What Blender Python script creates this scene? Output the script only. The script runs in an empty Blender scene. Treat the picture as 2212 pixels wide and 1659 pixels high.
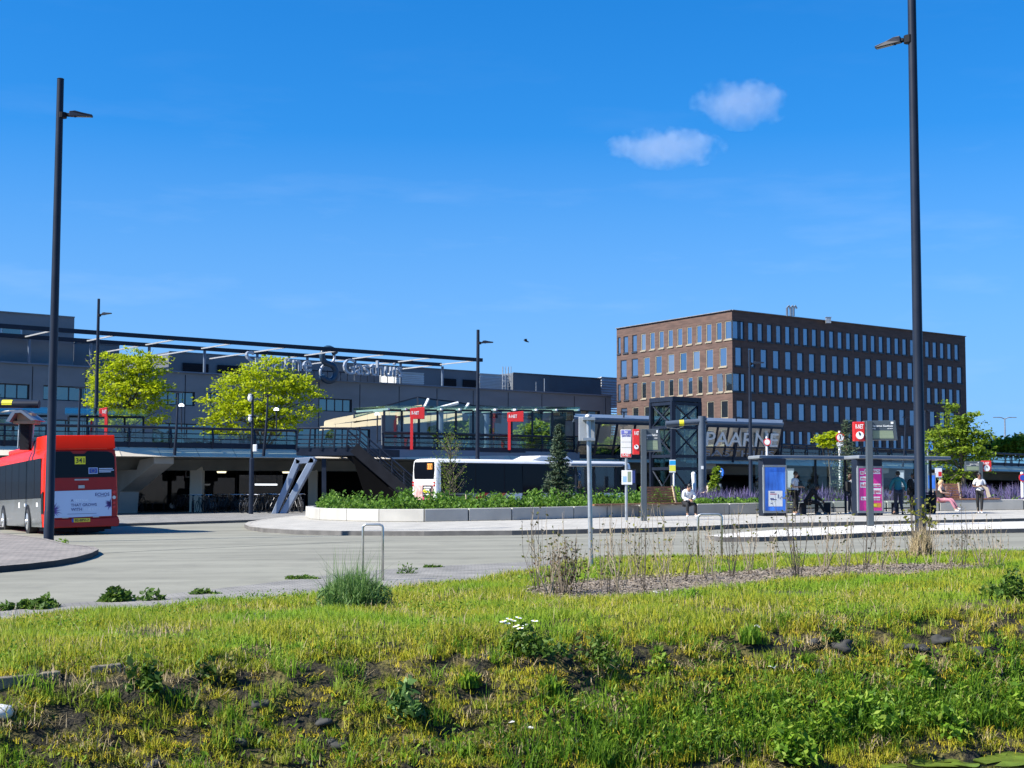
import bpy, math, random
import numpy as np
from mathutils import Vector as Vec, Matrix, noise
random.seed(11); rng = np.random.default_rng(11)
SC = bpy.context.scene
COL = SC.collection
R = math.radians
# ------------------------------------------------------------------ camera model
HC = 1.5; F = 3100.0; CX, CY = 1106.0, 829.5; HOR = 1050.0
PIT = math.atan((HOR - CY) / F); ROLL = 0.003
fwd = Vec((0, math.cos(PIT), math.sin(PIT))); up0 = Vec((0, -math.sin(PIT), math.cos(PIT))); rt0 = Vec((1, 0, 0))
rt = rt0 * math.cos(ROLL) + up0 * math.sin(ROLL); upv = up0 * math.cos(ROLL) - rt0 * math.sin(ROLL)
CAMP = Vec((0, 0, HC))
TILT = 0.013
def gz(x): return TILT * max(-60, min(60, x))
def ray(px, py): return fwd * F + rt * (px - CX) - upv * (py - CY)
def P(px, py, d):
    r = ray(px, py); return CAMP + r * (d / r.y)
def G(px, py, dz=0.0):
    r = ray(px, py); t = (dz - HC) / (r.z - TILT * r.x); p = CAMP + r * t
    return Vec((p.x, p.y, gz(p.x) + dz))
def onplane(A, B, px, py):
    A = Vec((A[0], A[1], 0)); B = Vec((B[0], B[1], 0)); t = B - A; n = Vec((-t.y, t.x, 0)); r = ray(px, py)
    k = (A - Vec((0, 0, 0))).dot(n) / r.dot(n) if abs(r.dot(n)) > 1e-9 else 1
    return CAMP + r * k
def pxm(d): return d / F       # metres per display pixel
cam = bpy.data.cameras.new('camera'); co = bpy.data.objects.new('camera', cam); COL.objects.link(co)
cam.sensor_width = 36; cam.lens = 36 * F / 2212; cam.clip_end = 6000; cam.clip_start = .1
co.matrix_world = Matrix(((rt.x, upv.x, -fwd.x, 0), (rt.y, upv.y, -fwd.y, 0), (rt.z, upv.z, -fwd.z, HC), (0, 0, 0, 1)))
SC.camera = co
# ------------------------------------------------------------------ materials
def newmat(name):
    m = bpy.data.materials.new(name); m.use_nodes = True; nt = m.node_tree
    return m, nt, nt.nodes, nt.links, nt.nodes['Principled BSDF']
def M(name, col, rough=.6, metal=0, var=.18, scale=2.0, bump=0, bscale=30, spec=.5, stretch=(1, 1, 1), rvar=.1, coat=0):
    m, nt, N, L, b = newmat(name)
    b.inputs['Metallic'].default_value = metal; b.inputs['Specular IOR Level'].default_value = spec
    b.inputs['Coat Weight'].default_value = coat; b.inputs['Coat Roughness'].default_value = .08
    tc = N.new('ShaderNodeTexCoord'); mp = N.new('ShaderNodeMapping'); mp.inputs['Scale'].default_value = stretch
    L.new(tc.outputs['Object'], mp.inputs['Vector'])
    nz = N.new('ShaderNodeTexNoise'); nz.inputs['Scale'].default_value = scale; nz.inputs['Detail'].default_value = 6
    L.new(mp.outputs[0], nz.inputs['Vector'])
    mx = N.new('ShaderNodeMix'); mx.data_type = 'RGBA'
    c = Vec(col[:3]); mx.inputs['A'].default_value = (*(c * (1 - var)), 1); mx.inputs['B'].default_value = (*[min(1, k) for k in c * (1 + var)], 1)
    mr = N.new('ShaderNodeMapRange'); mr.inputs['From Min'].default_value = .3; mr.inputs['From Max'].default_value = .7
    L.new(nz.outputs['Fac'], mr.inputs['Value']); L.new(mr.outputs[0], mx.inputs['Factor']); L.new(mx.outputs['Result'], b.inputs['Base Color'])
    rr = N.new('ShaderNodeMapRange'); rr.inputs['To Min'].default_value = max(.02, rough - rvar); rr.inputs['To Max'].default_value = min(1, rough + rvar)
    L.new(nz.outputs['Fac'], rr.inputs['Value']); L.new(rr.outputs[0], b.inputs['Roughness'])
    if bump:
        n2 = N.new('ShaderNodeTexNoise'); n2.inputs['Scale'].default_value = bscale; n2.inputs['Detail'].default_value = 5
        L.new(mp.outputs[0], n2.inputs['Vector']); bp = N.new('ShaderNodeBump'); bp.inputs['Strength'].default_value = bump
        L.new(n2.outputs['Fac'], bp.inputs['Height']); L.new(bp.outputs[0], b.inputs['Normal'])
    return m
def leafmat(name, cols, trans=.35, rough=.55, nscale=0, ncol=None, namt=.6, upn=0):
    """leaf colour ramp driven by a per-leaf attribute, optional patches of another colour"""
    m, nt, N, L, b = newmat(name)
    at = N.new('ShaderNodeAttribute'); at.attribute_name = 'rnd'
    cr = N.new('ShaderNodeValToRGB'); e = cr.color_ramp.elements
    while len(e) < len(cols): e.new(.5)
    for i, c in enumerate(cols):
        e[i].position = i / (len(cols) - 1); e[i].color = (*c, 1)
    L.new(at.outputs['Fac'], cr.inputs[0]); out = cr.outputs[0]
    if nscale:
        tc = N.new('ShaderNodeTexCoord'); nz = N.new('ShaderNodeTexNoise'); nz.inputs['Scale'].default_value = nscale; nz.inputs['Detail'].default_value = 3
        L.new(tc.outputs['Object'], nz.inputs['Vector']); mr = N.new('ShaderNodeMapRange'); mr.inputs['From Min'].default_value = .45; mr.inputs['From Max'].default_value = .62; mr.inputs['To Max'].default_value = namt
        L.new(nz.outputs['Fac'], mr.inputs['Value']); mx = N.new('ShaderNodeMix'); mx.data_type = 'RGBA'; L.new(mr.outputs[0], mx.inputs['Factor'])
        L.new(out, mx.inputs['A']); mx.inputs['B'].default_value = (*ncol, 1); out = mx.outputs['Result']
    L.new(out, b.inputs['Base Color']); b.inputs['Roughness'].default_value = rough; b.inputs['Specular IOR Level'].default_value = .3
    if upn:   # blades stand in a sward: shade them partly by the sward's own upward surface
        ge = N.new('ShaderNodeNewGeometry'); va = N.new('ShaderNodeVectorMath'); va.operation = 'MULTIPLY_ADD'; va.inputs[1].default_value = (1 - upn,) * 3; va.inputs[2].default_value = (0, 0, upn); L.new(ge.outputs['Normal'], va.inputs[0]); vn = N.new('ShaderNodeVectorMath'); vn.operation = 'NORMALIZE'; L.new(va.outputs[0], vn.inputs[0]); L.new(vn.outputs[0], b.inputs['Normal'])
    tr = N.new('ShaderNodeBsdfTranslucent'); L.new(out, tr.inputs['Color']); ms = N.new('ShaderNodeMixShader'); ms.inputs[0].default_value = trans
    L.new(b.outputs[0], ms.inputs[1]); L.new(tr.outputs[0], ms.inputs[2]); L.new(ms.outputs[0], N['Material Output'].inputs[0])
    return m
def glassmat(name, tint=(.75, .85, .82), refl=.14, rough=.03, gcol=(1, 1, 1)):
    m, nt, N, L, b = newmat(name); N.remove(b)
    t = N.new('ShaderNodeBsdfTransparent'); t.inputs[0].default_value = (*tint, 1)
    g = N.new('ShaderNodeBsdfGlossy'); g.inputs['Roughness'].default_value = rough; g.inputs[0].default_value = (*gcol, 1)
    lw = N.new('ShaderNodeLayerWeight'); lw.inputs[0].default_value = .25; mr = N.new('ShaderNodeMapRange'); mr.inputs['To Min'].default_value = refl; mr.inputs['To Max'].default_value = .5
    L.new(lw.outputs['Fresnel'], mr.inputs['Value']); ms = N.new('ShaderNodeMixShader'); L.new(mr.outputs[0], ms.inputs[0])
    L.new(t.outputs[0], ms.inputs[1]); L.new(g.outputs[0], ms.inputs[2]); L.new(ms.outputs[0], N['Material Output'].inputs[0])
    return m
def panemat(name, col, refl, rough=.03, wob=.02, gcol=(1, 1, 1)):
    """opaque pane: dark room colour behind a mirror-like surface, slightly wavy"""
    m, nt, N, L, b = newmat(name); b.inputs['Base Color'].default_value = (*col, 1); b.inputs['Roughness'].default_value = .4; b.inputs['Specular IOR Level'].default_value = .05
    g = N.new('ShaderNodeBsdfGlossy'); g.inputs['Roughness'].default_value = rough; g.inputs[0].default_value = (*gcol, 1)
    tc = N.new('ShaderNodeTexCoord'); nz = N.new('ShaderNodeTexNoise'); nz.inputs['Scale'].default_value = .6; L.new(tc.outputs['Object'], nz.inputs['Vector'])
    bp = N.new('ShaderNodeBump'); bp.inputs['Strength'].default_value = wob; bp.inputs['Distance'].default_value = 1; L.new(nz.outputs['Fac'], bp.inputs['Height']); L.new(bp.outputs[0], g.inputs['Normal'])
    ms = N.new('ShaderNodeMixShader'); ms.inputs[0].default_value = refl; L.new(b.outputs[0], ms.inputs[1]); L.new(g.outputs[0], ms.inputs[2]); L.new(ms.outputs[0], N['Material Output'].inputs[0])
    return m
# ------------------------------------------------------------------ object helpers
OFF = {}
def tag(o, label=None, cat=None, group=None, kind=None):
    if label: o['label'] = label
    if cat: o['category'] = cat
    if group: o['group'] = group
    if kind: o['kind'] = kind
    return o
def thing(name, label, cat, loc=(0, 0, 0), group=None, rz=0):
    o = bpy.data.objects.new(name, None); COL.objects.link(o); o.empty_display_size = .3
    o.location = loc; o.rotation_euler = (0, 0, rz); OFF[o.name] = Vec(loc); return tag(o, label, cat, group)
def dup(root, loc, rz=0, label=None, scale=1):
    r = root.copy(); COL.objects.link(r); r.location = loc; r.rotation_euler = (0, 0, rz); r.scale = (scale,) * 3
    if label: r['label'] = label
    for ch in list(root.children):
        c = ch.copy(); COL.objects.link(c); c.parent = r
        for g in list(ch.children):
            d = g.copy(); COL.objects.link(d); d.parent = c
    return r
_txt = {}
def textgeo(s, ext=0.0, off=.016):
    k = (s, ext, off)
    if k not in _txt:
        c = bpy.data.curves.new('t', 'FONT'); c.body = s; c.size = 1; c.extrude = ext; c.resolution_u = 3; c.offset = off
        o = bpy.data.objects.new('t', c); COL.objects.link(o); bpy.context.view_layer.update()
        me = o.evaluated_get(bpy.context.evaluated_depsgraph_get()).to_mesh()
        _txt[k] = ([v.co.copy() for v in me.vertices], [tuple(p.vertices) for p in me.polygons])
        bpy.data.objects.remove(o); bpy.data.curves.remove(c)
    return _txt[k]
class MB:
    def __init__(s): s.v = []; s.f = []; s.m = []
    def add(s, vs, fs, m=0):
        k = len(s.v); s.v += [Vec(a) for a in vs]; s.f += [tuple(i + k for i in f) for f in fs]; s.m += [m] * len(fs); return s
    def obox(s, o, a, b, c, m=0):
        o, a, b, c = Vec(o), Vec(a), Vec(b), Vec(c)
        if a.cross(b).dot(c) < 0: a, b = b, a
        return s.add([o, o + a, o + a + b, o + b, o + c, o + a + c, o + a + b + c, o + b + c], [(3, 2, 1, 0), (4, 5, 6, 7), (0, 1, 5, 4), (1, 2, 6, 5), (2, 3, 7, 6), (3, 0, 4, 7)], m)
    def box(s, c, d, m=0, rz=0):
        cs, sn = math.cos(rz), math.sin(rz); a = Vec((cs, sn, 0)) * d[0]; b = Vec((-sn, cs, 0)) * d[1]; e = Vec((0, 0, d[2]))
        return s.obox(Vec(c) - (a + b + e) / 2, a, b, e, m)
    def beam(s, p, q, w, h, m=0, up=(0, 0, 1)):
        p, q = Vec(p), Vec(q); d = q - p; u = Vec(up); sd = d.cross(u)
        if sd.length < 1e-6: sd = d.cross(Vec((1, 0, 0)))
        sd.normalize(); u = sd.cross(d).normalized()
        return s.obox(p - sd * w / 2 - u * h / 2, d, sd * w, u * h, m)
    def cyl(s, p, q, r, r2=None, n=10, m=0, caps=True):
        return s.tube([p, q], [r, r if r2 is None else r2], n, m, caps)
    def tube(s, pts, rs, n=8, m=0, caps=True):
        pts = [Vec(p) for p in pts]; rs = rs if isinstance(rs, (list, tuple)) else [rs] * len(pts); vs = []; prev = None
        for i, p in enumerate(pts):
            d = (pts[min(i + 1, len(pts) - 1)] - pts[max(i - 1, 0)])
            if d.length < 1e-9: d = Vec((0, 0, 1))
            d.normalize()
            if prev is None:
                a = d.orthogonal().normalized()
            else:
                a = (prev - d * prev.dot(d)); a = a.normalized() if a.length > 1e-6 else d.orthogonal().normalized()
            prev = a; b = d.cross(a)
            vs += [p + (a * math.cos(2 * math.pi * k / n) + b * math.sin(2 * math.pi * k / n)) * rs[i] for k in range(n)]
        fs = [(i * n + k, i * n + (k + 1) % n, (i + 1) * n + (k + 1) % n, (i + 1) * n + k) for i in range(len(pts) - 1) for k in range(n)]
        if caps: fs += [tuple(range(n))[::-1], tuple(range((len(pts) - 1) * n, len(pts) * n))]
        return s.add(vs, fs, m)
    def prism(s, poly, vec, m=0, ms=None):
        n = len(poly); poly = [Vec(p) for p in poly]; vec = Vec(vec)
        nn = Vec((0, 0, 0))
        for i in range(n): nn += poly[i].cross(poly[(i + 1) % n])
        if nn.dot(vec) < 0: poly = poly[::-1]
        s.add(poly + [p + vec for p in poly], [tuple(range(n))[::-1], tuple(range(n, 2 * n))], m)
        k = len(s.v) - 2 * n
        for i in range(n):
            j = (i + 1) % n; s.f.append((k + i, k + j, k + n + j, k + n + i)); s.m.append(m if ms is None else ms)
        return s
    def ball(s, c, r, nu=10, nv=7, m=0):
        c = Vec(c); r = r if isinstance(r, (tuple, list)) else (r, r, r); vs = [c + Vec((0, 0, r[2]))]
        for j in range(1, nv):
            t = math.pi * j / nv
            for i in range(nu):
                a = 2 * math.pi * i / nu; vs.append(c + Vec((r[0] * math.sin(t) * math.cos(a), r[1] * math.sin(t) * math.sin(a), r[2] * math.cos(t))))
        vs.append(c - Vec((0, 0, r[2]))); L = len(vs) - 1; fs = [(0, 1 + i, 1 + (i + 1) % nu) for i in range(nu)]
        for j in range(nv - 2):
            for i in range(nu):
                a = 1 + j * nu + i; b = 1 + j * nu + (i + 1) % nu; fs.append((a, a + nu, b + nu, b))
        k = 1 + (nv - 2) * nu; fs += [(k + i, L, k + (i + 1) % nu) for i in range(nu)]
        return s.add(vs, fs, m)
    def quad(s, a, b, c, d, m=0): return s.add([a, b, c, d], [(0, 1, 2, 3)], m)
    def text(s, t, o, xd, yd, size, m=0, ext=.02, align='l', fit=None, xs=1.0, off=.016):
        vs, fs = textgeo(t, ext, off); xd = Vec(xd).normalized(); yd = Vec(yd).normalized(); nd = xd.cross(yd)
        x0 = min(v.x for v in vs); x1 = max(v.x for v in vs); w = (x1 - x0)
        sx = size * xs
        if fit: sx = fit / w
        sh = -x0 if align == 'l' else (-(x0 + x1) / 2 if align == 'c' else -x1)
        return s.add([Vec(o) + xd * (v.x + sh) * sx + yd * v.y * size + nd * v.z for v in vs], fs, m)
    def build(s, name, mats, parent=None, smooth=False, loc=None, bevel=0, label=None):
        off = OFF.get(parent.name, Vec((0, 0, 0))) if parent else (Vec(loc) if loc is not None else Vec((0, 0, 0)))
        me = bpy.data.meshes.new(name); me.from_pydata([v - off for v in s.v], [], s.f)
        for m in (mats if isinstance(mats, (list, tuple)) else [mats]): me.materials.append(m)
        me.polygons.foreach_set('material_index', s.m)
        if smooth: me.polygons.foreach_set('use_smooth', [True] * len(s.f))
        o = bpy.data.objects.new(name, me); COL.objects.link(o); OFF[o.name] = off
        if parent: o.parent = parent
        elif loc is not None: o.location = off
        if bevel:
            b = o.modifiers.new('bevel', 'BEVEL'); b.width = bevel; b.segments = 2; b.limit_method = 'ANGLE'; b.angle_limit = R(40)
        if smooth == 'auto':
            me.set_sharp_from_angle(angle=R(35))
        if label: o['label'] = label
        return o
def npmesh(name, parts, mat, parent=None, loc=None):
    """parts: list of (array (N,k,3), rnd (N,)) polygons, linked as ONE mesh"""
    off = OFF.get(parent.name, Vec((0, 0, 0))) if parent else (Vec(loc) if loc is not None else Vec((0, 0, 0)))
    me = bpy.data.meshes.new(name); V = []; S = []; RN = []; c = 0
    for a, r in parts:
        n, k = a.shape[:2]; V.append(a.reshape(-1, 3)); S.append(c + np.arange(n) * k); c += n * k; RN.append(np.repeat(r, k))
    V = np.concatenate(V).astype(np.float32) - np.array(off, dtype=np.float32); S = np.concatenate(S).astype(np.int32); RN = np.concatenate(RN).astype(np.float32)
    me.vertices.add(len(V)); me.vertices.foreach_set('co', V.ravel()); me.loops.add(len(V)); me.loops.foreach_set('vertex_index', np.arange(len(V), dtype=np.int32))
    me.polygons.add(len(S)); me.polygons.foreach_set('loop_start', S); me.update(calc_edges=True)
    at = me.attributes.new('rnd', 'FLOAT', 'POINT'); at.data.foreach_set('value', RN)
    me.materials.append(mat); o = bpy.data.objects.new(name, me); COL.objects.link(o); OFF[o.name] = off
    if parent: o.parent = parent
    elif loc is not None: o.location = off
    return o
def unit(n):
    a = rng.normal(size=(n, 3)); return a / np.linalg.norm(a, axis=1, keepdims=True)
def leafquads(C, size, flat=.0, asp=.55, up=None, droop=0):
    """kite shaped leaves at centres C; flat 0..1 pulls them horizontal; returns (N,4,3)"""
    n = len(C); d = unit(n); d[:, 2] *= (1 - flat); d[:, 2] -= droop
    if up is not None: d[:, 2] = np.abs(d[:, 2]) * .5 + up
    d /= np.linalg.norm(d, axis=1, keepdims=True); s = np.cross(d, unit(n)); s[:, 2] *= (1 - .7 * flat); s /= np.linalg.norm(s, axis=1, keepdims=True)
    L = (size * rng.uniform(.6, 1.4, n))[:, None]; w = L * asp * .5
    return np.stack([C - d * L * .5, C + s * w, C + d * L * .5, C - s * w], 1)
def blades(B, h, w, lean=.35, rnd=None):
    """grass blades from base points B (N,3): a lower quad and a bent tip"""
    n = len(B); az = rng.uniform(0, 2 * np.pi, n); l = np.abs(rng.normal(0, lean, n)); H = (h * rng.uniform(.55, 1.35, n) if np.isscalar(h) else h * rng.uniform(.55, 1.35, n))
    dx = np.cos(az); dy = np.sin(az); a2 = rng.uniform(0, 2 * np.pi, n); W = (w * rng.uniform(.6, 1.3, n) * .5)
    sx = np.cos(a2) * W; sy = np.sin(a2) * W; S = np.stack([sx, sy, 0 * sx], 1)
    mid = B + np.stack([dx * l * H * .35, dy * l * H * .35, H * .55], 1)
    tip = B + np.stack([dx * l * H * 1.1, dy * l * H * 1.1, H * np.maximum(.25, 1 - .35 * l * l)], 1)
    r = rng.uniform(0, 1, n) if rnd is None else rnd
    return [(np.stack([B - S, B + S, mid + S * .8, mid - S * .8], 1), r), (np.stack([mid - S * .8, mid + S * .8, tip], 1), r)]
# ------------------------------------------------------------------ light and sky
SUNEL = R(43); SH = Vec((-.93, -.37, 0)).normalized()
SD = SH * math.cos(SUNEL) + Vec((0, 0, math.sin(SUNEL)))
sl = bpy.data.lights.new('sun', 'SUN'); so = bpy.data.objects.new('sun', sl); COL.objects.link(so)
sl.energy = 5.0; sl.angle = R(.53); sl.color = (1, .95, .86); so.rotation_euler = SD.to_track_quat('Z', 'Y').to_euler(); so.location = (0, 0, 60)
W = bpy.data.worlds.new('World'); SC.world = W; W.use_nodes = True; nt = W.node_tree; N, L = nt.nodes, nt.links
bg = N['Background']; bg.inputs[1].default_value = .088
sky = N.new('ShaderNodeTexSky'); sky.sky_type = 'NISHITA'; sky.sun_disc = False; sky.sun_elevation = SUNEL
sky.sun_rotation = math.atan2(SH.x, SH.y); sky.air_density = 1.0; sky.dust_density = .25; sky.ozone_density = 3.0
hs = N.new('ShaderNodeHueSaturation'); hs.inputs['Saturation'].default_value = 1.42; hs.inputs['Value'].default_value = 1.0
L.new(sky.outputs[0], hs.inputs['Color'])
gv = N.new('ShaderNodeTexCoord'); sv = N.new('ShaderNodeVectorMath'); sv.operation = 'MULTIPLY_ADD'; sv.inputs[1].default_value = (1, 1, .85); sv.inputs[2].default_value = (0, 0, .095)
nn = N.new('ShaderNodeVectorMath'); nn.operation = 'NORMALIZE'; L.new(gv.outputs['Generated'], sv.inputs[0]); L.new(sv.outputs[0], nn.inputs[0]); L.new(nn.outputs[0], sky.inputs['Vector'])   # clear air: the deep blue reaches down to the horizon
# thin cirrus streaks by direction
tc = N.new('ShaderNodeTexCoord'); mp = N.new('ShaderNodeMapping'); mp.inputs['Scale'].default_value = (3.2, 3.2, 17); mp.inputs['Rotation'].default_value = (0, R(-9), 0)
L.new(tc.outputs['Generated'], mp.inputs[0]); nz = N.new('ShaderNodeTexNoise'); nz.inputs['Scale'].default_value = 2.2; nz.inputs['Detail'].default_value = 7; nz.inputs['Roughness'].default_value = .55
L.new(mp.outputs[0], nz.inputs['Vector']); mr = N.new('ShaderNodeMapRange'); mr.inputs['From Min'].default_value = .55; mr.inputs['From Max'].default_value = .8; mr.inputs['To Max'].default_value = .11
L.new(nz.outputs['Fac'], mr.inputs['Value']); mx = N.new('ShaderNodeMix'); mx.data_type = 'RGBA'
sx_ = N.new('ShaderNodeSeparateXYZ'); L.new(tc.outputs['Generated'], sx_.inputs[0]); me_ = N.new('ShaderNodeMapRange'); me_.inputs['From Min'].default_value = .1; me_.inputs['From Max'].default_value = .27; me_.inputs['To Min'].default_value = 1; me_.inputs['To Max'].default_value = .1; L.new(sx_.outputs['Z'], me_.inputs['Value'])
mm_ = N.new('ShaderNodeMath'); mm_.operation = 'MULTIPLY'; L.new(mr.outputs[0], mm_.inputs[0]); L.new(me_.outputs[0], mm_.inputs[1]); L.new(mm_.outputs[0], mx.inputs['Factor'])
tint = N.new('ShaderNodeMix'); tint.data_type = 'RGBA'; tint.blend_type = 'MULTIPLY'; tint.inputs['Factor'].default_value = 1; tint.inputs['B'].default_value = (.64, .965, 1.14, 1)
L.new(hs.outputs[0], tint.inputs['A']); L.new(tint.outputs['Result'], mx.inputs['A']); mx.inputs['B'].default_value = (7.5, 8.0, 8.6, 1); hm = N.new('ShaderNodeMapRange'); hm.inputs['From Min'].default_value = 0; hm.inputs['From Max'].default_value = .24; hm.inputs['To Min'].default_value = .85; hm.inputs['To Max'].default_value = 0; L.new(sx_.outputs['Z'], hm.inputs['Value']); hx = N.new('ShaderNodeMix'); hx.data_type = 'RGBA'; L.new(hm.outputs[0], hx.inputs['Factor']); L.new(mx.outputs['Result'], hx.inputs['A']); hx.inputs['B'].default_value = (1.6, 2.95, 5.4, 1); L.new(hx.outputs['Result'], bg.inputs[0])
SC.view_settings.view_transform = 'Standard'; SC.view_settings.look = 'None'; SC.view_settings.exposure = 1.0; SC.view_settings.gamma = 1
SC.cycles.max_bounces = 8; SC.cycles.transparent_max_bounces = 16; SC.cycles.volume_bounces = 1; SC.cycles.use_denoising = True
SC.cycles.caustics_reflective = False; SC.cycles.caustics_refractive = False
# ------------------------------------------------------------------ ground, bank, water
TH = R(25); tv = Vec((math.cos(TH), math.sin(TH), 0)); nv = Vec((math.sin(TH), -math.cos(TH), 0))   # along / towards the camera
def SV(s, v): return tv * s - nv * v
def bank_h(s, v):
    x = SV(s, v).x; g = gz(x); h = 0
    pts = [(-50, 0), (1.2, 0), (2.2, -.1), (4.6, -1.45), (7, -2), (10.9, -1.9), (11.75, -1.33), (12.1, -1.06), (12.65, -.6), (13.1, -.22), (13.45, -.06), (14.2, 0), (1e9, 0)]
    for (a, ha), (b, hb) in zip(pts, pts[1:]):
        if a <= v <= b:
            k = (v - a) / (b - a); h = ha + (hb - ha) * k; break
    if 10.6 < v < 15:
        w = min(1, (v - 10.6) / .8, (15 - v) / 1.9); q = Vec((s * .9, v * 1.5, 0)); h += w * (.1 * noise.noise(q) + .1 * noise.noise(q * 2.6) + .07 * noise.noise(q * 6.1) + .03 * noise.noise(q * 13))
    k = max(0, min(1, (v - 10) / 3.5)) if v > 5 else 1
    return h + g * k
def groundmat():
    m, nt, N, L, b = newmat('ground_soil'); tc = N.new('ShaderNodeTexCoord')
    def nzz(sc, det=6):
        n = N.new('ShaderNodeTexNoise'); n.inputs['Scale'].default_value = sc; n.inputs['Detail'].default_value = det; L.new(tc.outputs['Object'], n.inputs['Vector']); return n
    def ramp(n, cols):
        c = N.new('ShaderNodeValToRGB'); e = c.color_ramp.elements
        while len(e) < len(cols): e.new(.5)
        for i, (p, k) in enumerate(cols): e[i].position = p; e[i].color = (*k, 1)
        L.new(n.outputs['Fac'], c.inputs[0]); return c
    a = ramp(nzz(3.5, 8), [(.34, (.012, .011, .009)), (.48, (.04, .035, .018)), (.58, (.11, .1, .025)), (.7, (.16, .13, .05))])
    c = ramp(nzz(14, 6), [(.35, (.35, .3, .24)), (.6, (1, .95, .85))]); mx = N.new('ShaderNodeMix'); mx.data_type = 'RGBA'; mx.blend_type = 'MULTIPLY'; mx.inputs['Factor'].default_value = .9
    L.new(a.outputs[0], mx.inputs['A']); L.new(c.outputs[0], mx.inputs['B']); L.new(mx.outputs['Result'], b.inputs['Base Color']); b.inputs['Roughness'].default_value = .95
    bp = N.new('ShaderNodeBump'); bp.inputs['Strength'].default_value = .8; bp.inputs['Distance'].default_value = .06; L.new(nzz(22).outputs['Fac'], bp.inputs['Height']); L.new(bp.outputs[0], b.inputs['Normal'])
    return m
m_soil = groundmat()
ss = [-2500, -600, -150, -60, -30, -20, -14] + list(np.arange(-12, 24, .1)) + [28, 34, 45, 60, 150, 600, 2500]
vv = [-2000, -300, -40, -8, 1.2, 2.2, 3.4, 4.6, 5.5, 7, 9, 10.5] + list(np.arange(11, 15.1, .08)) + [15.6, 17, 20, 25, 32, 40, 50, 60, 75, 100, 160, 300, 700, 3200]
g = MB(); vs = []
for v in vv:
    for s in ss:
        p = SV(s, v); vs.append((p.x, p.y, bank_h(s, v)))
ns = len(ss); g.add(vs, [(j * ns + i, j * ns + i + 1, (j + 1) * ns + i + 1, (j + 1) * ns + i) for j in range(len(vv) - 1) for i in range(ns - 1)])
o = g.build('ground', m_soil, smooth=True); tag(o, kind='structure')
def watermat():
    m, nt, N, L, b = newmat('ditch_water'); b.inputs['Base Color'].default_value = (.012, .016, .01, 1); b.inputs['Roughness'].default_value = .06; b.inputs['IOR'].default_value = 1.33
    tc = N.new('ShaderNodeTexCoord'); nz = N.new('ShaderNodeTexNoise'); nz.inputs['Scale'].default_value = 3; L.new(tc.outputs['Object'], nz.inputs['Vector'])
    bp = N.new('ShaderNodeBump'); bp.inputs['Strength'].default_value = .05; L.new(nz.outputs['Fac'], bp.inputs['Height']); L.new(bp.outputs[0], b.inputs['Normal']); return m
ZW = -1.3
w = MB(); w.quad(*[(SV(s, v).x, SV(s, v).y, ZW) for s, v in ((-200, 4), (200, 4), (200, 12.4), (-200, 12.4))])
tag(w.build('ditch_water', watermat()), kind='structure')
# ------------------------------------------------------------------ road, pavements, islands
def roadmat():
    m, nt, N, L, b = newmat('asphalt'); tc = N.new('ShaderNodeTexCoord')
    n1 = N.new('ShaderNodeTexNoise'); n1.inputs['Scale'].default_value = .35; n1.inputs['Detail'].default_value = 5; mp = N.new('ShaderNodeMapping'); mp.inputs['Rotation'].default_value = (0, 0, -TH * .4); mp.inputs['Scale'].default_value = (.25, 1.6, 1)
    L.new(tc.outputs['Object'], mp.inputs[0]); L.new(mp.outputs[0], n1.inputs['Vector']); n2 = N.new('ShaderNodeTexNoise'); n2.inputs['Scale'].default_value = 60; n2.inputs['Detail'].default_value = 4; L.new(tc.outputs['Object'], n2.inputs['Vector'])
    c1 = N.new('ShaderNodeValToRGB'); c1.color_ramp.elements[0].color = (.175, .169, .131, 1); c1.color_ramp.elements[1].color = (.248, .241, .19, 1); c1.color_ramp.elements[0].position = .32; c1.color_ramp.elements[1].position = .62
    L.new(n1.outputs['Fac'], c1.inputs[0]); c2 = N.new('ShaderNodeMapRange'); c2.inputs['To Min'].default_value = .72; c2.inputs['To Max'].default_value = 1.22; L.new(n2.outputs['Fac'], c2.inputs['Value'])
    n3 = N.new('ShaderNodeTexNoise'); n3.inputs['Scale'].default_value = .9; n3.inputs['Detail'].default_value = 7; n3.inputs['Roughness'].default_value = .7; L.new(tc.outputs['Object'], n3.inputs['Vector']); c3 = N.new('ShaderNodeMapRange'); c3.inputs['From Min'].default_value = .3; c3.inputs['From Max'].default_value = .52; c3.inputs['To Min'].default_value = .78; L.new(n3.outputs['Fac'], c3.inputs['Value']); c4 = N.new('ShaderNodeMath'); c4.operation = 'MULTIPLY'; L.new(c2.outputs[0], c4.inputs[0]); L.new(c3.outputs[0], c4.inputs[1])
    mx = N.new('ShaderNodeMix'); mx.data_type = 'RGBA'; mx.blend_type = 'MULTIPLY'; mx.inputs['Factor'].default_value = 1; L.new(c1.outputs[0], mx.inputs['A']); L.new(c4.outputs[0], mx.inputs['B']); L.new(mx.outputs['Result'], b.inputs['Base Color'])
    b.inputs['Roughness'].default_value = .85; bp = N.new('ShaderNodeBump'); bp.inputs['Strength'].default_value = .25; bp.inputs['Distance'].default_value = .01; L.new(n2.outputs['Fac'], bp.inputs['Height']); L.new(bp.outputs[0], b.inputs['Normal']); return m
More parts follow.
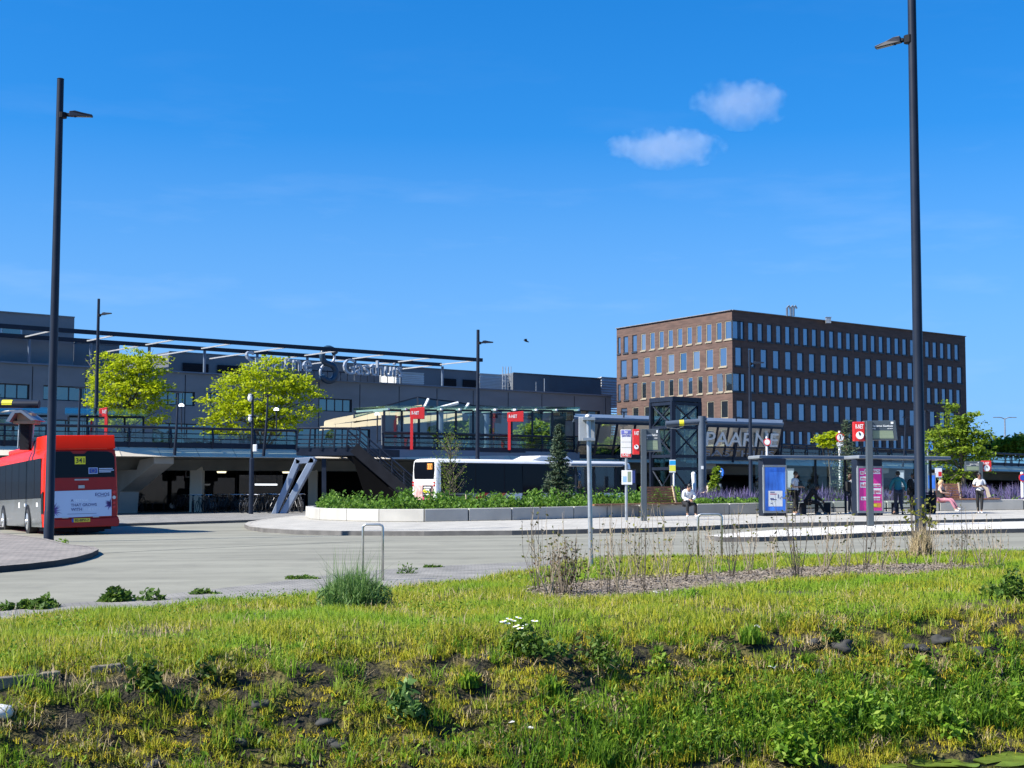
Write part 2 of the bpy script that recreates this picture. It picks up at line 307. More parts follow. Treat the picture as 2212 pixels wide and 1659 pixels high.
def pavermat(name, c1, c2, mortar, scale, rot=0.0, bw=.2, bh=.1, var=.3):
    m, nt, N, L, b = newmat(name); tc = N.new('ShaderNodeTexCoord'); mp = N.new('ShaderNodeMapping'); mp.inputs['Rotation'].default_value = (0, 0, rot); L.new(tc.outputs['Object'], mp.inputs[0])
    br = N.new('ShaderNodeTexBrick'); br.inputs['Scale'].default_value = scale; br.inputs['Brick Width'].default_value = bw; br.inputs['Row Height'].default_value = bh; br.inputs['Mortar Size'].default_value = .006; br.inputs['Color1'].default_value = (*c1, 1); br.inputs['Color2'].default_value = (*c2, 1); br.inputs['Mortar'].default_value = (*mortar, 1)
    L.new(mp.outputs[0], br.inputs['Vector']); nz = N.new('ShaderNodeTexNoise'); nz.inputs['Scale'].default_value = 1.3; nz.inputs['Detail'].default_value = 8; L.new(tc.outputs['Object'], nz.inputs['Vector'])
    mr = N.new('ShaderNodeMapRange'); mr.inputs['From Min'].default_value = .3; mr.inputs['From Max'].default_value = .7; mr.inputs['To Min'].default_value = 1 - var; mr.inputs['To Max'].default_value = 1 + var * .6; L.new(nz.outputs['Fac'], mr.inputs['Value'])
    mx = N.new('ShaderNodeMix'); mx.data_type = 'RGBA'; mx.blend_type = 'MULTIPLY'; mx.inputs['Factor'].default_value = 1; L.new(br.outputs['Color'], mx.inputs['A']); L.new(mr.outputs[0], mx.inputs['B']); L.new(mx.outputs['Result'], b.inputs['Base Color']); b.inputs['Roughness'].default_value = .88
    bp = N.new('ShaderNodeBump'); bp.inputs['Strength'].default_value = .5; bp.inputs['Distance'].default_value = .008; L.new(br.outputs['Fac'], bp.inputs['Height']); bp.invert = True; L.new(bp.outputs[0], b.inputs['Normal']); return m
m_road = roadmat()
m_brickpave = pavermat('clinker_pavers', (.27, .235, .205), (.21, .19, .17), (.1, .1, .085), 1.0, .5)
m_greypave = pavermat('grey_pavers', (.26, .245, .22), (.2, .19, .175), (.09, .095, .07), 1.0, -.35)
m_lightpave = pavermat('light_slabs', (.41, .39, .345), (.36, .345, .305), (.2, .19, .17), 1.0, .1, .6, .3, .2)
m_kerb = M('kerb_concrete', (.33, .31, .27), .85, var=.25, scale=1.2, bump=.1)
m_kerbside_shade = M('kerb_side_shade', (.11, .105, .1), .85, var=.3, scale=2)  # kerb concrete darkened: the shade on the side faces is in the colour
m_conc = M('concrete', (.38, .37, .34), .8, var=.16, scale=.7, bump=.08, bscale=12)
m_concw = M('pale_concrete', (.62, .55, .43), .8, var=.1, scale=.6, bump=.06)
m_concd = M('concrete_underside', (.3, .3, .27), .85, var=.2, scale=.5)
near = [(0, 1319), (312, 1292), (553, 1265), (690, 1247), (828, 1233), (970, 1224), (1106, 1218), (1300, 1211), (1500, 1206), (1900, 1199), (2212, 1193)]
def dz(ps, z): return [Vec((p.x, p.y, gz(p.x) + z)) for p in ps]
ne = [G(*p) for p in near]; a0 = ne[0] - (ne[1] - ne[0]).normalized() * 25; a1 = ne[-1] + (ne[-1] - ne[-2]).normalized() * 30
rp = [a0] + ne + [a1, Vec((60, 60, 0)), Vec((60, 170, 0)), Vec((-60, 170, 0)), Vec((-60, 20, 0))]
r = MB(); r.add(dz(rp, .008), [tuple(range(len(rp)))]); tag(r.build('road', m_road), kind='structure')
sg = [(-120, 1352), (0, 1341), (250, 1328), (553, 1300), (700, 1289), (903, 1270), (1020, 1258), (1106, 1246), (1180, 1232), (1260, 1214)]
st = MB(); sp = [G(px, py - 1) for px, py in [(-120, 1330)] + near[:7]] + [G(1200, 1213)] + [G(*p) for p in sg[::-1]]
st.add(dz(sp, .014), [tuple(range(len(sp)))]); tag(st.build('brick_verge_path', m_greypave), kind='structure')
# thin seam lines in the asphalt
m_seam = M('bitumen_seam', (.07, .07, .065), .7, var=.2)
sm = MB()
for pts in ([(218, 1196), (400, 1187), (560, 1180), (760, 1171), (1000, 1165)], [(1000, 1165), (1300, 1158), (1480, 1152)]):
    q = [G(*p) for p in pts]
    for A, B in zip(q, q[1:]):
        t = (B - A).normalized(); n = Vec((-t.y, t.x, 0)) * .035; sm.add(dz([A - n, B - n, B + n, A + n], .012), [(0, 1, 2, 3)])
tag(sm.build('road_seam', m_seam), kind='structure')
def inset(poly, d):
    n = len(poly); out = []; area = sum(poly[i].x * poly[(i + 1) % n].y - poly[(i + 1) % n].x * poly[i].y for i in range(n)); sg = 1 if area > 0 else -1
    for i in range(n):
        a, b, c = poly[i - 1], poly[i], poly[(i + 1) % n]; e1 = (b - a); e2 = (c - b); e1.z = e2.z = 0; e1.normalize(); e2.normalize()
        n1 = Vec((-e1.y, e1.x, 0)); n2 = Vec((-e2.y, e2.x, 0)); m = n1 + n2; m = m / max(.35, m.dot(n1)); out.append(b + m * d * sg)
    return out
m_kerbface_shade = M('kerb_face_shade', (.03, .03, .03), .8, var=.3)  # near black, as the deep shade on this kerb face is painted in
def kerbed(name, poly, top, mat, kname, h=.12, kw=.16, sidem=None, topm=None):
    """raised pavement: kerb ring with side faces, then paving inside it"""
    inn = inset(poly, kw); k = MB(); n = len(poly)
    for i in range(n):
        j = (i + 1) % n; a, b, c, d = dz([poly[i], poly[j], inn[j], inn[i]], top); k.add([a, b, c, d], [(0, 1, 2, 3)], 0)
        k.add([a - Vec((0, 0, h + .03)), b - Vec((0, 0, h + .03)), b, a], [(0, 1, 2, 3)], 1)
    tag(k.build(kname, [topm or m_kerb, sidem or m_kerbside_shade]), kind='structure')
    t = MB(); t.add(dz(inn, top - .004), [tuple(range(n))]); tag(t.build(name, mat), kind='structure')
# left pavement with the big lamp
lp = [G(*p, .1) for p in [(-300, 1252), (0, 1226), (60, 1221), (120, 1214), (165, 1206), (198, 1197), (213, 1189), (205, 1184), (186, 1181), (150, 1178), (101, 1166), (40, 1158), (0, 1153), (-300, 1130)]]
kerbed('pavement', dz(lp, 0), .13, m_brickpave, 'kerb', .13, .14, m_kerbface_shade, m_brickpave)
# platform island with planter
pf = [(528, 1132), (536, 1127), (580, 1120), (640, 1113)]
pn = [(2400, 1112), (2212, 1119.5), (2000, 1124), (1660, 1130), (1560, 1134), (1500, 1137), (1400, 1140), (1310, 1142), (1106, 1146), (916, 1147.5), (740, 1147), (640, 1145), (570, 1141), (538, 1137)]
isl = [G(*p, .15) for p in pf] + [Vec((-4, 78, 0)), Vec((60, 100, 0))] + [G(*p, .15) for p in pn]
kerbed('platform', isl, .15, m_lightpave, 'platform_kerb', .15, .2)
i2 = [G(*p, .13) for p in [(1522, 1156), (1600, 1149), (1700, 1142), (1850, 1134.5), (2000, 1130), (2300, 1124), (2300, 1140), (2212, 1141.5), (1990, 1146), (1850, 1152), (1750, 1157), (1640, 1160), (1560, 1160.5)]]
m_whitepave = pavermat('white_slabs', (.6, .58, .53), (.54, .52, .47), (.3, .28, .25), 1.0, .1, .6, .3, .15)
kerbed('traffic_island', i2, .13, m_whitepave, 'traffic_island_kerb', .13, .14)
fp = [G(*p, .12) for p in [(2300, 1092), (605, 1121), (328, 1129), (100, 1136), (-300, 1146)]] + [Vec((-60, 78, 0)), Vec((-60, 165, 0)), Vec((60, 165, 0))]
kerbed('far_pavement', fp, .12, m_greypave, 'far_kerb', .12, .16)
# ------------------------------------------------------------------ large structures
m_dark = M('dark_cladding', (.165, .182, .2), .6, var=.12, scale=.25, stretch=(1, 1, 3))
m_dark2 = M('dark_cladding_panels', (.12, .13, .142), .5, var=.15, scale=.3)
m_steel = M('dark_blue_steel', (.013, .019, .034), .45, var=.15, scale=1.5, spec=.25)
m_black = M('black_paint', (.012, .013, .017), .65, var=.2, spec=.15)
m_galv = M('galvanised_steel', (.42, .44, .45), .42, metal=.7, var=.15, scale=5)
m_lightmet = M('pale_metal', (.62, .64, .66), .4, var=.08)
m_bluemet = M('blue_grey_metal', (.13, .17, .23), .45, metal=.2, var=.1, scale=.6)
m_white = M('white_paint', (.78, .78, .77), .45, var=.05)
m_glass = glassmat('clear_glass', (.76, .86, .83), .06)
m_glassg = glassmat('green_glass', (.5, .66, .61), .07)
m_glassd = glassmat('dark_glass', (.14, .19, .21), .1)
m_pane = panemat('window_pane', (.025, .04, .042), .2, gcol=(.7, .9, .9))
m_paneb = panemat('sky_window_pane', (.05, .085, .15), .24, .02, .01, (.75, .85, 1)); m_paneb2 = panemat('sky_window_pane_blind', (.1, .14, .2), .2, .02, .01, (.75, .85, 1)); m_paneb3 = panemat('sky_window_pane_deep', (.025, .045, .075), .3, .02, .01, (.7, .82, 1))
m_paned = panemat('dark_window_pane', (.012, .016, .02), .16, .05)
m_red = M('signal_red', (.62, .022, .018), .35, var=.06, coat=.2)
m_text = M('white_lettering', (.82, .82, .8), .5, var=.02)
m_blk = M('black_lettering', (.015, .015, .018), .5, var=.02)
def facade(wall, A, B, z0, z1, rows, depth=.22, m=0):
    """wall quads from A to B with real openings; rows: (zb, zt, [(u0,u1)..]) u in metres from A; returns the openings"""
    A, B = Vec((A[0], A[1], 0)), Vec((B[0], B[1], 0)); t = (B - A); Ln = t.length; t.normalize(); n = Vec((t.y, -t.x, 0))
    if n.dot(-A) < 0: n = -n
    q = lambda u0, u1, a, b: wall.quad(A + t * u0 + Vec((0, 0, a)), A + t * u1 + Vec((0, 0, a)), A + t * u1 + Vec((0, 0, b)), A + t * u0 + Vec((0, 0, b)), m)
    z = z0; op = []
    for zb, zt, us in sorted(rows):
        if zb > z: q(0, Ln, z, zb)
        u = 0
        for u0, u1 in sorted(us):
            if u0 > u: q(u, u0, zb, zt)
            u = u1; op.append((A + t * u0, A + t * u1, zb, zt, n))
        if u < Ln: q(u, Ln, zb, zt)
        z = zt
    if z < z1: q(0, Ln, z, z1)
    return op, t, n
def window(parent, op, mats, depth=.2, mull=(), bar=.07, tiltz=0, sill=True, into=None):
    """a framed pane sunk into its opening; mats = frame, pane"""
    a, b, zb, zt, n = op; t = (b - a).normalized(); w = into or MB(); Z = Vec((0, 0, 1)); i = -n * depth
    o = lambda p, z: Vec((p.x, p.y, z))
    for p, q in ((o(a, zb), o(a, zt)), (o(b, zt), o(b, zb)), (o(a, zt), o(b, zt)), (o(b, zb), o(a, zb))): w.quad(p, q, q + i, p + i, 0)
    e = n * .05
    w.obox(o(a, zb) + i, t * bar, e, Z * (zt - zb), 0); w.obox(o(b, zb) + i - t * bar, t * bar, e, Z * (zt - zb), 0)
    w.obox(o(a, zt - bar) + i + t * bar, t * ((b - a).length - 2 * bar), e, Z * bar, 0); w.obox(o(a, zb) + i + t * bar, t * ((b - a).length - 2 * bar), e, Z * bar, 0)
    for k in mull: w.obox(o(a, zb) + i + t * ((b - a).length * k - bar / 2), t * bar, e, Z * (zt - zb), 0)
    j = i + n * .012
    w.quad(o(a, zb) + j, o(b, zb) + j, o(b, zt) + j + n * tiltz, o(a, zt) + j + n * tiltz, 1)
    if sill: w.obox(o(a, zb - .12) - t * .08 + n * .003, t * ((b - a).length + .16), n * .09, Z * .12, 0)
    return None if into else w.build('window', mats, parent)
# ---- brick office building
Zr = P(1581, 670, 142).z
def atz(px, py, z): r = ray(px, py); return CAMP + r * ((z - HC) / r.z)
bc, bl, brr = P(1581, 670, 142), atz(1332, 710, Zr), atz(2085, 727, Zr)
m_brick = M('brown_brick', (.1, .06, .047), .85, var=.3, scale=.9, stretch=(1, 1, 6), bump=.25, bscale=6)
m_tan = M('tan_window_frame', (.3, .26, .19), .6, var=.1)
m_dframe = M('dark_window_frame', (.03, .035, .045), .5)
bb = thing('brick_building', 'brown brick office block with rows of narrow upright windows', 'building', (bc.x, bc.y, gz(bc.x)))
zrow = [tuple(P(1581, y, 142).z for y in yy) for yy in ((731.9, 691.6), (790, 747.9), (845, 805), (902.6, 863), (960.6, 925.6))]
def uof(A, B, px):
    p = onplane(A, B, px, 900); return (Vec((p.x, p.y, 0)) - Vec((A.x, A.y, 0))).length
wl = MB(); wins = []
lx = [[160, 225, 301, 377, 455, 533, 612, 693, 776, 860, 945, 1033, 1117], [205, 303, 405, 508, 615, 722, 835, 950, 1067], [160, 230, 303, 380, 458, 537, 615, 697, 780, 866, 952, 1040, 1122], [208, 307, 410, 515, 622, 730, 838, 955, 1075], [208, 307, 410, 515, 622, 730, 838, 955, 1075]]
rows = []
for (zb, zt), xs in zip(zrow, lx):
    us = []
    for x in xs:
        c = uof(bc, bl, 1296 + .25 * x); hw = .58 if len(xs) < 12 else .44
        us.append((max(.003, c - hw), min(c + hw, (bl - bc).xy.length - .2)) if c > 1 else (.003, 1.15))
    rows.append((zb, zt, us))
op, t_, n_ = facade(wl, bc, bl, -.5, Zr, rows)
for i, q in enumerate(op): wins.append((q, m_tan, i))
rows = []
rx = [(1150, [1228, 1310, 1392, 1473, 1553, 1631, 1710, 1786, 1862, 1937, 2011, 2085, 2157]), (None, [1203, 1318, 1423, 1530, 1635, 1738, 1840, 1942, 2040, 2135]), (1157, [1235, 1320, 1400, 1480, 1560, 1638, 1717, 1793, 1868, 1945, 2019, 2092, 2165]), (None, [1210, 1325, 1430, 1538, 1642, 1747, 1848, 1950, 2048, 2145]), (None, [1100 + 0, 1210, 1287, 1365, 1440, 1520, 1590])]
Lr = (brr - bc).xy.length
for (zb, zt), (c0, xs) in zip(zrow, rx):
    us = [(.003, 1.25)] if c0 else []
    c = [uof(bc, brr, 1296 + .25 * x) for x in (xs[0] if xs[0] > 1140 else xs[1], xs[-1])]; nI = len(xs) - (1 if xs[0] > 1140 else 2); stp = (c[1] - c[0]) / nI; u = c[0]
    while u < Lr - 1.0: hw = .29 * stp if len(xs) > 11 else .265 * stp; us.append((u - hw, u + hw)); u += stp
    rows.append((zb, zt, us))
opr, t_, n_ = facade(wl, bc, brr, -.5, Zr, rows)
for i, q in enumerate(opr): wins.append((q, m_dframe, i))
far = bl + (brr - bc); A = lambda p, z: Vec((p.x, p.y, z))
for p, q in ((bl, far), (brr, far)): wl.quad(A(p, -.5), A(q, -.5), A(q, Zr), A(p, Zr))
wl.build('wall', m_brick, bb)
rf = MB(); rf.add([A(p, Zr - .35) for p in (bc, bl, far, brr)], [(0, 1, 2, 3)])
for p, q in ((bc, bl), (bc, brr), (bl, far), (brr, far)): rf.beam(A(p, Zr + .02), A(q, Zr + .02), .34, .06)
rfo = rf.build('roof', M('parapet_cap', (.2, .2, .21), .6), bb)
v = MB()
for px in (1700, 1708, 1714): v.tube([A(atz(px, 672, Zr + .2), Zr - .3), A(atz(px, 672, Zr + .2), Zr + .5), A(atz(px + 4, 672, Zr + .2), Zr + .75), A(atz(px + 7, 672, Zr + .2), Zr + .45)], .12, 6)
v.build('roof_vent', m_bluemet, rfo)
v = MB(); q = atz(1789, 687, Zr + .2); v.box((q.x, q.y, Zr - .05), (.5, .5, .6)); v.box((q.x, q.y, Zr + .27), (.6, .6, .05)); v.build('roof_hatch', m_galv, rfo)
BL = [m_paneb, m_paneb2, m_paneb, m_paneb3, m_paneb]
wins.sort(key=lambda w: w[0][0].length); rest = MB()
for k, (q, fm, i) in enumerate(wins):
    pm = BL[int(i * 7.31 + q[2] * 3) % 5] if q[2] > zrow[2][0] - .1 or fm is m_dframe else m_paned
    if fm is m_tan and abs(q[2] - zrow[2][0]) < .1 and i % 3 == 0: pm = m_paned
    tl = .16 if (fm is m_tan and abs(q[2] - zrow[2][0]) < .1 and i % 13 in (4, 6)) else 0
    if k < 100: window(bb, q, [fm, pm], .1, (), .09, tl)
    else: window(bb, q, None, .1, (), .09, 0, into=rest)
if rest.v: tag(rest.build('distant_window', [m_dframe, m_paneb], bb), kind='stuff')
# ---- hospital
hA, hB = P(0, 783, 118), None
Zh = hA.z; hB = atz(1320, 856, Zh); hA = atz(-160, 774, Zh)
hs_ = thing('hospital_building', 'long dark grey hospital with flat roof, window bands and glass entrance', 'building', (hA.x, hA.y, gz(hA.x)))
wl = MB(); d1 = (hB - hA).xy; Lh = d1.length
def zon(px, py): return onplane(hA, hB, px, py).z
def hu(px): return uof(hA, hB, px)
bands = [(-40, 62, 829, 864), (92, 205, 832, 868), (345, 420, 846, 878), (450, 478, 850, 882), (690, 760, 862, 890), (1010, 1075, 872, 896), (1087, 1172, 876, 899), (1192, 1296, 879, 902)]
zt = sum(zon(a, y0) for a, b, y0, y1 in bands) / len(bands); zb = sum(zon(a, y1) for a, b, y0, y1 in bands) / len(bands)
zt2, zb2 = zb - 1.6, zb - 3.9
op, ht, hn = facade(wl, hA, hB, -.5, Zh, [(zb, zt, [(hu(a), hu(b)) for a, b, _, _ in bands]), (zb2, zt2, [(hu(a), hu(b)) for a, b in ((-30, 200), (330, 480), (560, 800), (1000, 1290))])])
bk = Vec((-hn.x, -hn.y, 0)) * 34
for p, q in ((hA, hA + bk), (hB, hB + bk), (hA + bk, hB + bk)): wl.quad(A(p, -.5), A(q, -.5), A(q, Zh), A(p, Zh))
wl.build('wall', m_dark, hs_)
rf = MB(); rf.add([A(p, Zh - .2) for p in (hA, hB, hB + bk, hA + bk)], [(0, 1, 2, 3)]); rf.beam(A(hA, Zh + .04), A(hB, Zh + .04), .4, .12); rf.beam(A(hB, Zh + .04), A(hB + bk, Zh + .04), .4, .12)
hroof = rf.build('roof', m_bluemet, hs_)
for u in np.arange(4, Lh, 4.6): sm_ = MB(); p = A(hA, 0) + ht * u + hn * .012; sm_.obox(p + Vec((0, 0, 3)), ht * .05, hn * .02, Vec((0, 0, Zh - 3.2))); sm_.build('panel_joint', m_black, hs_)
for i, q in enumerate(op): window(hs_, q, [m_dframe, m_pane if i > 7 else (m_glassd if 0 else m_pane)], .25, [k / 4 for k in (1, 2, 3)], .1, 0, False)
def hblock(name, x0, x1, y0, back, dep, mat, label=None, ybase=None, parent=hs_, face=None):
    """roof volume set back from the facade, given by its front edge in the picture"""
    n = Vec((-hn.x, -hn.y, 0)) * back; pA, pB = A(hA, 0) + n, A(hB, 0) + n
    a, b = onplane(pA, pB, x0, y0[0]), onplane(pA, pB, x1, y0[1]); z = (a.z + b.z) / 2; zb_ = Zh - .3 if ybase is None else ybase
    m = MB(); m.prism([A(a, zb_), A(b, zb_), A(b, zb_) - hn * dep, A(a, zb_) - hn * dep], (0, 0, z - zb_)); m.beam(A(a, z + .03), A(b, z + .03), .2, .1)
    return m.build(name, mat, parent), a, b, z
m_louv = M('pale_louvres', (.5, .51, .5), .5, var=.1, scale=.4)
def louvres(par, a, b, zb_, zt_, n=14, mat=m_lightmet):
    m = MB(); t = (b - a).xy.to_3d()
    for k in range(n): z = zb_ + (zt_ - zb_) * (k + .5) / n; m.obox(A(a, z) + hn * .01, t, hn * .1, Vec((0, 0, (zt_ - zb_) / n * .45)))
    m.build('louvre', mat, par)
# tall wing at the far left
pn0 = thing('hospital_wing', 'tall windowless dark wing rising at the left end of the hospital', 'building', (hA.x, hA.y, gz(hA.x)))
wo, a, b, z = hblock('wall', -200, 161, (664, 681), 1.0, 16, m_dark, parent=pn0)
wq = MB(); p0, p1 = onplane(A(hA, 0) - hn * 1, A(hB, 0) - hn * 1, -40, 700), onplane(A(hA, 0) - hn * 1, A(hB, 0) - hn * 1, 46, 727)
q = (p0 + hn * .05, p1 + hn * .05, p1.z, p0.z - .1, hn); wq = MB()
a_, b_ = A(p0, 0) + hn * .02, A(p1, 0) + hn * .02
wq.quad(A(a_, p1.z), A(b_, p1.z), A(b_, p0.z), A(a_, p0.z), 1)
for zz in (p1.z, p0.z): wq.beam(A(a_, zz), A(b_, zz), .12, .16, 0)
for k in (0, .5, 1): wq.beam(A(a_.lerp(b_, k), p1.z + .09), A(a_.lerp(b_, k), p0.z - .09), .12, .14, 0, up=(1, 0, 0))
wq.build('window', [m_galv, m_pane], pn0)
for x0, x1, y0, back, dep, mt in ((160, 258, (741, 745), 9, 8, m_dark2), (365, 1035, (757, 806), 9, 10, m_dark2)): hblock('penthouse', x0, x1, y0, back, dep, mt)
# dark louvre openings of the penthouse
for x0, x1 in ((395, 450), (470, 520), (1000, 1030), (955, 985)):
    n = Vec((-hn.x, -hn.y, 0)) * 8.9; a, b = onplane(A(hA, 0) + n, A(hB, 0) + n, x0, 775), onplane(A(hA, 0) + n, A(hB, 0) + n, x1, 775)
    m = MB(); m.obox(A(a, Zh + .5), (b - a).xy.to_3d(), hn * .08, Vec((0, 0, 1.2)))
    for k in range(5): m.obox(A(a, Zh + .55 + k * .23) + hn * .081, (b - a).xy.to_3d(), hn * .06, Vec((0, 0, .07)))
    m.build('roof_grille', m_black, hs_)
_, a, b, z = hblock('plant_room', 1035, 1108, (814, 806), 13, 8, m_louv); louvres(hs_, a, b, Zh - .2, z - .3, 16)
hblock('plant_room', 1108, 1298, (806, 818), 12, 9, m_dark2)
_, a, b, z = hblock('plant_room', 1298, 1336, (818, 815), 13, 8, m_louv); louvres(hs_, a, b, Zh - 4, z - .3, 22)
_, a, b, z = hblock('plant_room', 855, 915, (804, 808), 4, 3, m_louv); louvres(hs_, a, b, Zh - .1, z - .2, 8)
n = Vec((-hn.x, -hn.y, 0)) * 11
ld = MB(); lp_ = [onplane(A(hA, 0) + n, A(hB, 0) + n, x, 800) for x in (1086, 1098)]
for p in lp_: ld.tube([A(p, Zh - .2), A(p, P(1090, 792, p.y).z)], .06, 5); ld.tube([A(p, Zh - .2) + hn * .5, A(p, P(1090, 792, p.y).z) + hn * .5], .04, 5)
for k in range(9): z = Zh + k * .32; ld.tube([A(lp_[0], z), A(lp_[1], z)], .03, 4)
for k in range(4): z = Zh + .8 + k * .6; ld.tube([A(lp_[0], z), A(lp_[0], z) + hn * .5, A(lp_[1], z) + hn * .5, A(lp_[1], z)], .025, 4)
ld.build('roof_ladder', m_galv, hs_)
an = MB()
for x, y in ((1345, 838), (1344, 0)):
    if y: p = onplane(A(hA, 0), A(hB, 0), 1176, 825); an.tube([A(p, Zh), A(p, Zh + 1.5)], .04, 5)
p = onplane(A(hA, 0), A(hB, 0), 1158, 825); an.tube([A(p, Zh), A(p, Zh + 1.1)], .03, 5); an.build('antenna', m_galv, hs_)
# ---- roof pergola over the entrance
pg = thing('roof_pergola', 'open steel beam frame on slim columns along the hospital roof edge', 'pergola', (hA.x, hA.y, Zh))
fr = 7.0; pA, pB = A(hA, 0) + hn * fr, A(hB, 0) + hn * fr
a0_, a1_ = onplane(pA, pB, 120, 711), onplane(pA, pB, 1041, 779); Zp = (a0_.z + a1_.z) / 2
s0, s1 = (A(a0_, 0) - pA).dot(ht), (A(a1_, 0) - pA).dot(ht)
cn = lambda s, o, z: A(A(hA, 0) + ht * s + hn * o, z)
for nm, o_, zz in (('front_beam', fr, Zp), ('middle_beam', .1, Zp), ('rear_beam', -13, Zp)):
    b_ = MB(); b_.beam(cn(s0 - 14, o_, zz), cn(s1, o_, zz), .3, .34); b_.build(nm, m_steel, pg)
m_galvp = M('grey_beam', (.3, .31, .32), .5, var=.1); nb = 9; st_ = (s1 - s0) / (nb - 1)
for k in range(nb):
    s = s0 + st_ * k - (.2 if k == nb - 1 else 0); c = MB(); c.beam(cn(s, fr - .2, Zp - .02), cn(s, -12.9, Zp - .02), .12, .11); c.build('cross_beam', m_galvp, pg)
    c = MB(); c.tube([cn(s + .4, .1, Zh + .1), cn(s + .4, .1, Zp - .17)], .13, 8); c.build('column', m_bluemet, pg); c = MB(); c.tube([cn(s + .4, -13, Zh - .2), cn(s + .4, -13, Zp - .17)], .13, 8); c.build('column', m_bluemet, pg)
# ---- big letters on the parapet
sgn = thing('hospital_sign', 'large grey letters reading Spaarne Gasthuis with S emblem on hospital roof', 'sign', (hA.x, hA.y, Zh))
m_letter = M('letter_metal', (.38, .42, .48), .35, metal=.4, var=.08); m_letters = M('emblem_blue', (.02, .05, .09), .4, var=.1)
fl = 1.2; pA, pB = A(hA, 0) + hn * fl, A(hB, 0) + hn * fl
def letters(nm, txt, x0, x1, yb, mat, h=None, ext=.18):
    a, b = onplane(pA, pB, x0, yb[0]), onplane(pA, pB, x1, yb[1]); z = (a.z + b.z) / 2; m = MB()
    m.text(txt, A(a, z), ht, (0, 0, 1), h, 0, ext, 'l', fit=(b - a).xy.length, off=-.004); return m, A(a, z), A(b, z)
m, a, b = letters('letters', 'Spaarne', 530, 672, (797, 801), m_letter, 2.3); m.build('lettering', m_letter, sgn)
m, a, b = letters('letters', 'Gasthuis', 742, 868, (808, 815), m_letter, 2.2); m.build('lettering', m_letter, sgn)
em = MB(); a, b = onplane(pA, pB, 690, 822), onplane(pA, pB, 727, 822); c = A((a + b) / 2, 0); hw = (b - a).xy.length / 2; zc = (zon(708, 770) + zon(708, 822)) / 2 + .3
def spath(r1, r2, cz, sx):
    pts = []
    for k in range(0, 13): an_ = R(20 + k * 20.8); pts.append((sx * r1 * math.cos(an_), cz + r1 + r1 * math.sin(an_)))
    for k in range(0, 13): an_ = R(90 - k * 20.8); pts.append((sx * r2 * math.cos(an_), cz - r2 + r2 * math.sin(an_)))
    return pts
for sx, rr_, ml in ((1, .3, 0), (-1, .13, 1)):
    em.tube([c + ht * x + hn * (.1 * sx) + Vec((0, 0, zc + y)) for x, y in spath(hw * .8, hw * .86, 0, sx)], rr_, 8, ml)
em.build('emblem', [m_letters, m_letter], sgn, smooth=True)
sup = MB()
for x in np.linspace(534, 866, 24): a = onplane(A(hA, 0) + hn * .9, A(hB, 0) + hn * .9, x, 820); sup.tube([A(a, Zh), A(a, Zh + .9)], .05, 4); 
a, b = onplane(A(hA, 0) + hn * .9, A(hB, 0) + hn * .9, 530, 820), onplane(A(hA, 0) + hn * .9, A(hB, 0) + hn * .9, 870, 820); sup.beam(A(a, Zh + .8), A(b, Zh + .8), .1, .1); sup.build('support_rail', m_steel, sgn)
# ------------------------------------------------------------------ viaduct
dn = [(-260, 981, 74), (262, 985, 80), (656, 989, 87.5), (1106, 994, 96), (1600, 1002, 110), (2280, 1021, 140), (2700, 1034, 160)]
def dd(px):
    for (x0, y0, d0), (x1, y1, d1) in zip(dn, dn[1:]):
        if px <= x1 or x1 == 2700: return 1 / (1 / d0 + (1 / d1 - 1 / d0) * (px - x0) / (x1 - x0))
def dy(px):
    for (x0, y0, d0), (x1, y1, d1) in zip(dn, dn[1:]):
        if px <= x1 or x1 == 2700: return y0 + (y1 - y0) * (px - x0) / (x1 - x0)
edge = [P(px, py, d) for px, py, d in dn]; ne_ = len(edge)
nrm = []
for i in range(ne_):
    t = (edge[min(i + 1, ne_ - 1)] - edge[max(i - 1, 0)]); t.z = 0; t.normalize(); nrm.append(Vec((-t.y, t.x, 0)))   # towards the back
via = thing('viaduct', 'long concrete busway viaduct crossing in front of the hospital', 'viaduct', (edge[1].x, edge[1].y, gz(edge[1].x)))
m_soffit = M('soffit_mottled', (.2, .2, .175), .85, var=.25, scale=.5); DW = 13.0; FH, FS = .5, .65; Z = Vec((0, 0, 1))  # deck concrete darker than the fascia, with broad mottling
prof = [(0, 0), (FS, FH), (FS + .3, FH), (FS + .3, FH - .1), (DW - FS, FH - .1), (DW, 0), (DW - 3.2, -.12), (DW - 3.8, -.75), (4.2, -.75), (3.6, -.12)]
def sweep(prof, m, closed=True, mat=0, rng_=None):
    i0, i1 = rng_ or (0, ne_); vs = [edge[i] + nrm[i] * u + Z * h for i in range(i0, i1) for u, h in prof]; k = len(prof)
    fs = [(j * k + a, j * k + (a + 1) % k, (j + 1) * k + (a + 1) % k, (j + 1) * k + a) for j in range(i1 - i0 - 1) for a in range(k if closed else k - 1)]
    m.add(vs, fs, mat)
    if closed: m.add(vs[:k], [tuple(range(k))], mat); m.add(vs[-k:], [tuple(range(k))], mat)
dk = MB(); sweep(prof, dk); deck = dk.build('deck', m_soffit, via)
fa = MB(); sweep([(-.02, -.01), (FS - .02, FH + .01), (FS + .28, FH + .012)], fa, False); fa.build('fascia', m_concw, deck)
jn = MB()
for i in range(ne_ - 1):
    L_ = (edge[i + 1] - edge[i]).length
    for k in range(int(L_ / 2.4)):
        p = edge[i].lerp(edge[i + 1], k * 2.4 / L_); n = nrm[i].lerp(nrm[i + 1], k * 2.4 / L_); t = n.cross(Z); q0, q1 = p - n * .026 + Z * .01, p + n * (FS - .026) + Z * (FH + .012); jn.quad(q0 - t * .02, q0 + t * .02, q1 + t * .02, q1 - t * .02)
jn.build('fascia_joint', m_concd, deck)
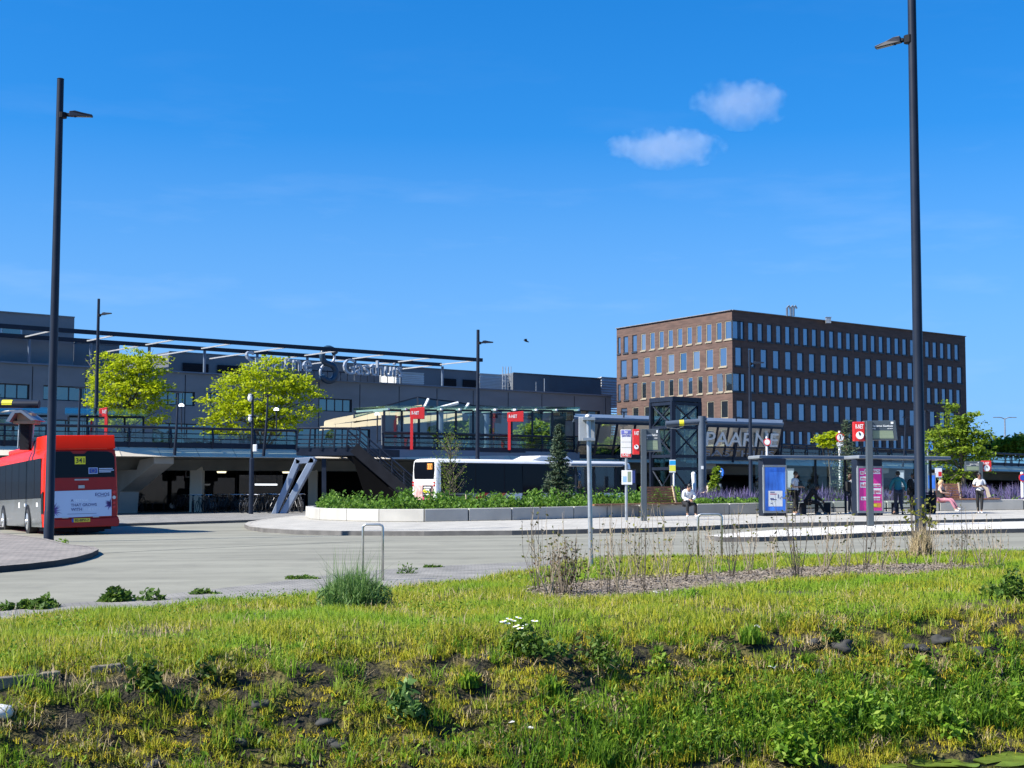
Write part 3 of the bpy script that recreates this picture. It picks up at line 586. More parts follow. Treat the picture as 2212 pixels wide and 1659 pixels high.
def along(px, u=0, h=0):
    """a point on the deck: px in the picture at the front edge, u metres back, h above the soffit edge"""
    d = dd(px); p = P(px, dy(px), d); i = max(k for k in range(ne_) if dn[k][0] <= px or k == 0); return p + nrm[min(i, ne_ - 1)] * u + Z * h
for px in (345, 985, 1545, 1925):
    c = along(px, 6.4); t = (along(px + 20) - along(px)); t.z = 0; t.normalize(); n = Vec((-t.y, t.x, 0)); zs = c.z - .75; g0 = gz(c.x) + .1
    pr = MB(); hw = .62
    poly = [(-1.05, g0), (1.05, g0), (1.2, g0 + 1.35), (5.6, zs + .72), (5.6, zs + .1 if 0 else zs + .72), (3.6, zs + .45), (2.2, zs + .02), (-2.2, zs + .02), (-3.6, zs + .45), (-5.6, zs + .72), (-1.2, g0 + 1.35)]
    poly = [(-1.05, g0), (1.05, g0), (1.2, g0 + 1.3), (5.7, zs + .35), (5.7, zs + .74), (3.8, zs + .6), (3.4, zs + .02), (-3.4, zs + .02), (-3.8, zs + .6), (-5.7, zs + .74), (-5.7, zs + .35), (-1.2, g0 + 1.3)]
    pr.prism([c + n * (-a) - t * hw + Z * (z - c.z) for a, z in poly], t * hw * 2); pr.build('pier', m_concd if 0 else m_conc, via, bevel=.04)
# railing (a thing of its own on the deck edge)
def railing(label, pxs, group='deck railings', u=.62, step=2.3):
    a = along(pxs[0]); r = thing('deck_railing', label, 'railing', tuple(a), group)
    idx = np.linspace(pxs[0], pxs[1], 14); pts = [along(x, u, FH) for x in idx]
    for h, rad, nm in ((1.16, .085, 'handrail'), (.84, .03, 'rail'), (.55, .035, 'rail')):
        m = MB(); m.tube([p + Z * h - Z * 0 for p in pts], rad, 6); m.build(nm, m_steel, r)
    m = MB()
    for p, q in zip(pts, pts[1:]): m.beam(p + Z * .17, q + Z * .17, .06, .3)
    m.build('kick_plate', m_steel, r)
    g_ = MB()
    for p, q in zip(pts, pts[1:]): g_.quad(p + Z * .34, q + Z * .34, q + Z * .82, p + Z * .82)
    g_.build('glass_panel', m_glassg, r)
    tot = sum((q - p).length for p, q in zip(pts, pts[1:])); n = int(tot / step)
    for k in range(n + 1):
        f = k / n * 13; i = min(12, int(f)); p = pts[i].lerp(pts[i + 1], f - i); nn = (pts[i + 1] - pts[i]).cross(Z).normalized()
        if nn.y > 0: nn = -nn
        m = MB(); m.beam(p + nn * .02, p + nn * .13 + Z * .6, .06, .12, up=(pts[i + 1] - pts[i])); m.beam(p + nn * .13 + Z * .6, p + Z * 1.15, .06, .11, up=(pts[i + 1] - pts[i])); m.build('baluster', m_steel, r)
railing('dark steel and glass railing along the left half of the viaduct edge', (-260, 648))
railing('dark railing on the viaduct edge behind the bus shelters at right', (1694, 2700))
railing('dark railing with glass on the viaduct edge above the white bus', (832, 1245), u=.35)
# plinth wall in the shade beneath the deck, with posters, columns and a glazed front
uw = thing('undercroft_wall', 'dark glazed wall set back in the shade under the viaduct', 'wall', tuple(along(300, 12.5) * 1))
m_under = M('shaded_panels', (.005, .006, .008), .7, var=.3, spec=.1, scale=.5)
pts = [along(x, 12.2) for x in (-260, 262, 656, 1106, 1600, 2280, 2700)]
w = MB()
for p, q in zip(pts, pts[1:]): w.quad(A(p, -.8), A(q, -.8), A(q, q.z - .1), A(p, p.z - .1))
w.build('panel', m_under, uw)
cl = MB(); pl_ = MB()
for x in np.arange(280, 900, 26):
    p = along(x, 11.9); cl.box((p.x, p.y, 1.2), (.09, .09, 2.6))
for x0, x1, z0, z1 in ((395, 440, .4, 2.0), (450, 520, .3, 2.2), (530, 560, .2, 2.1), (600, 690, .3, 2.0), (700, 800, .2, 2.2), (1700, 1900, .3, 2), (1960, 2100, .3, 2)):
    p, q = along(x0, 11.8), along(x1, 11.8); pl_.quad(A(p, z0), A(q, z0), A(q, z1), A(p, z1))
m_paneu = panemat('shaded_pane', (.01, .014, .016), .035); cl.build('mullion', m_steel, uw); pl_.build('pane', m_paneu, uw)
for px, wd, mt in ((496, .75, m_concw), (758, .55, m_concw), (1975, .5, m_concw)):
    p = along(px - 6, 4.5); q = MB(); q.box((p.x, p.y, 1.15), (wd, wd, 3.3)); tag(q.build('column', mt, None, loc=(p.x, p.y, gz(p.x)), bevel=.03), {496: 'pale square column in the shade beside the bicycle racks', 758: 'pale round-edged column under the stair behind the planter', 1975: 'pale column under the viaduct at right'}[px], 'column')
# LIFT lettering and ceiling lamps
p = along(566, 9.5); q = MB(); q.text('LIFT', (p.x - 1.0, p.y, 2.0), (1, 0, 0), (0, 0, 1), .62, 0, .02); q.box((p.x, p.y + .06, 2.2), (2.2, .05, .9), 1)
tag(q.build('lift_sign', [m_galv, m_under], None, loc=(p.x, p.y, 2)), 'dim LIFT lettering on a dark panel under the viaduct', 'sign')
m_lamp = M('lamp_glow', (.9, .85, .6), .4)
m_lamp.node_tree.nodes['Principled BSDF'].inputs['Emission Color'].default_value = (1, .9, .6, 1); m_lamp.node_tree.nodes['Principled BSDF'].inputs['Emission Strength'].default_value = .9
m_lampw = M('tube_glow', (.9, .92, .9), .4)
m_lampw.node_tree.nodes['Principled BSDF'].inputs['Emission Color'].default_value = (.9, .95, 1, 1); m_lampw.node_tree.nodes['Principled BSDF'].inputs['Emission Strength'].default_value = 1.0
for x, lb in ((551, 'small warm ceiling lamp under the viaduct near the camera mast'), (702, 'small warm ceiling lamp under the viaduct above the tilted frame')):
    p = along(x, 5); q = MB(); q.cyl((p.x, p.y, p.z - .8), (p.x, p.y, p.z - .9), .3, .25, 12); tag(q.build('ceiling_lamp', m_lamp, None, loc=(p.x, p.y, p.z - .8)), lb, 'lamp', 'lamps under the viaduct')
a, b = along(655, 7), along(712, 7); q = MB(); q.beam(A(a, 1.55), A(b, 1.55), .12, .1); q.beam(A(a, 1.63), A(b, 1.63), .2, .06, 1)
for p in (a, b): q.beam(A(p, 1.65), A(p, p.z - .75), .03, .03, 1, up=(1, 0, 0))
tag(q.build('strip_light', [m_lampw, m_steel], None, loc=A(a, 1.6)), 'long white strip light hanging over the bicycle racks', 'lamp')
# dark wedge beneath the stair is shade made as a sheet
# ---- stair from the deck down to the platform
stair = thing('steel_stair', 'black steel stair descending from the viaduct landing to the square', 'stair', tuple(G(870, 1108)))
d0 = 84.0
a, b = P(770, 972, d0 - 1.5), P(898, 1083, d0 - 1.5); w_ = 2.4
back = Vec((-.35, 1, 0)).normalized() * w_
for k, (o_) in enumerate((Vec((0, 0, 0)), back)):
    m = MB(); m.beam(a + o_, b + o_, .08, .62); m.beam(a + o_, a + o_ + (a - b).normalized() * .2, .08, .62); m.build('stringer', m_black, stair)
    for hh, rr_ in ((1.25, .05), (.75, .02), (.95, .02), (.55, .02)):
        m = MB(); m.tube([a + o_ + Z * hh, b + o_ + Z * hh], rr_, 5); m.build('handrail' if rr_ > .03 else 'rail', m_steel, stair)
    for f in np.linspace(0, 1, 6): m = MB(); p = a.lerp(b, f) + o_; m.tube([p, p + Z * 1.25], .03, 5); m.build('baluster', m_steel, stair)
for f in np.linspace(.02, .98, 19): m = MB(); p = a.lerp(b, f) + Z * .1; m.obox(p, Vec((.34, 0, 0)), back, Z * .05); m.build('tread', m_black, stair)
m = MB(); q0, q1, q2, q3 = P(640, 984, d0), P(775, 984, d0), P(775, 984, d0) + Vec((2, 5, 0)), P(640, 984, d0) + Vec((2, 5, 0)); m.prism([q0, q1, q2, q3], Z * .45); m.build('landing', m_steel, stair)
m = MB()
for h in (.5, .7, .95, 1.2, 1.6): m.tube([q0 + Z * h, q1 + Z * h], .06 if h == 1.6 else .03, 5); m.tube([q1 + Z * h, q1 + Z * h + back], .03, 5)
for f in np.linspace(0, 1, 6): p = q0.lerp(q1, f); m.beam(p + Z * .3, p + Z * 1.6 + Vec((.1, -.1, 0)), .07, .09, up=(1, 0, 0))
m.build('landing_railing', m_steel, stair)
m = MB(); m.beam(P(700, 990, d0 + .4), Vec((P(700, 990, d0).x, d0 + .4, 0)), .25, .25, up=(1, 0, 0)); m.build('post', m_steel, stair)
m = MB(); m.prism([a + Z * -.3 + back * .5, P(812, 1108, d0) + back * .5, b + back * .5 + Z * -.3], back * .02); m.build('underside_shade', M('stair_shade', (.004, .004, .005), .8, spec=.1), stair)  # dark sheet added for the shade under the open stair, not a real panel
# ---- lift tower
ltd = 96.0
lt = thing('lift_tower', 'square glass lift tower with dark steel frame and X bracing', 'tower', (P(1460, 1040, ltd).x, ltd, 0))
ztop, zb_ = P(1450, 866, ltd).z, .1
c0, c1, c2 = P(1408, 1000, ltd + 2.2), P(1454, 1000, ltd), P(1511, 1000, ltd + 1.6); c3 = c0 + c2 - c1
cs = [A(c, 0) for c in (c0, c1, c2, c3)]
for c in cs: m = MB(); m.beam(A(c, zb_), A(c, ztop), .28, .28, up=(1, .3, 0)); m.build('post', m_steel, lt)
lev = [zb_ + .2, P(1450, 1012, ltd).z, P(1450, 985, ltd).z, P(1450, 922, ltd).z, ztop - .15]
for z in lev:
    m = MB()
    for i in range(4): m.beam(A(cs[i], z), A(cs[(i + 1) % 4], z), .18, .2)
    m.build('ring_beam', m_steel, lt)
for z0, z1 in ((lev[0], lev[1]), (lev[2], lev[3]), (lev[3], lev[4])):
    for i in range(4):
        p, q = cs[i], cs[(i + 1) % 4]; m = MB(); m.tube([A(p, z0), A(q, z1)], .06, 5); m.tube([A(q, z0), A(p, z1)], .06, 5); m.build('brace', m_steel, lt)
m = MB()
for i in range(4):
    p, q = cs[i], cs[(i + 1) % 4]; m.quad(A(p, zb_), A(q, zb_), A(q, ztop - .2), A(p, ztop - .2))
m.build('glass_wall', m_glassg, lt)
m = MB(); cc = (cs[0] + cs[2]) / 2; m.prism([A(cc + (c - cc) * 1.1, ztop) for c in cs], Z * .3); m.build('roof', m_steel, lt)
m = MB(); m.box((cc.x, cc.y, 2.1), (1.3, 1.3, 2.2)); m.build('lift_car', m_under, lt)
m = MB()
for dx in (-.7, .7): m.beam((cc.x + dx, cc.y + .6, .2), (cc.x + dx, cc.y + .6, ztop), .1, .1, up=(1, 0, 0))
m.build('guide_rail', m_galv, lt)
# ---- glazed gallery with big letters
gl = thing('glass_gallery', 'leaning glass gallery on the viaduct with big white letters SPAARNE', 'building', tuple(along(1560, 0)))
def gp(px, py, u=0): return P(px, py, dd(px) + u)
fm, pu, plw, rfm = MB(), MB(), MB(), MB()
xs = list(np.linspace(1248, 1520, 8)) + list(np.linspace(1520, 1682, 8))[1:]
yt, ym, yb = (lambda x: 913 + (x - 1240) * .028), (lambda x: 961 + (x - 1240) * .016), (lambda x: 984 + (x - 1240) * .014)
for i, x in enumerate(xs):
    T, Mi, B = gp(x + 8, yt(x), -.9), gp(x, ym(x), -.25), gp(x - 4, yb(x), .3)
    fm.beam(T, Mi, .09, .16, up=(1, .4, 0)); fm.beam(Mi, B, .09, .16, up=(1, .4, 0))
    if i: pu.quad(pM, Mi, T, pT); plw.quad(pB, B, Mi, pM); fm.beam(pM, Mi, .08, .1); fm.beam(pB, B, .1, .35); fm.beam(pT, T, .1, .12)
    pT, pM, pB = T, Mi, B
fm.build('frame', m_steel, gl); pu.build('upper_pane', glassmat('milky_glass', (.5, .62, .58), .3, .3), gl); plw.build('lower_pane', m_glassd, gl)
a, b = gp(1240, 905, -1.1), gp(1693, 918, -1.1); n = Vec((-.56, .83, 0)); rfm.prism([a, b, gp(1693, 911, 2.6), gp(1240, 898, 2.6)], Z * .14); rfm.prism([a, b, b - Z * .2 + n * .15, a - Z * .2 + n * .15], n * .05); rfm.build('roof', m_bluemet, gl)
m = MB()
def gtext(t, x0, x1, fy, dx, dpt, hgt, mat):
    a, b = gp(x0, fy(x0), dpt), gp(x1, fy(x1), dpt); top = gp((x0 + x1) / 2 + dx, fy((x0 + x1) / 2) - 25, dpt - .4); upd = (top - (a + b) / 2).normalized()
    m = MB(); m.text(t, a, (b - a), upd, hgt, 0, .02, 'l', fit=(b - a).length, off=.006); m.build('lettering', mat, gl)
gtext('SPAARNE', 1502, 1679, lambda x: ym(x) - 3, 5, -.42, 1.62, m_text)
gtext('GASTHUIS', 1510, 1672, lambda x: yb(x) - 3, 3, .1, .75, M('faint_lettering', (.25, .28, .33), .5))
bw = MB(); a, b = along(1250, 4.0, .4), along(1690, 4.0, .4)
# ---- glass platform shelter on the deck, above the white bus
gs = thing('glass_pavilion', 'glass walled platform pavilion with flat roof above the white bus', 'pavilion', tuple(along(1030, 1)))
fx = [830, 868, 905, 945, 985, 1022, 1062, 1105, 1150, 1193, 1240]
fm, pn_, rl = MB(), MB(), MB(); T0 = lambda x: gp(x, 886 + (x - 830) * .004, 1.2); B0 = lambda x: gp(x, 971 + (x - 830) * .016, 1.2)
for i, x in enumerate(fx):
    T, B = T0(x), B0(x); fm.beam(B, T, .1 if i % 2 else .2, .14, up=(1, 0, 0))
    if i: pn_.quad(B0(fx[i - 1]), B, T, T0(fx[i - 1])); fm.beam(T0(fx[i - 1]), T, .1, .14); fm.beam(B0(fx[i - 1]).lerp(T0(fx[i - 1]), .31), B.lerp(T, .31), .06, .09)
fm.build('frame', m_steel, gs); pn_.build('pane', m_glass, gs)
m = MB(); bk_ = Vec((-.6, .8, 0)) * 3.4; fr_ = Vec((.6, -.8, 0)) * .5
a, b = T0(822) + Z * .1, T0(1243) + Z * .1; m.prism([a + fr_, b + fr_, b + bk_, a + bk_], Z * .16); m.build('roof', m_glassg, gs)
m = MB()
for x in fx[::1]: T = T0(x) + Z * .05; m.beam(T + fr_ * 1.1, T + bk_, .13, .12)
m.build('roof_rib', m_lightmet, gs)
m = MB()
for x in (850, 1040, 1215): p, q = T0(x - 16) + bk_ * .15, T0(x + 16) + bk_ * .15; o0, o1 = B0(x - 16) + bk_ * .15, B0(x + 16) + bk_ * .15; m.prism([o0 + Z * .3, o1 + Z * .3, q - Z * .3, p - Z * .3], bk_.normalized() * .08)
m.build('service_panel', m_dark2, gs)
m = MB(); 
for x in (880, 960, 1120, 1200): p = B0(x) + bk_ * .5; m.box((p.x, p.y, p.z + .62), (1.9, .5, .08)); m.box((p.x - .7, p.y, p.z + .3), (.08, .4, .6)); m.box((p.x + .7, p.y, p.z + .3), (.08, .4, .6))
m.build('bench', m_steel, gs)
# vertical deck edge below it; its bluish shade is put into the colour
m = MB(); a, b = gp(830, 970, .1), gp(1252, 977, .1); a2, b2 = gp(830, 991, .1), gp(1252, 995, .1)
m.prism([a, b, b2, a2], Vec((-.1, .25, 0))); tag(m.build('parapet', m_bluemet, None, loc=tuple(a2)), 'vertical deck edge above the white bus, coloured bluish for its shade', 'parapet')
# ---- curved glass canopy at the entrance
cv = thing('entrance_canopy', 'sloping glass canopy with cream curved soffit at the hospital entrance', 'canopy', (P(850, 960, 108).x, 108, 0))
m_cream = M('cream_soffit', (.4, .34, .21), .6, var=.1, scale=.5)
dC = 108
for x0, x1, y0a, y0b, y1a, y1b in ((700, 912, 913, 878, 921, 893), (690, 1000, 925, 895, 930, 908)):
    k = 9; m = MB()
    for i in range(k):
        xa, xb = x0 + (x1 - x0) * i / k, x0 + (x1 - x0) * (i + .96) / k; f, f2 = i / k, (i + .96) / k
        ya, yb_ = y0a + (y0b - y0a) * f ** .8, y0a + (y0b - y0a) * f2 ** .8; za, zb2_ = y1a + (y1b - y1a) * f ** .8, y1a + (y1b - y1a) * f2 ** .8
        dq = dC + (0 if y0a < 920 else 2.5); m.prism([P(xa, ya, dq + 1.2), P(xb, yb_, dq + 1.2), P(xb, zb2_, dq), P(xa, za, dq)], Vec((0, .4, .15)))
    m.build('soffit', m_cream, cv)
gg, ff = MB(), MB(); tp = [(765, 893), (820, 880), (902, 858), (945, 864), (985, 868), (1030, 878), (1090, 884), (1150, 890)]; bt = [(765, 912), (820, 902), (902, 884), (945, 888), (985, 891), (1030, 893), (1090, 895), (1150, 897)]
for i in range(len(tp)):
    dq = 109 + i * .6; T, B = P(*tp[i], dq), P(*bt[i], dq - .4); ff.beam(B, T, .09, .12, up=(1, 0, 0))
    if i: gg.quad(pB, B, T, pT); ff.beam(pT, T, .09, .1); ff.beam(pB, B, .1, .12)
    pT, pB = T, B
gg.build('glass', m_glassg, cv); ff.build('frame', m_steel, cv)
m = MB()
for x0, y0, x1, y1 in ((912, 889, 925, 862), (1000, 892, 1012, 872), (930, 886, 990, 870)): m.beam(P(x0, y0, 107.5), P(x1, y1, 108.5), .16, .16, up=(1, 0, 0))
m.build('strut', m_lightmet, cv)
m = MB()
for x in (866, 952, 1050): p = P(x, 895, 109); m.tube([A(p, 1), A(p, p.z)], .22, 10)
m.build('column', m_bluemet, cv)
# left glass shelter row on the deck
for k, (x0, x1, lb) in enumerate(((-60, 118, 'glass bus shelter on the viaduct behind the big left lamp'), (140, 318, 'glass bus shelter on the viaduct beside the small red stop sign'))):
    s_ = thing('deck_shelter', lb, 'bus shelter', tuple(along(x0, 4, .4)), 'glass shelters on the viaduct')
    f_, g_, r_ = MB(), MB(), MB(); T = lambda x, u: P(x, 899 + (x - 100) * .012, dd(x) + u); B = lambda x, u: P(x, 962, dd(x) + u)
    ks = np.linspace(x0 + 8, x1 - 8, 5)
    for i, x in enumerate(ks):
        f_.beam(B(x, 6), T(x, 6), .1, .1, up=(1, 0, 0)); 
        if i: g_.quad(B(ks[i - 1], 6), B(x, 6), T(x, 6), T(ks[i - 1], 6)); f_.beam(T(ks[i - 1], 6), T(x, 6), .1, .12)
    r_.prism([T(x0, 4.0) + Z * .1, T(x1, 4.0) + Z * .1, T(x1, 6.6) + Z * .45, T(x0, 6.6) + Z * .45], Z * .08)
    f_.build('frame', m_steel, s_); g_.build('pane', m_glass, s_); r_.build('roof', m_glassg, s_)
# ------------------------------------------------------------------ buses
m_busred = M('bus_red', (.72, .02, .003), .35, var=.05, coat=.03, rvar=.05, spec=.15)
m_busred_shade = M('bus_red_shade', (.32, .012, .01), .4, var=.08, coat=.1, spec=.3)  # body red darkened: the shade on the rear is put into the colour
m_busside = M('silver_side_panel', (.2, .215, .215), .22, metal=.5, var=.15, scale=1.2, coat=.3)
m_tyre = M('rubber', (.02, .02, .021), .8, var=.2); m_rim = M('wheel_rim', (.5, .5, .5), .35, metal=.6)
m_yel = M('yellow_display', (.85, .75, .02), .5, var=.02); m_blue = M('flag_blue', (.02, .06, .35), .5, var=.03)
m_ad = M('ad_pale_blue', (.5, .6, .78), .5, var=.06, scale=.8); m_purple = M('ad_purple', (.12, .07, .3), .5, var=.5, scale=4); m_navy = M('navy_lettering', (.03, .05, .2), .5)
m_plate = M('plate_yellow', (.65, .5, .04), .5); m_lens = M('red_lens', (.5, .02, .02), .15, var=.1); m_buswhite = M('bus_white', (.75, .75, .74), .3, var=.04, coat=.3); m_ora = M('orange_display', (.7, .28, .05), .5)
m_buswin = panemat('bus_window', (.003, .004, .007), .013, .03, .0)
def shell(W_, L_, H_, zb=.3, rear=.1):
    w = W_ / 2; pr = [(-w * .97, zb), (-w, zb + .5), (-w, 1.2), (-w * .985, 2.2), (-w * .965, H_ - .32), (-w * .91, H_ - .12), (-w * .8, H_ - .02), (-w * .6, H_)]
    pr = pr + [(-x, z) for x, z in pr[::-1]]; m = MB(); n = len(pr); ys = [(0, .955, .05), (.04, .975, .03), (.16, 1, 0), (L_ - .3, 1, 0), (L_ - .08, .96, .06), (L_, .88, .14)]
    for y, s, d in ys: m.v += [Vec((x * s, y + (z - zb) * rear * (1 if y < 1 else -.3) * .3, zb + (z - zb) * (1 - d * .35))) for x, z in pr]
    for j in range(len(ys) - 1):
        for i in range(n): m.f.append((j * n + i, j * n + (i + 1) % n, (j + 1) * n + (i + 1) % n, (j + 1) * n + i)); m.m.append(0)
    m.f += [tuple(range(n)), tuple(range((len(ys) - 1) * n, len(ys) * n))[::-1]]; m.m += [0, 0]; return m
def wheel(parent, x, y, r=.48, side=-1):
    m = MB(); m.tube([(x + side * .02, y, r), (x + side * .02 - side * .06, y, r)][::-1] + [], .0001, 4) if 0 else None
    m.cyl((x, y, r), (x - side * .28, y, r), r, n=20); m.cyl((x + side * .03, y, r), (x, y, r), r * .9, r, n=20); t = m.build('wheel', m_tyre, parent, smooth='auto')
    m = MB(); m.cyl((x + side * .035, y, r), (x + side * .045, y, r), r * .62, r * .55, n=18); m.cyl((x + side * .045, y, r), (x + side * .09, y, r), r * .22, r * .16, n=10); m.build('rim', m_rim, t, smooth='auto')
def arch(m, x, y, r, side=-1, mat=0):
    pts = [(x, y + r * math.cos(a), .48 + r * math.sin(a)) for a in np.linspace(-.35, math.pi + .35, 14)]; m.prism(pts, (side * .012, 0, 0), mat)
RB = thing('red_bus', 'red city bus on line 341 seen from behind beside the tall left lamp', 'bus')
Wd, Ln, Hh = 2.45, 12.0, 3.02
shell(Wd, Ln, Hh, .3).build('body', m_busred, RB, smooth='auto')
rear = MB(); rr_ = lambda x, z, d=.03: Vec((x, -d + (z - .3) * .03, z))
rear.prism([rr_(-1.15, .56), rr_(1.15, .56), rr_(1.17, 1.3), rr_(1.13, 2.86), rr_(-1.13, 2.86), rr_(-1.17, 1.3)], (0, .06, 0)); rear.build('rear_panel', m_busred_shade, RB, bevel=.03)
m = MB(); m.prism([rr_(-1.2, .27, .07), rr_(1.2, .27, .07), rr_(1.24, .42, .07), rr_(1.2, .6, .06), rr_(.75, .56, .07), rr_(-.75, .56, .07), rr_(-1.2, .6, .06), rr_(-1.24, .42, .07)], (0, .12, 0)); m.build('bumper', m_busred_shade, RB, bevel=.03)
m = MB(); m.prism([rr_(-1.08, 1.93, .045), rr_(1.1, 1.93, .045), rr_(1.1, 2.6, .045), rr_(1.02, 2.74, .045), rr_(.85, 2.8, .045), rr_(.2, 2.82, .045), rr_(.1, 2.73, .045), rr_(-.26, 2.73, .045), rr_(-.36, 2.82, .045), rr_(-1.02, 2.8, .045)], (0, .02, 0)); rw = m.build('rear_window', m_buswin, RB)
m = MB(); m.prism([rr_(-.22, 2.38, .06), rr_(.13, 2.38, .06), rr_(.13, 2.64, .06), rr_(-.22, 2.64, .06)], (0, .01, 0)); m.text('341', rr_(-.185, 2.43, .063), (1, 0, 0), (0, .03, 1), .22, 1, .002, fit=.28); m.build('line_number', [m_yel, m_blk], rw)
m = MB(); m.prism([rr_(.23, 2.05, .06), rr_(.53, 2.05, .06), rr_(.53, 2.26, .06), rr_(.23, 2.26, .06)], (0, .01, 0), 1); m.prism([rr_(.25, 2.07, .062), rr_(.51, 2.07, .062), rr_(.51, 2.24, .062), rr_(.25, 2.24, .062)], (0, .001, 0), 0)
for k in range(12): a = k * math.pi / 6; m.box(rr_(.38 + .07 * math.cos(a), 2.155 + .06 * math.sin(a), .065), (.014, .003, .014), 2)
for k, w_ in enumerate((.46, .5, .4)): m.box(rr_(.57 + w_ / 2, 2.22 - k * .055, .062), (w_, .004, .03), 1)
m.build('flag_sticker', [m_blue, m_ad, m_yel], rw)
m = MB(); m.prism([rr_(-1.16, .6, .05), rr_(.98, .62, .05), rr_(.98, 1.51, .05), rr_(-1.16, 1.49, .05)], (0, .015, 0)); ad = m.build('advert_panel', m_ad, RB)
m = MB(); X, Y_ = (1, 0, 0), (0, .03, 1)
for t, x, z, s_, mt in (('ECHOS', .44, 1.3, .15, 0), ('A', -.36, 1.13, .12, 0), ('FESTIVAL', -.24, 1.13, .12, 1), ('THAT GROWS', -.36, .97, .13, 0), ('WITH', -.36, .82, .14, 0), ('THE CITY.', .06, .82, .13, 1)): m.text(t, rr_(x, z, .053), X, Y_, s_, mt, .002)
for x_, z_, w_ in ((.66, 1.27, .3), (0, .72, .95)): m_ = MB(); m_.box(rr_(x_, z_, .052), (w_, .004, .012)); m_.build('printed_line', m_navy, ad)
m.build('lettering', [m_navy, M('pale_lettering', (.66, .74, .88), .5)], ad)
m = MB()
for cx, cz, R0 in ((-.95, .84, .34), (.93, 1.02, .22)):
    for k in range(26):
        a = k / 26 * 2 * math.pi + random.random() * .2; L0 = R0 * random.uniform(.6, 1.05); p = Vec((cx, 0, cz)); d = Vec((math.cos(a), 0, math.sin(a))); q = p + d * L0; s_ = Vec((-d.z, 0, d.x)) * .03
        if q.x > .97: q = p + d * max(.02, (.97 - p.x) / d.x)
        pts = [p - s_, p + s_, q]; m.add([rr_(v.x, v.z, .053) for v in pts], [(0, 1, 2)], 0)
m.build('flower_print', m_purple, ad)
m = MB(); m.prism([rr_(-.34, .44, .085), rr_(.26, .44, .085), rr_(.26, .57, .085), rr_(-.34, .57, .085)], (0, .01, 0)); m.prism([rr_(-.34, .44, .088), rr_(-.28, .44, .088), rr_(-.28, .57, .088), rr_(-.34, .57, .088)], (0, .002, 0), 2); m.text('82-BPV-7', rr_(-.24, .465, .09), X, Y_, .11, 1, .002, fit=.46); m.build('licence_plate', [m_plate, m_blk, m_blue], RB)
m = MB(); m.box(rr_(-.01, 1.62, .05), (.2, .05, .1)); m.box(rr_(-.01, 1.585, .07), (.14, .03, .03)); m.build('latch', m_galv, RB)
m = MB(); m.box(rr_(.0, 1.86, .045), (.46, .012, .05)); m.build('badge', m_galv, RB)
for sx in (-1, 1):
    for k, (z, mt) in enumerate(((1.42, m_lens), (1.24, m_rim), (1.06, m_lens), (.92, m_lens))): m = MB(); m.cyl(rr_(sx * 1.07, z, .02), rr_(sx * 1.07, z, .05), .06 if k < 2 else .05, n=12); m.build('tail_light', mt, RB)
for x in (-.55, .45): m = MB(); m.box(rr_(x, .6, .09), (.2, .02, .03)); m.build('reflector', m_rim, RB)
m = MB(); m.box(rr_(0, 2.92, .03), (1.7, .06, .05)); m.build('spoiler_edge', M('pale_red', (.7, .25, .2), .3), RB)
# roof pod, stepping down towards the front
pod = [(-.02, 2.92), (.12, 3.36), (2.0, 3.38), (2.7, 3.12), (3.1, 2.99), (3.1, 2.9), (-.02, 2.9)]
m = MB(); w = 1.12
m.prism([(-w, y, z) for y, z in pod], (2 * w, 0, 0)); po = m.build('roof_pod', m_busred, RB, bevel=.2, smooth='auto'); po.modifiers['bevel'].segments = 5
m = MB(); m.box((0, 7.4, 3.1), (1.9, 5.0, .2)); m.build('battery_pack', m_busred, RB, bevel=.06)
m = MB(); m.tube([(-.9, 3.6, 3.0), (-.9, 3.2, 3.35)], .035, 6); m.build('aerial', m_white, RB)
m = MB(); m.prism([(-1.2255, .6, 1.27), (-1.2255, 11.65, 1.27), (-1.205, 11.65, 2.62), (-1.205, .6, 2.62)], (-.006, 0, 0)); m.build('window_band', m_black, RB)
for y0, y1 in ((.62, 1.85), (1.92, 3.6), (3.68, 5.3), (5.38, 7.0), (7.1, 8.6), (8.7, 10.2), (10.3, 11.6)):
    wn = MB(); wn.prism([(-1.23, y0, 1.29), (-1.23, y1, 1.29), (-1.21, y1, 2.6), (-1.21, y0, 2.6)], (-.008, 0, 0)); wn.build('side_window', m_buswin, RB)
m = MB(); m.prism([(-1.2, .5, .3), (-1.2, 11.7, .3), (-1.227, 11.7, .8), (-1.227, .5, .8)], (-.008, 0, 0)); m.prism([(-1.227, .5, .8), (-1.227, 11.7, .8), (-1.229, 11.7, 1.27), (-1.229, .5, 1.27)], (-.008, 0, 0)); m.build('side_panel', m_busside, RB)
m = MB(); m.box((-1.24, 1.3, 1.06), (.004, .32, .14)); m.box((-1.24, 3.8, 1.06), (.004, .5, .1)); m.box((-1.24, 5.2, 1.06), (.004, .3, .2)); m.build('side_sticker', m_white, RB)
m = MB(); arch(m, -1.238, 3.3, .6); m.build('wheel_arch', m_black, RB); m = MB(); arch(m, -1.238, 9.2, .6); m.build('wheel_arch', m_black, RB)
for y in (3.3, 9.2): wheel(RB, -1.225, y); wheel(RB, 1.18, y, side=1)
m = MB(); m.prism([(-1.23, .12, .75), (-1.23, .5, .75), (-1.23, .5, 1.4), (-1.23, .12, 1.5)], (-.012, 0, 0)); m.build('corner_grille', m_black, RB)
m = MB(); m.box((0, 1.2, .32), (2.1, 1.6, .3)); m.box((.35, .5, .25), (.9, .5, .3)); m.build('underbody', m_black, RB)
ha = R(27.3); y0 = 47.8; rc = Vec((-.3242 * y0, y0, 0)) + Vec((math.cos(ha), math.sin(ha), 0)) * 1.225
RB.location = (rc.x, rc.y, gz(rc.x)); RB.rotation_euler = (R(-1.0), R(-1.4), ha)
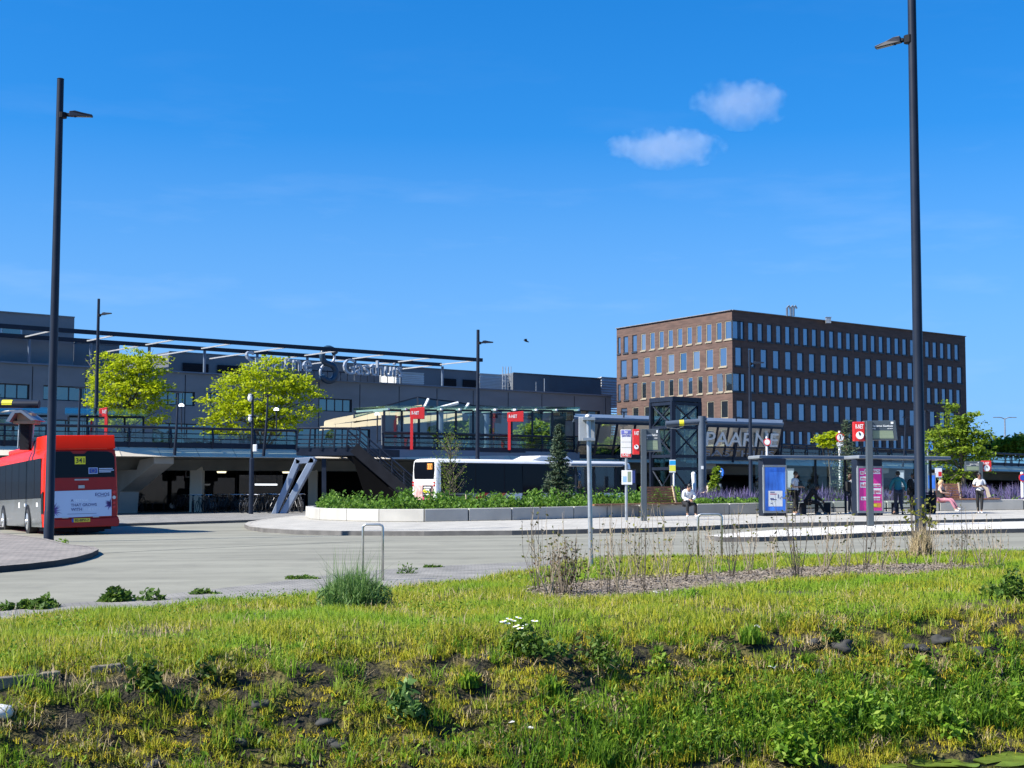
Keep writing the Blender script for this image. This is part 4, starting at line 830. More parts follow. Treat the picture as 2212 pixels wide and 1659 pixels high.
# ---- white bus
WB = thing('white_bus', 'white city bus with black windows parked behind the green planter', 'bus')
Wd, Ln, Hh = 2.5, 14.2, 3.1
shell(Wd, Ln, Hh, .32, .05).build('body', m_buswhite, WB, smooth='auto')
X, Y_ = (1, 0, 0), (0, 0, 1)
m = MB(); m.prism([(-.98, -.03, 1.98), (.98, -.03, 1.98), (1.06, -.01, 2.5), (1.02, .01, 2.92), (-1.02, .01, 2.92), (-1.06, -.01, 2.5)], (0, .06, 0)); rw = m.build('rear_window', m_buswin, WB, bevel=.04)
m = MB(); m.box((.66, -.035, 2.66), (.5, .02, .32), 0); m.text('113', (.45, -.048, 2.55), X, Y_, .3, 1, .002, fit=.42); m.build('line_number', [m_ora, m_blk], rw)
m = MB(); m.box((0, -.04, 1.18), (1.9, .05, .9)); ad = m.build('advert_panel', M('ad_photo', (.5, .3, .28), .5, var=.7, scale=2.2), WB)
m = MB(); m.box((.45, -.068, 1.22), (.95, .006, .8), 0); 
for k, w_ in enumerate((.7, .55, .65, .5)): m.box((.12 + w_ / 2, -.073, 1.5 - k * .13), (w_, .004, .07), 1)
m.box((.45, -.073, .88), (.9, .004, .2), 2); m.build('advert_text', [m_blk, m_text, M('magenta', (.55, .02, .16), .5)], ad)
m = MB(); m.box((0, -.06, .5), (2.3, .14, .36)); m.build('bumper', m_buswhite, WB, bevel=.04)
for sx in (-1, 1):
    for z in (1.62, 1.78): m = MB(); m.cyl((sx * 1.08, -.0, z), (sx * 1.08, -.04, z), .06, n=10); m.build('tail_light', m_lens, WB)
m = MB(); m.prism([(1.252, .33, 1.2), (1.252, 13.85, 1.2), (1.218, 13.85, 2.88), (1.218, .33, 2.88)], (.01, 0, 0)); m.build('window_band', m_black, WB)
for y0, y1 in ((.35, 2.6), (2.66, 4.6), (4.66, 6.3), (6.36, 7.7), (7.76, 9.4), (9.46, 11.2), (11.26, 13.8)):
    wn = MB(); wn.prism([(1.26, y0, 1.22), (1.26, y1, 1.22), (1.226, y1, 2.86), (1.226, y0, 2.86)], (.01, 0, 0)); wn.build('side_window', m_buswin, WB)
for y0, y1 in ((5.9, 7.2), (10.0, 11.3)):
    dr = MB(); dr.box((1.262, (y0 + y1) / 2, 1.55), (.02, y1 - y0, 2.4)); d_ = dr.build('door', m_buswin, WB)
    b = MB(); b.box((1.276, (y0 + y1) / 2 + .25, 1.35), (.008, .3, .1)); b.build('door_sticker', m_yel, d_)
m = MB()
for y0, h in ((2.3, .2), (3.6, .1)): m.prism([(1.262, y0, .75), (1.262, y0 + .45 + h, .75), (1.262, y0 + 1.05 + h, 1.2), (1.262, y0 + .6, 1.2)], (.008, 0, 0))
m.build('red_stripe', m_red, WB)
m = MB(); m.prism([(1.255, .3, .35), (1.255, 5.7, .35), (1.255, 4.6, 1.2), (1.255, .3, 1.2)], (.008, 0, 0)); m.build('silver_side', m_busside, WB)
m = MB(); arch(m, 1.268, 2.1, .62, 1); arch(m, 1.268, 11.8, .6, 1); m.build('wheel_arch', m_black, WB)
for y in (2.1, 11.8): wheel(WB, 1.22, y, side=1); wheel(WB, -1.22, y)
m = MB(); m.prism([(-1, 6.6, 3.06), (-1, 7.4, 3.36), (-1, 9.4, 3.36), (-1, 9.9, 3.06)], (2, 0, 0)); m.build('roof_unit', m_buswhite, WB, bevel=.08)
hb = R(36); fl_ = P(890, 1000, 81); cr = Vec((fl_.x, fl_.y, 0)) + Vec((math.sin(hb), -math.cos(hb), 0)) * 1.25
WB.location = (cr.x, cr.y, P(920, 990, 80).z - 3.12); WB.rotation_euler = (0, 0, -(math.pi / 2 - hb))
# ------------------------------------------------------------------ street lamps
m_lens2 = M('lamp_lens', (.2, .21, .18), .3, var=.1)
def lamp(name, label, base, top, r0, r1, head=None, hs=1, hz=0, group='street lamps with flat heads', tilt=.15):
    L_ = thing(name, label, 'street lamp', tuple(base), group); m = MB(); h = top - base.z
    m.tube([base - Z * .1, base + Z * .9, base + Z * .92, base + Z * h * .35, base + Z * h], [r0 * 1.08, r0 * 1.08, r0, r0 * .92, r1], 14); pl = m.build('pole', m_steel, L_, smooth='auto')
    m = MB(); m.tube([base + Z * h, base + Z * (h + .02)], [r1 * 1.1, r1 * .9], 12); m.build('cap', m_black, pl)
    d = Vec(hs).normalized() if not isinstance(hs, (int, float)) else Vec((hs, 0, 0)); d.z = 0; d.normalize(); s_ = Vec((-d.y, d.x, 0)); zc = base + Z * head + d * r1 * .8; u = (d + Z * tilt).normalized(); w = s_.cross(u) * -1 if s_.cross(u).z < 0 else s_.cross(u)
    sc = r0 / .125 * .62
    m = MB(); m.tube([zc, zc + u * .32 * sc], .05 * sc, 8); m.cyl(zc - Z * .08, zc + Z * .08, r1 * 1.3, n=12); m.obox(zc + u * .2 * sc + w * .0 - s_ * .1 * sc, u * .16 * sc, s_ * .2 * sc, w * .1 * sc); m.build('bracket', m_black, L_)
    m = MB(); o = zc + u * .3 * sc; q = lambda a, b, c: o + u * a * sc + s_ * b * sc + w * c * sc
    pf_ = [(0, -.1, .2), (.25, -.13, .23), (.55, -.14, .16), (1.0, -.12, .09), (1.0, -.12, .0), (0, -.12, -.03)]
    m.prism([q(a, b, c) for a, b, c in pf_], s_ * .26 * sc); hd = m.build('lamp_head', m_steel, L_, bevel=.012)
    m = MB(); m.quad(q(.35, -.09, -.026), q(.35, .09, -.026), q(.95, .09, -.008), q(.95, -.09, -.008)); m.build('lens', m_lens2, hd)
    m = MB(); m.cyl(q(.25, 0, -.02), q(.25, 0, -.06), .035 * sc, n=8); m.build('sensor', m_black, hd)
    return L_
b = G(105, 1172); lamp('street_lamp', 'tall dark street lamp rising in front of the red bus', b, P(127, 171, b.y).z, .135, .1, P(130, 249, b.y).z - b.z, Vec((1, .1, 0)), tilt=-.03)
b = G(1990, 1196); L1 = lamp('street_lamp', 'tall dark street lamp in the grass at right, cut off at the top', b, P(1974, -60, b.y).z, .114, .088, P(1974, 84, b.y).z - b.z, Vec((-.85, .5, 0)), tilt=-.14)
b = Vec((P(206, 960, 92).x, 92, P(206, 960, 92).z)); lamp('street_lamp', 'mid distance street lamp standing in front of the left green tree', b, P(210, 646, 92).z, .13, .085, P(210, 681, 92).z - b.z, Vec((1, -.2, 0)), tilt=.1)
b = G(1031, 1098); b = Vec((P(1031, 1080, 92).x, 92, gz(-2))); lamp('street_lamp', 'street lamp rising behind the white bus near the pergola end', b, P(1033, 713, 92).z, .14, .1, P(1033, 741, 92).z - b.z, Vec((1, 0, 0)), tilt=.02)
b = Vec((P(1622, 1060, 84).x, 84, gz(14))); lamp('street_lamp', 'thin street lamp in front of the shaded brick facade', b, P(1622, 756, 84).z, .12, .07, P(1622, 786, 84).z - b.z, Vec((1, -.2, 0)), tilt=.05)
b = Vec((P(2001, 1045, 118).x, 118, gz(34))); lamp('street_lamp', 'thin distant street lamp just right of the tall right lamp', b, P(2003, 887, 118).z, .12, .07, P(2003, 889, 118).z - b.z, Vec((1, 0, 0)), tilt=.02)
b = Vec((P(2172, 980, 190).x, 190, .5)); T = P(2172, 905, 190).z; dl = thing('double_street_lamp', 'far double-armed street lamp above the hedge at right', 'street lamp', tuple(b)); m = MB(); m.tube([b, A(b, T)], [.16, .09], 6); m.build('pole', m_galv, dl)
for sx in (-1, 1): m = MB(); m.tube([A(b, T), A(b, T + .1) + Vec((sx * .5, 0, .1)), A(b, T + .1) + Vec((sx * 1.0, 0, .12))], .06, 6); m.box((b.x + sx * 1.25, b.y, T + .2), (.6, .2, .1)); m.build('lamp_arm', m_galv, dl)
# slanted slim lamps fixed to the deck edge, small globe lamps
for px, yt_, lean, lb in ((169, 838, 4, 'slim slanted deck lamp left of the left green tree'), (379, 848, 6, 'slim slanted deck lamp right of the left green tree'), (571, 853, 8, 'slim slanted deck lamp before the yellow green tree'), (1342, 890, 6, 'slim slanted deck lamp at the left end of the brick building'), (1585, 901, 6, 'slim slanted deck lamp left of the SPAARNE letters end'), (1686, 906, 6, 'slim slanted deck lamp right of the SPAARNE letters'), (1952, 901, 4, 'slim slanted deck lamp left of the tall right lamp')):
    d = dd(px); B = P(px - 2, dy(px) - 3, d - .2); T = P(px + lean, yt_, d - .2); M_ = B.lerp(T, .38) + Vec((.05, -.1, 0))
    s_ = thing('deck_lamp', lb, 'lamp', tuple(B), 'slanted lamps along the deck edge'); m = MB(); m.tube([B, M_, T], [.1, .075, .05], 8); m.build('pole', m_steel, s_)
    m = MB(); m.beam(T - Vec((.25, 0, 0)), T + Vec((.25, 0, 0)), .16, .07); m.build('lamp_head', m_steel, s_)
for px, y, yb_, lb in ((392, 877, 925, 'short lamp with a glowing white cap right of the left green tree'), (815, 896, 950, 'short lamp with a glowing white cap beside the canopy soffit'), (597, 886, 945, 'short lamp half hidden behind the yellow green tree')):
    d = dd(px) + 7; B, T = P(px, yb_ + 8, d), P(px, y, d); s_ = thing('cap_lamp', lb, 'lamp', tuple(B), 'short cap lamps on the viaduct'); m = MB(); m.tube([B, T], .05, 6); m.build('pole', m_steel, s_); m = MB(); m.tube([T - Z * .02, T + Z * .1, T + Z * .16], [.17, .15, .06], 10); m.build('lamp_cap', m_lampw, s_)
# camera mast
b = Vec((P(542, 1114, 79).x, 79, gz(-14) + .12)); cm = thing('camera_mast', 'dark mast with white cameras and a thick lower half under the viaduct edge', 'mast', tuple(b)); zt_ = P(543, 853, 79).z; zm = P(542, 991, 79).z
m = MB(); m.tube([b, A(b, zm), A(b, zm + .05), A(b, zt_)], [.13, .13, .07, .06], 10); m.build('pole', m_steel, cm)
for y, s_ in ((860, 1), (905, .8)): q = P(540, y, 78.85); m = MB(); m.ball(q, (.13 * s_, .13 * s_, .2 * s_)); m.box(q + Z * .2, (.16, .2, .06)); m.build('camera', m_white, cm)
q = P(551, 968, 78.85); m = MB(); m.box(q, (.22, .16, .4)); m.build('control_box', m_white, cm, bevel=.03)
# tilted frame artwork
d = 80.0; tf = thing('tilted_frame', 'leaning open metal frame sculpture standing before the undercroft', 'sculpture', tuple(P(602, 1112, d)))
b0, b1, t1, t0 = P(594, 1113, d), P(611, 1113, d), P(676, 994, d), P(644, 996, d); m = MB(); th = .34
for p, q in ((b0, t0), (t0, t1), (t1, b1)): m.beam(p + (p - q).normalized() * .1, q + (q - p).normalized() * .1, .7, .34, up=(0, 0, 1) if p is not t0 else (0, 0, 1))
m.beam(b0, b1, .7, .2); m.build('frame', M('artwork_steel', (.24, .29, .37), .45, metal=.2, var=.1), tf, bevel=.03)
q = P(607, 1098, d - .5); 
# ------------------------------------------------------------------ charging gantries
m_gantry = M('gantry_steel', (.07, .09, .12), .4, var=.1)
def marker(parent, p, q, r): m = MB(); m.tube([p, q], r, 12); m.build('yellow_mark', m_yel, parent)
d = 50.0; cg = thing('charging_gantry', 'dark tubular charging boom with hooded pantograph above the red bus', 'charging gantry', tuple(P(-120, 1150, d)))
m = MB(); m.tube([P(-140, 873, d), P(85, 873, d)], .14, 14); m.build('boom', m_steel, cg); marker(cg, P(6, 872.5, d), P(28, 872.5, d), .143)
m = MB(); q = P(-120, 873, d); m.tube([A(q, gz(q.x)), A(q, q.z + .5)], .2, 12); m.build('post', m_steel, cg)
m = MB(); pk = [P(25, 912, d), P(40, 889, d), P(58, 887, d), P(88, 909, d), P(80, 910, d), P(57, 893, d), P(45, 894, d), P(33, 913, d)]; m.prism([p - Vec((0, .6, 0)) for p in pk], (0, 1.2, 0)); m.build('hood', m_bluemet, cg)
m = MB(); c = P(58, 902, d); m.box(c, (.5, .5, .3)); m.box(P(58, 913, d), (.75, .6, .1)); m.build('contact_head', M('copper_plate', (.3, .22, .15), .5, metal=.4), cg)
m = MB()
for x0, x1 in ((42, 39), (73, 69)): m.tube([P(x0, 911, d), P(x1, 968, d)], .035, 6)
m.build('guide_rod', m_galv, cg)
m = MB(); m.box(P(56, 941, d), (.32, .3, 1.0)); 
for k in range(5): m.beam(P(51, 920 + k * 10, d - .17), P(61, 927 + k * 10, d - .17), .03, .03)
m.build('lift_arm', m_black, cg)
m = MB(); m.tube([P(2, 890, d), P(20, 888, d - .1), P(45, 886, d), P(55, 888, d), P(60, 893, d)], .03, 6); m.build('cable', m_galv, cg)
d = 72.0; cg = thing('charging_gantry', 'dark tubular charging post with short boom beside the lift tower', 'charging gantry', tuple(P(1517, 1080, d)))
c = P(1517, 1000, d); m = MB(); m.tube([A(c, gz(c.x) + .1), A(c, P(1517, 899, d).z)], .2, 14); m.build('post', m_gantry, cg, smooth='auto')
m = MB(); m.tube([P(1438, 916, d), P(1527, 909.5, d)], .15, 14); m.build('boom', m_gantry, cg, smooth='auto'); marker(cg, P(1467, 914, d), P(1477, 913.2, d), .154)
m = MB(); m.tube([P(1440, 923, d), P(1462, 926, d), P(1476, 921, d)], .03, 6); m.build('cable', m_galv, cg)
m = MB(); m.box(P(1517, 1010, d - .2), (.12, .02, .16)); m.build('sticker', m_white, cg)
# ------------------------------------------------------------------ stop signs and displays
m_dris = M('display_grey', (.062, .078, .092), .4, var=.06); m_screen = M('display_screen', (.25, .3, .2), .35, var=.05); m_clock = M('clock_face', (.8, .8, .78), .5)
def dris(label, base, px0, px1, pxr, y0, y1, dsp, yred, flip=1, text=True):
    d = base.y; s_ = thing('departure_display', label, 'information sign', tuple(base), 'departure displays with red clock boxes'); pm = pxm(d)
    top = P(dsp[0], y0, d); m = MB(); w = abs(px1 - px0) * pm; m.box((base.x, base.y, (base.z + top.z) / 2), (w, .22, top.z - base.z)); m.build('post', m_dris, s_, bevel=.015)
    m = MB(); r0, r1 = P(pxr[0], yred[0], d), P(pxr[1], yred[1], d); m.prism([r0, Vec((r1.x, d, r0.z)), r1, Vec((r0.x, d, r1.z))], (0, .2, 0)); rb = m.build('red_box', m_red, s_, bevel=.02)
    c = Vec(((r0.x + r1.x) / 2 + .0, d - .01, r1.z + (r0.z - r1.z) * .3)); rad = (r1.x - r0.x) * .33; m = MB(); m.cyl(c, c - Vec((0, .02, 0)), rad, n=20); m.beam(c - Vec((0, .024, 0)), c + Vec((-.03, -.024, rad * .8)), .01, .03, 1, up=(1, 0, 0)); m.beam(c - Vec((0, .024, 0)), c + Vec((-.0, -.024, rad * .55)), .01, .04, 1, up=(1, 0, 0)); m.build('clock', [m_clock, m_blk], rb)
    m = MB(); m.text('R-NET', (r0.x + .06, d - .003, r0.z - .22), (1, 0, 0), (0, 0, 1), .2, 0, .003, fit=(r1.x - r0.x) * .66); m.build('lettering', m_text, rb)
    a, b_, c_, e = P(dsp[0], y0, d), P(dsp[1], y0 - 1 * flip, d), P(dsp[2], y1, d), P(dsp[0], y1, d); m = MB(); m.prism([a, b_, c_, e], (0, .25, 0)); db = m.build('display_housing', m_dris, s_, bevel=.02)
    wd = b_.x - a.x; hh = a.z - e.z; u = lambda f, g_: Vec((a.x + wd * f, d - .008, e.z + hh * g_)); sc_ = MB(); sc_.prism([u(.06, .1), u(.93, .1), u(.9, .5), u(.06, .5)], (0, .012, 0)); sc = sc_.build('screen', m_screen, db)
    m = MB()
    for k in range(5): g_ = .15 + k * .075; m.quad(u(.08, g_), u(.9, g_), u(.9, g_ + .008), u(.08, g_ + .008))
    m.build('screen_line', M('screen_ink', (.1, .12, .09), .5), sc)
    m = MB(); m.text('Spaarne Gasthuis', u(.9 if flip > 0 else .3, .7), (1, 0, 0), (0, 0, 1), hh * .13, 0, .003, align='r' if flip > 0 else 'l', fit=wd * .62); m.text('lijn  richting', u(.06, .58), (1, 0, 0), (0, 0, 1), hh * .09, 0, .003, fit=wd * .3); m.text('vertrek', u(.9, .58), (1, 0, 0), (0, 0, 1), hh * .09, 0, .003, align='r', fit=wd * .17)
    m.box(u(.88, .9), (wd * .08, .004, hh * .12)); m.build('lettering', m_text, db)
    return s_
b = G(1391, 1125, .15); dris('grey departure display with red clock box left of the bench', b, 1385, 1397, (1367, 1382), 927, 976, (1385, 1424, 1431), (927, 982))
b = G(1880, 1136, .13); dris('grey departure display with red clock box nearest the tall right lamp', b, 1874, 1887, (1844, 1870), 909, 951, (1866, 1935, 1940), (911, 953))
b = Vec((P(2119, 1060, 82).x, 82, gz(27))); s_ = dris('small distant departure display behind the right bench, seen at an angle', b, 2115, 2123, (2121, 2142), 997, 1018, (2086, 2117, 2117), (995, 1018))
# red stop flags on the deck
for k, (px, x0, x1, y0, y1, yb_, lb) in enumerate(((889, 886, 917, 882, 905, 971, 'red stop flag with white lettering on the deck left of the pavilion middle'), (1100, 1096, 1131, 891, 911, 972, 'red stop flag with white lettering near the pavilion right end'), (229, 214, 231, 883, 900, 941, 'small faded red stop flag on the deck before the left green tree'))):
    d = dd(px) + (0 if k < 2 else 4); B = P(px, yb_, d); s_ = thing('stop_flag', lb, 'bus stop sign', tuple(B), 'red stop flags on the viaduct'); m = MB(); zt_ = P(px, y1, d).z; pw = 6 * pxm(d)
    m.beam(B, A(B, zt_), pw, .2, up=(0, 1, 0)); m.build('post', m_red, s_)
    a, b_ = P(x0, y0, d), P(x1, y1, d); m = MB(); m.prism([a, Vec((b_.x, d, a.z + .1)), b_, Vec((a.x, d, b_.z))], (0, .22, 0)); pn = m.build('panel', m_red, s_, bevel=.02)
    m = MB(); m.text('R-NET', (a.x + .1 if k < 2 else a.x + .2, d - .006, b_.z + (a.z - b_.z) * .42), (1, 0, 0), (0, 0, 1), .3, 0, .003, fit=(b_.x - a.x) * .5); m.build('lettering', m_text, pn)
def post_sign(name, label, cat, base, top, r, mat=m_galv, group=None):
    s_ = thing(name, label, cat, tuple(base), group); m = MB(); m.tube([base - Z * .05, A(base, top)], r, 12); m.build('post', mat, s_, smooth='auto'); return s_
b = G(1277, 1226); tp_ = Vec((P(1271, 900, b.y).x, b.y, P(1271, 900, b.y).z)); s_ = thing('traffic_sign', 'back of a grey traffic sign on a galvanised post by the saplings', 'traffic sign', tuple(b))
m = MB(); m.tube([b - Z * .05, tp_], 4.9 * pxm(b.y), 14); m.build('post', m_galv, s_, smooth='auto'); m = MB(); m.tube([tp_, tp_ + Z * .03, tp_ + Z * .05], [.07, .06, .02], 10); m.build('cap', m_rim, s_)
m = MB(); a, c = P(1250, 901, b.y + .09), P(1285, 953, b.y + .09); m.prism([a, Vec((c.x, a.y, a.z)), c, Vec((a.x, a.y, c.z))], (0, .02, 0)); m.build('sign_panel', M('sign_back_grey', (.4, .42, .43), .45, metal=.3), s_, bevel=.015)
for y in (905, 949): m = MB(); m.box(P(1272, y, b.y - .0), (.22, .2, .05)); m.build('clamp', m_galv, s_)
b = G(1353, 1124, .15); d = b.y; s_ = post_sign('bus_stop_pole', 'white bus stop sign with purple head and red foot on a thin post', 'bus stop sign', b, P(1352, 990, d).z, .055)
m = MB(); a, c = P(1341, 928, d - .06), P(1364, 988, d - .06); w = c.x - a.x; h = a.z - c.z; m.prism([a, Vec((c.x, a.y, a.z)), c, Vec((a.x, a.y, c.z))], (0, .04, 0)); pn = m.build('sign_panel', m_white, s_, bevel=.01)
m = MB(); q = lambda f0, g0, f1, g1, mt, y=-.004: m.obox((a.x + w * f0, a.y + y, c.z + h * g0), (w * (f1 - f0), 0, 0), (0, .003, 0), (0, 0, h * (g1 - g0)), mt)
q(.03, .83, .97, .98, 0); q(.03, .01, .97, .14, 1); q(.03, .55, .97, .56, 2); q(.03, .35, .97, .36, 2); m.text('bus', (a.x + w * .35, a.y - .006, c.z + h * .87), (1, 0, 0), (0, 0, 1), .18, 3, .002, fit=w * .3); m.text('Spaarne Gasthuis', (a.x + w * .08, a.y - .004, c.z + h * .75), (1, 0, 0), (0, 0, 1), .13, 0, .002, fit=w * .84); m.text('R-NET', (a.x + w * .16, a.y - .006, c.z + h * .04), (1, 0, 0), (0, 0, 1), .15, 3, .002, fit=w * .68)
m.build('sign_print', [M('violet_print', (.16, .18, .5), .5), m_red, m_screen, m_text], pn)
m = MB(); a, c = P(1343, 1016, d - .07), P(1366, 1047, d - .07); m.prism([a, Vec((c.x, a.y, a.z)), c, Vec((a.x, a.y, c.z))], (0, .05, 0)); tb = m.build('timetable', m_white, s_, bevel=.01); m = MB(); w = c.x - a.x; m.obox((a.x + w * .1, a.y - .003, c.z + .1), (w * .35, 0, 0), (0, .002, 0), (0, 0, .22)); m.obox((a.x + w * .55, a.y - .003, c.z + .1), (w * .33, 0, 0), (0, .002, 0), (0, 0, .4), 1); m.build('timetable_print', [M('sky_print', (.3, .5, .75), .5), m_screen], tb)
d = 69.0; b = Vec((P(1456, 1090, d).x, d, gz(8) + .3)); s_ = post_sign('zone_sign', 'small blue and yellow sign on a white post behind the bench', 'sign', b, P(1453, 1020, d).z, .05, m_white)
m = MB(); a, c = P(1446, 993, d - .06), P(1459.5, 1020.5, d - .06); h = a.z - c.z; m.prism([a, Vec((c.x, a.y, a.z)), c, Vec((a.x, a.y, c.z))], (0, .03, 0), 0); m.obox((a.x, a.y - .004, a.z - h * .4), (c.x - a.x, 0, 0), (0, .003, 0), (0, 0, h * .33), 1); m.obox((a.x, a.y - .004, c.z + h * .1), (c.x - a.x, 0, 0), (0, .003, 0), (0, 0, h * .45), 2); m.build('sign_panel', [m_white, M('cyan_print', (.02, .35, .7), .5), M('lime_print', (.75, .72, .08), .5)], s_)
d = 69.5; b = Vec((P(1502, 1090, d).x, d, gz(9) + .3)); T = P(1498, 1024, d); s_ = thing('white_post', 'plain leaning white post between the blue yellow sign and charging post', 'post', tuple(b)); m = MB(); m.tube([b, T], [.07, .11], 10); m.ball(T, .11); m.build('shaft', m_white, s_)
d = 71; b = Vec((P(1556, 1090, d).x, d, gz(10) + .2)); s_ = post_sign('round_sign', 'narrow view of a round blue mandatory sign on a grey post in the lavender', 'traffic sign', b, P(1556, 1045, d).z, .06); q = P(1556.5, 1021.5, d - .07)
m = MB(); dr = Vec((-.72, -.55, 0)).normalized(); m.cyl(q, q + dr * .03, 11 * pxm(d), n=20); ds = m.build('sign_disc', M('sign_blue', (.02, .12, .5), .4), s_); m = MB(); e = Vec((dr.y, -dr.x, 0)); m.beam(q + dr * .034 - e * .1 + Z * .1, q + dr * .034 + e * .1 - Z * .1, .04, .01, up=dr); m.beam(q + dr * .034 + e * .1 - Z * .1, q + dr * .034 + e * .1 + Z * .08, .04, .01, up=dr); m.build('arrow', m_text, ds)
def round_sign(px, y, rad, d, yb_, lb, face, rim, glyph, facing=Vec((0, -1, 0)), plate=None):
    b = P(px, yb_, d); s_ = post_sign('round_sign', lb, 'traffic sign', b, P(px, y - rad - 4, d).z, .07, m_white, 'round traffic signs'); q = P(px, y, d - .09); r = rad * pxm(d); m = MB(); m.cyl(q, q + facing * .03, r, n=20); dsk = m.build('sign_disc', rim, s_); m = MB(); m.cyl(q + facing * .03, q + facing * .036, r * .74, n=20); f_ = m.build('sign_face', face, dsk)
    if glyph == 'ped':
        m = MB(); o = q + facing * .04; m.ball(o + Z * r * .42, (r * .12, .006, r * .12), 8, 5); m.beam(o + Z * r * .28, o - Z * r * .1, r * .2, .008, up=(0, -1, 0)); m.beam(o - Z * r * .1, o - Z * r * .5 + Vec((r * .2, 0, 0)), r * .1, .008, up=(0, -1, 0)); m.beam(o - Z * r * .1, o - Z * r * .5 - Vec((r * .2, 0, 0)), r * .1, .008, up=(0, -1, 0)); m.build('symbol', m_blk, dsk)
    if plate: m = MB(); a = P(px, plate, d - .09); m.box(a, (1.5 * r, .02, .8 * r)); m.build('sub_plate', m_white, s_)
round_sign(1815, 945, 10, 80, 1052, 'round no pedestrians sign on a white post before the thin spruce', m_clock, m_red, 'ped', plate=960)
round_sign(1657, 955, 8, 92, 1008, 'round red and white sign in front of the last SPAARNE letter', m_clock, m_red, '')
round_sign(2209, 1032, 8.5, 66, 1072, 'round red sign with blue centre at the right picture edge', m_blue, m_red, '')
d = 70; b = Vec((P(2031, 1098, d).x, d, gz(20) + .15)); s_ = post_sign('bus_stop_pole', 'white and red bus stop board beyond the right shelter end', 'bus stop sign', b, P(2029, 1012, d).z, .05); m = MB(); a, c = P(2020, 1011, d - .06), P(2035, 1031, d - .06); h = a.z - c.z; m.prism([a, Vec((c.x, a.y, a.z)), c, Vec((a.x, a.y, c.z))], (0, .03, 0)); m.obox((a.x + .15, a.y - .003, c.z + h * .1), ((c.x - a.x) * .5, 0, 0), (0, .002, 0), (0, 0, h * .5), 1); m.build('sign_panel', [m_white, m_red], s_)
d = 112; m = MB(); a, c = P(1995, 956, d), P(2015, 972, d); b = Vec((P(2005, 1040, d).x, d, gz(32))); s_ = post_sign('parking_sign', 'square blue sign half hidden behind the tall right lamp', 'traffic sign', b, a.z, .07); m.prism([a, Vec((c.x, a.y, a.z)), c, Vec((a.x, a.y, c.z))], (0, .03, 0)); m.text('P', (a.x + .2, a.y - .005, c.z + .12), (1, 0, 0), (0, 0, 1), .5, 1, .003); m.build('sign_panel', [M('sign_blue_light', (.05, .25, .7), .4), m_text], s_)
# ------------------------------------------------------------------ hoops
m_hoop = M('brushed_steel_hoop', (.5, .5, .47), .32, metal=.8, var=.2, scale=6)
for pts, lb, bs in (([(784, 1262), (784, 1139), (790, 1133), (820, 1133), (827, 1139), (827, 1260)], 'bent steel hoop barrier standing in the tall grass clump', 1256), ([(1508, 1215), (1508, 1117), (1514, 1111), (1552, 1111), (1559, 1117), (1559, 1212)], 'bent steel hoop barrier among the bare saplings', 1209)):
    b = G(pts[0][0], bs); d = b.y; s_ = thing('steel_hoop', lb, 'hoop barrier', tuple(b), 'bent steel hoops on the verge'); q = [P(x, y, d) for x, y in pts]; q[0].z = q[-1].z = gz(b.x) - .05
    pp = [q[0], q[1]]; pp += [q[1].lerp(Vec((q[1].x, d, q[2].z)), .5) + Vec((.012, 0, 0)), q[2], q[3], q[4].lerp(Vec((q[4].x, d, q[3].z)), .5) - Vec((.012, 0, 0)), q[4], q[5]]; m = MB(); m.tube(pp, 2.6 * pxm(d), 12); m.build('tube', m_hoop, s_, smooth=True)
# ------------------------------------------------------------------ planter, benches, shelters, adverts
pfront = [(2330, 1099), (2212, 1101), (2030, 1103.5), (1800, 1106.5), (1644, 1110), (1506, 1113), (1381, 1115.5), (1240, 1120), (1106, 1123.5), (916, 1127), (818, 1127), (748, 1125), (690, 1123), (668, 1120.5)]
pw = [G(*p, .15) for p in pfront]; q = G(660, 1116, .15); pw += [q, q + Vec((.1, 1.2, 0)), q + Vec((.9, 2.6, 0))]
bk_ = [p + Vec((-.4, 7.5 + max(0, (p.x - 4)) * .06, 0)) for p in (pw[0], pw[4], pw[6], pw[8], pw[10])]; ring = pw + bk_[::-1]
PH = .49; inn = inset(ring, .34); n = len(ring); m = MB()
pl_ = thing('planter_wall', 'long low curved concrete planter wall filled with green plants', 'planter', tuple(pw[9]))
for i in range(n):
    j = (i + 1) % n; L_ = (ring[j] - ring[i]).length; k = max(1, round(L_ / 2.1))
    for t in range(k):
        f0, f1 = t / k + .006, (t + 1) / k - .006; a, b = ring[i].lerp(ring[j], f0), ring[i].lerp(ring[j], f1); c, d = inn[i].lerp(inn[j], f1), inn[i].lerp(inn[j], f0)
        m.prism([A(p, gz(p.x) + .15) for p in (a, b, c, d)], Z * PH)
m.build('wall', m_conc, pl_, bevel=.025)
m = MB(); m.add([A(p, gz(p.x) + .15 + PH - .1) for p in inn], [tuple(range(n))]); m.build('planter_soil', m_soil, pl_)
m_wood = M('bench_timber', (.26, .12, .06), .55, var=.25, scale=3, stretch=(1, 8, 8)); m_woodl = M('bench_timber_end', (.5, .4, .26), .6)
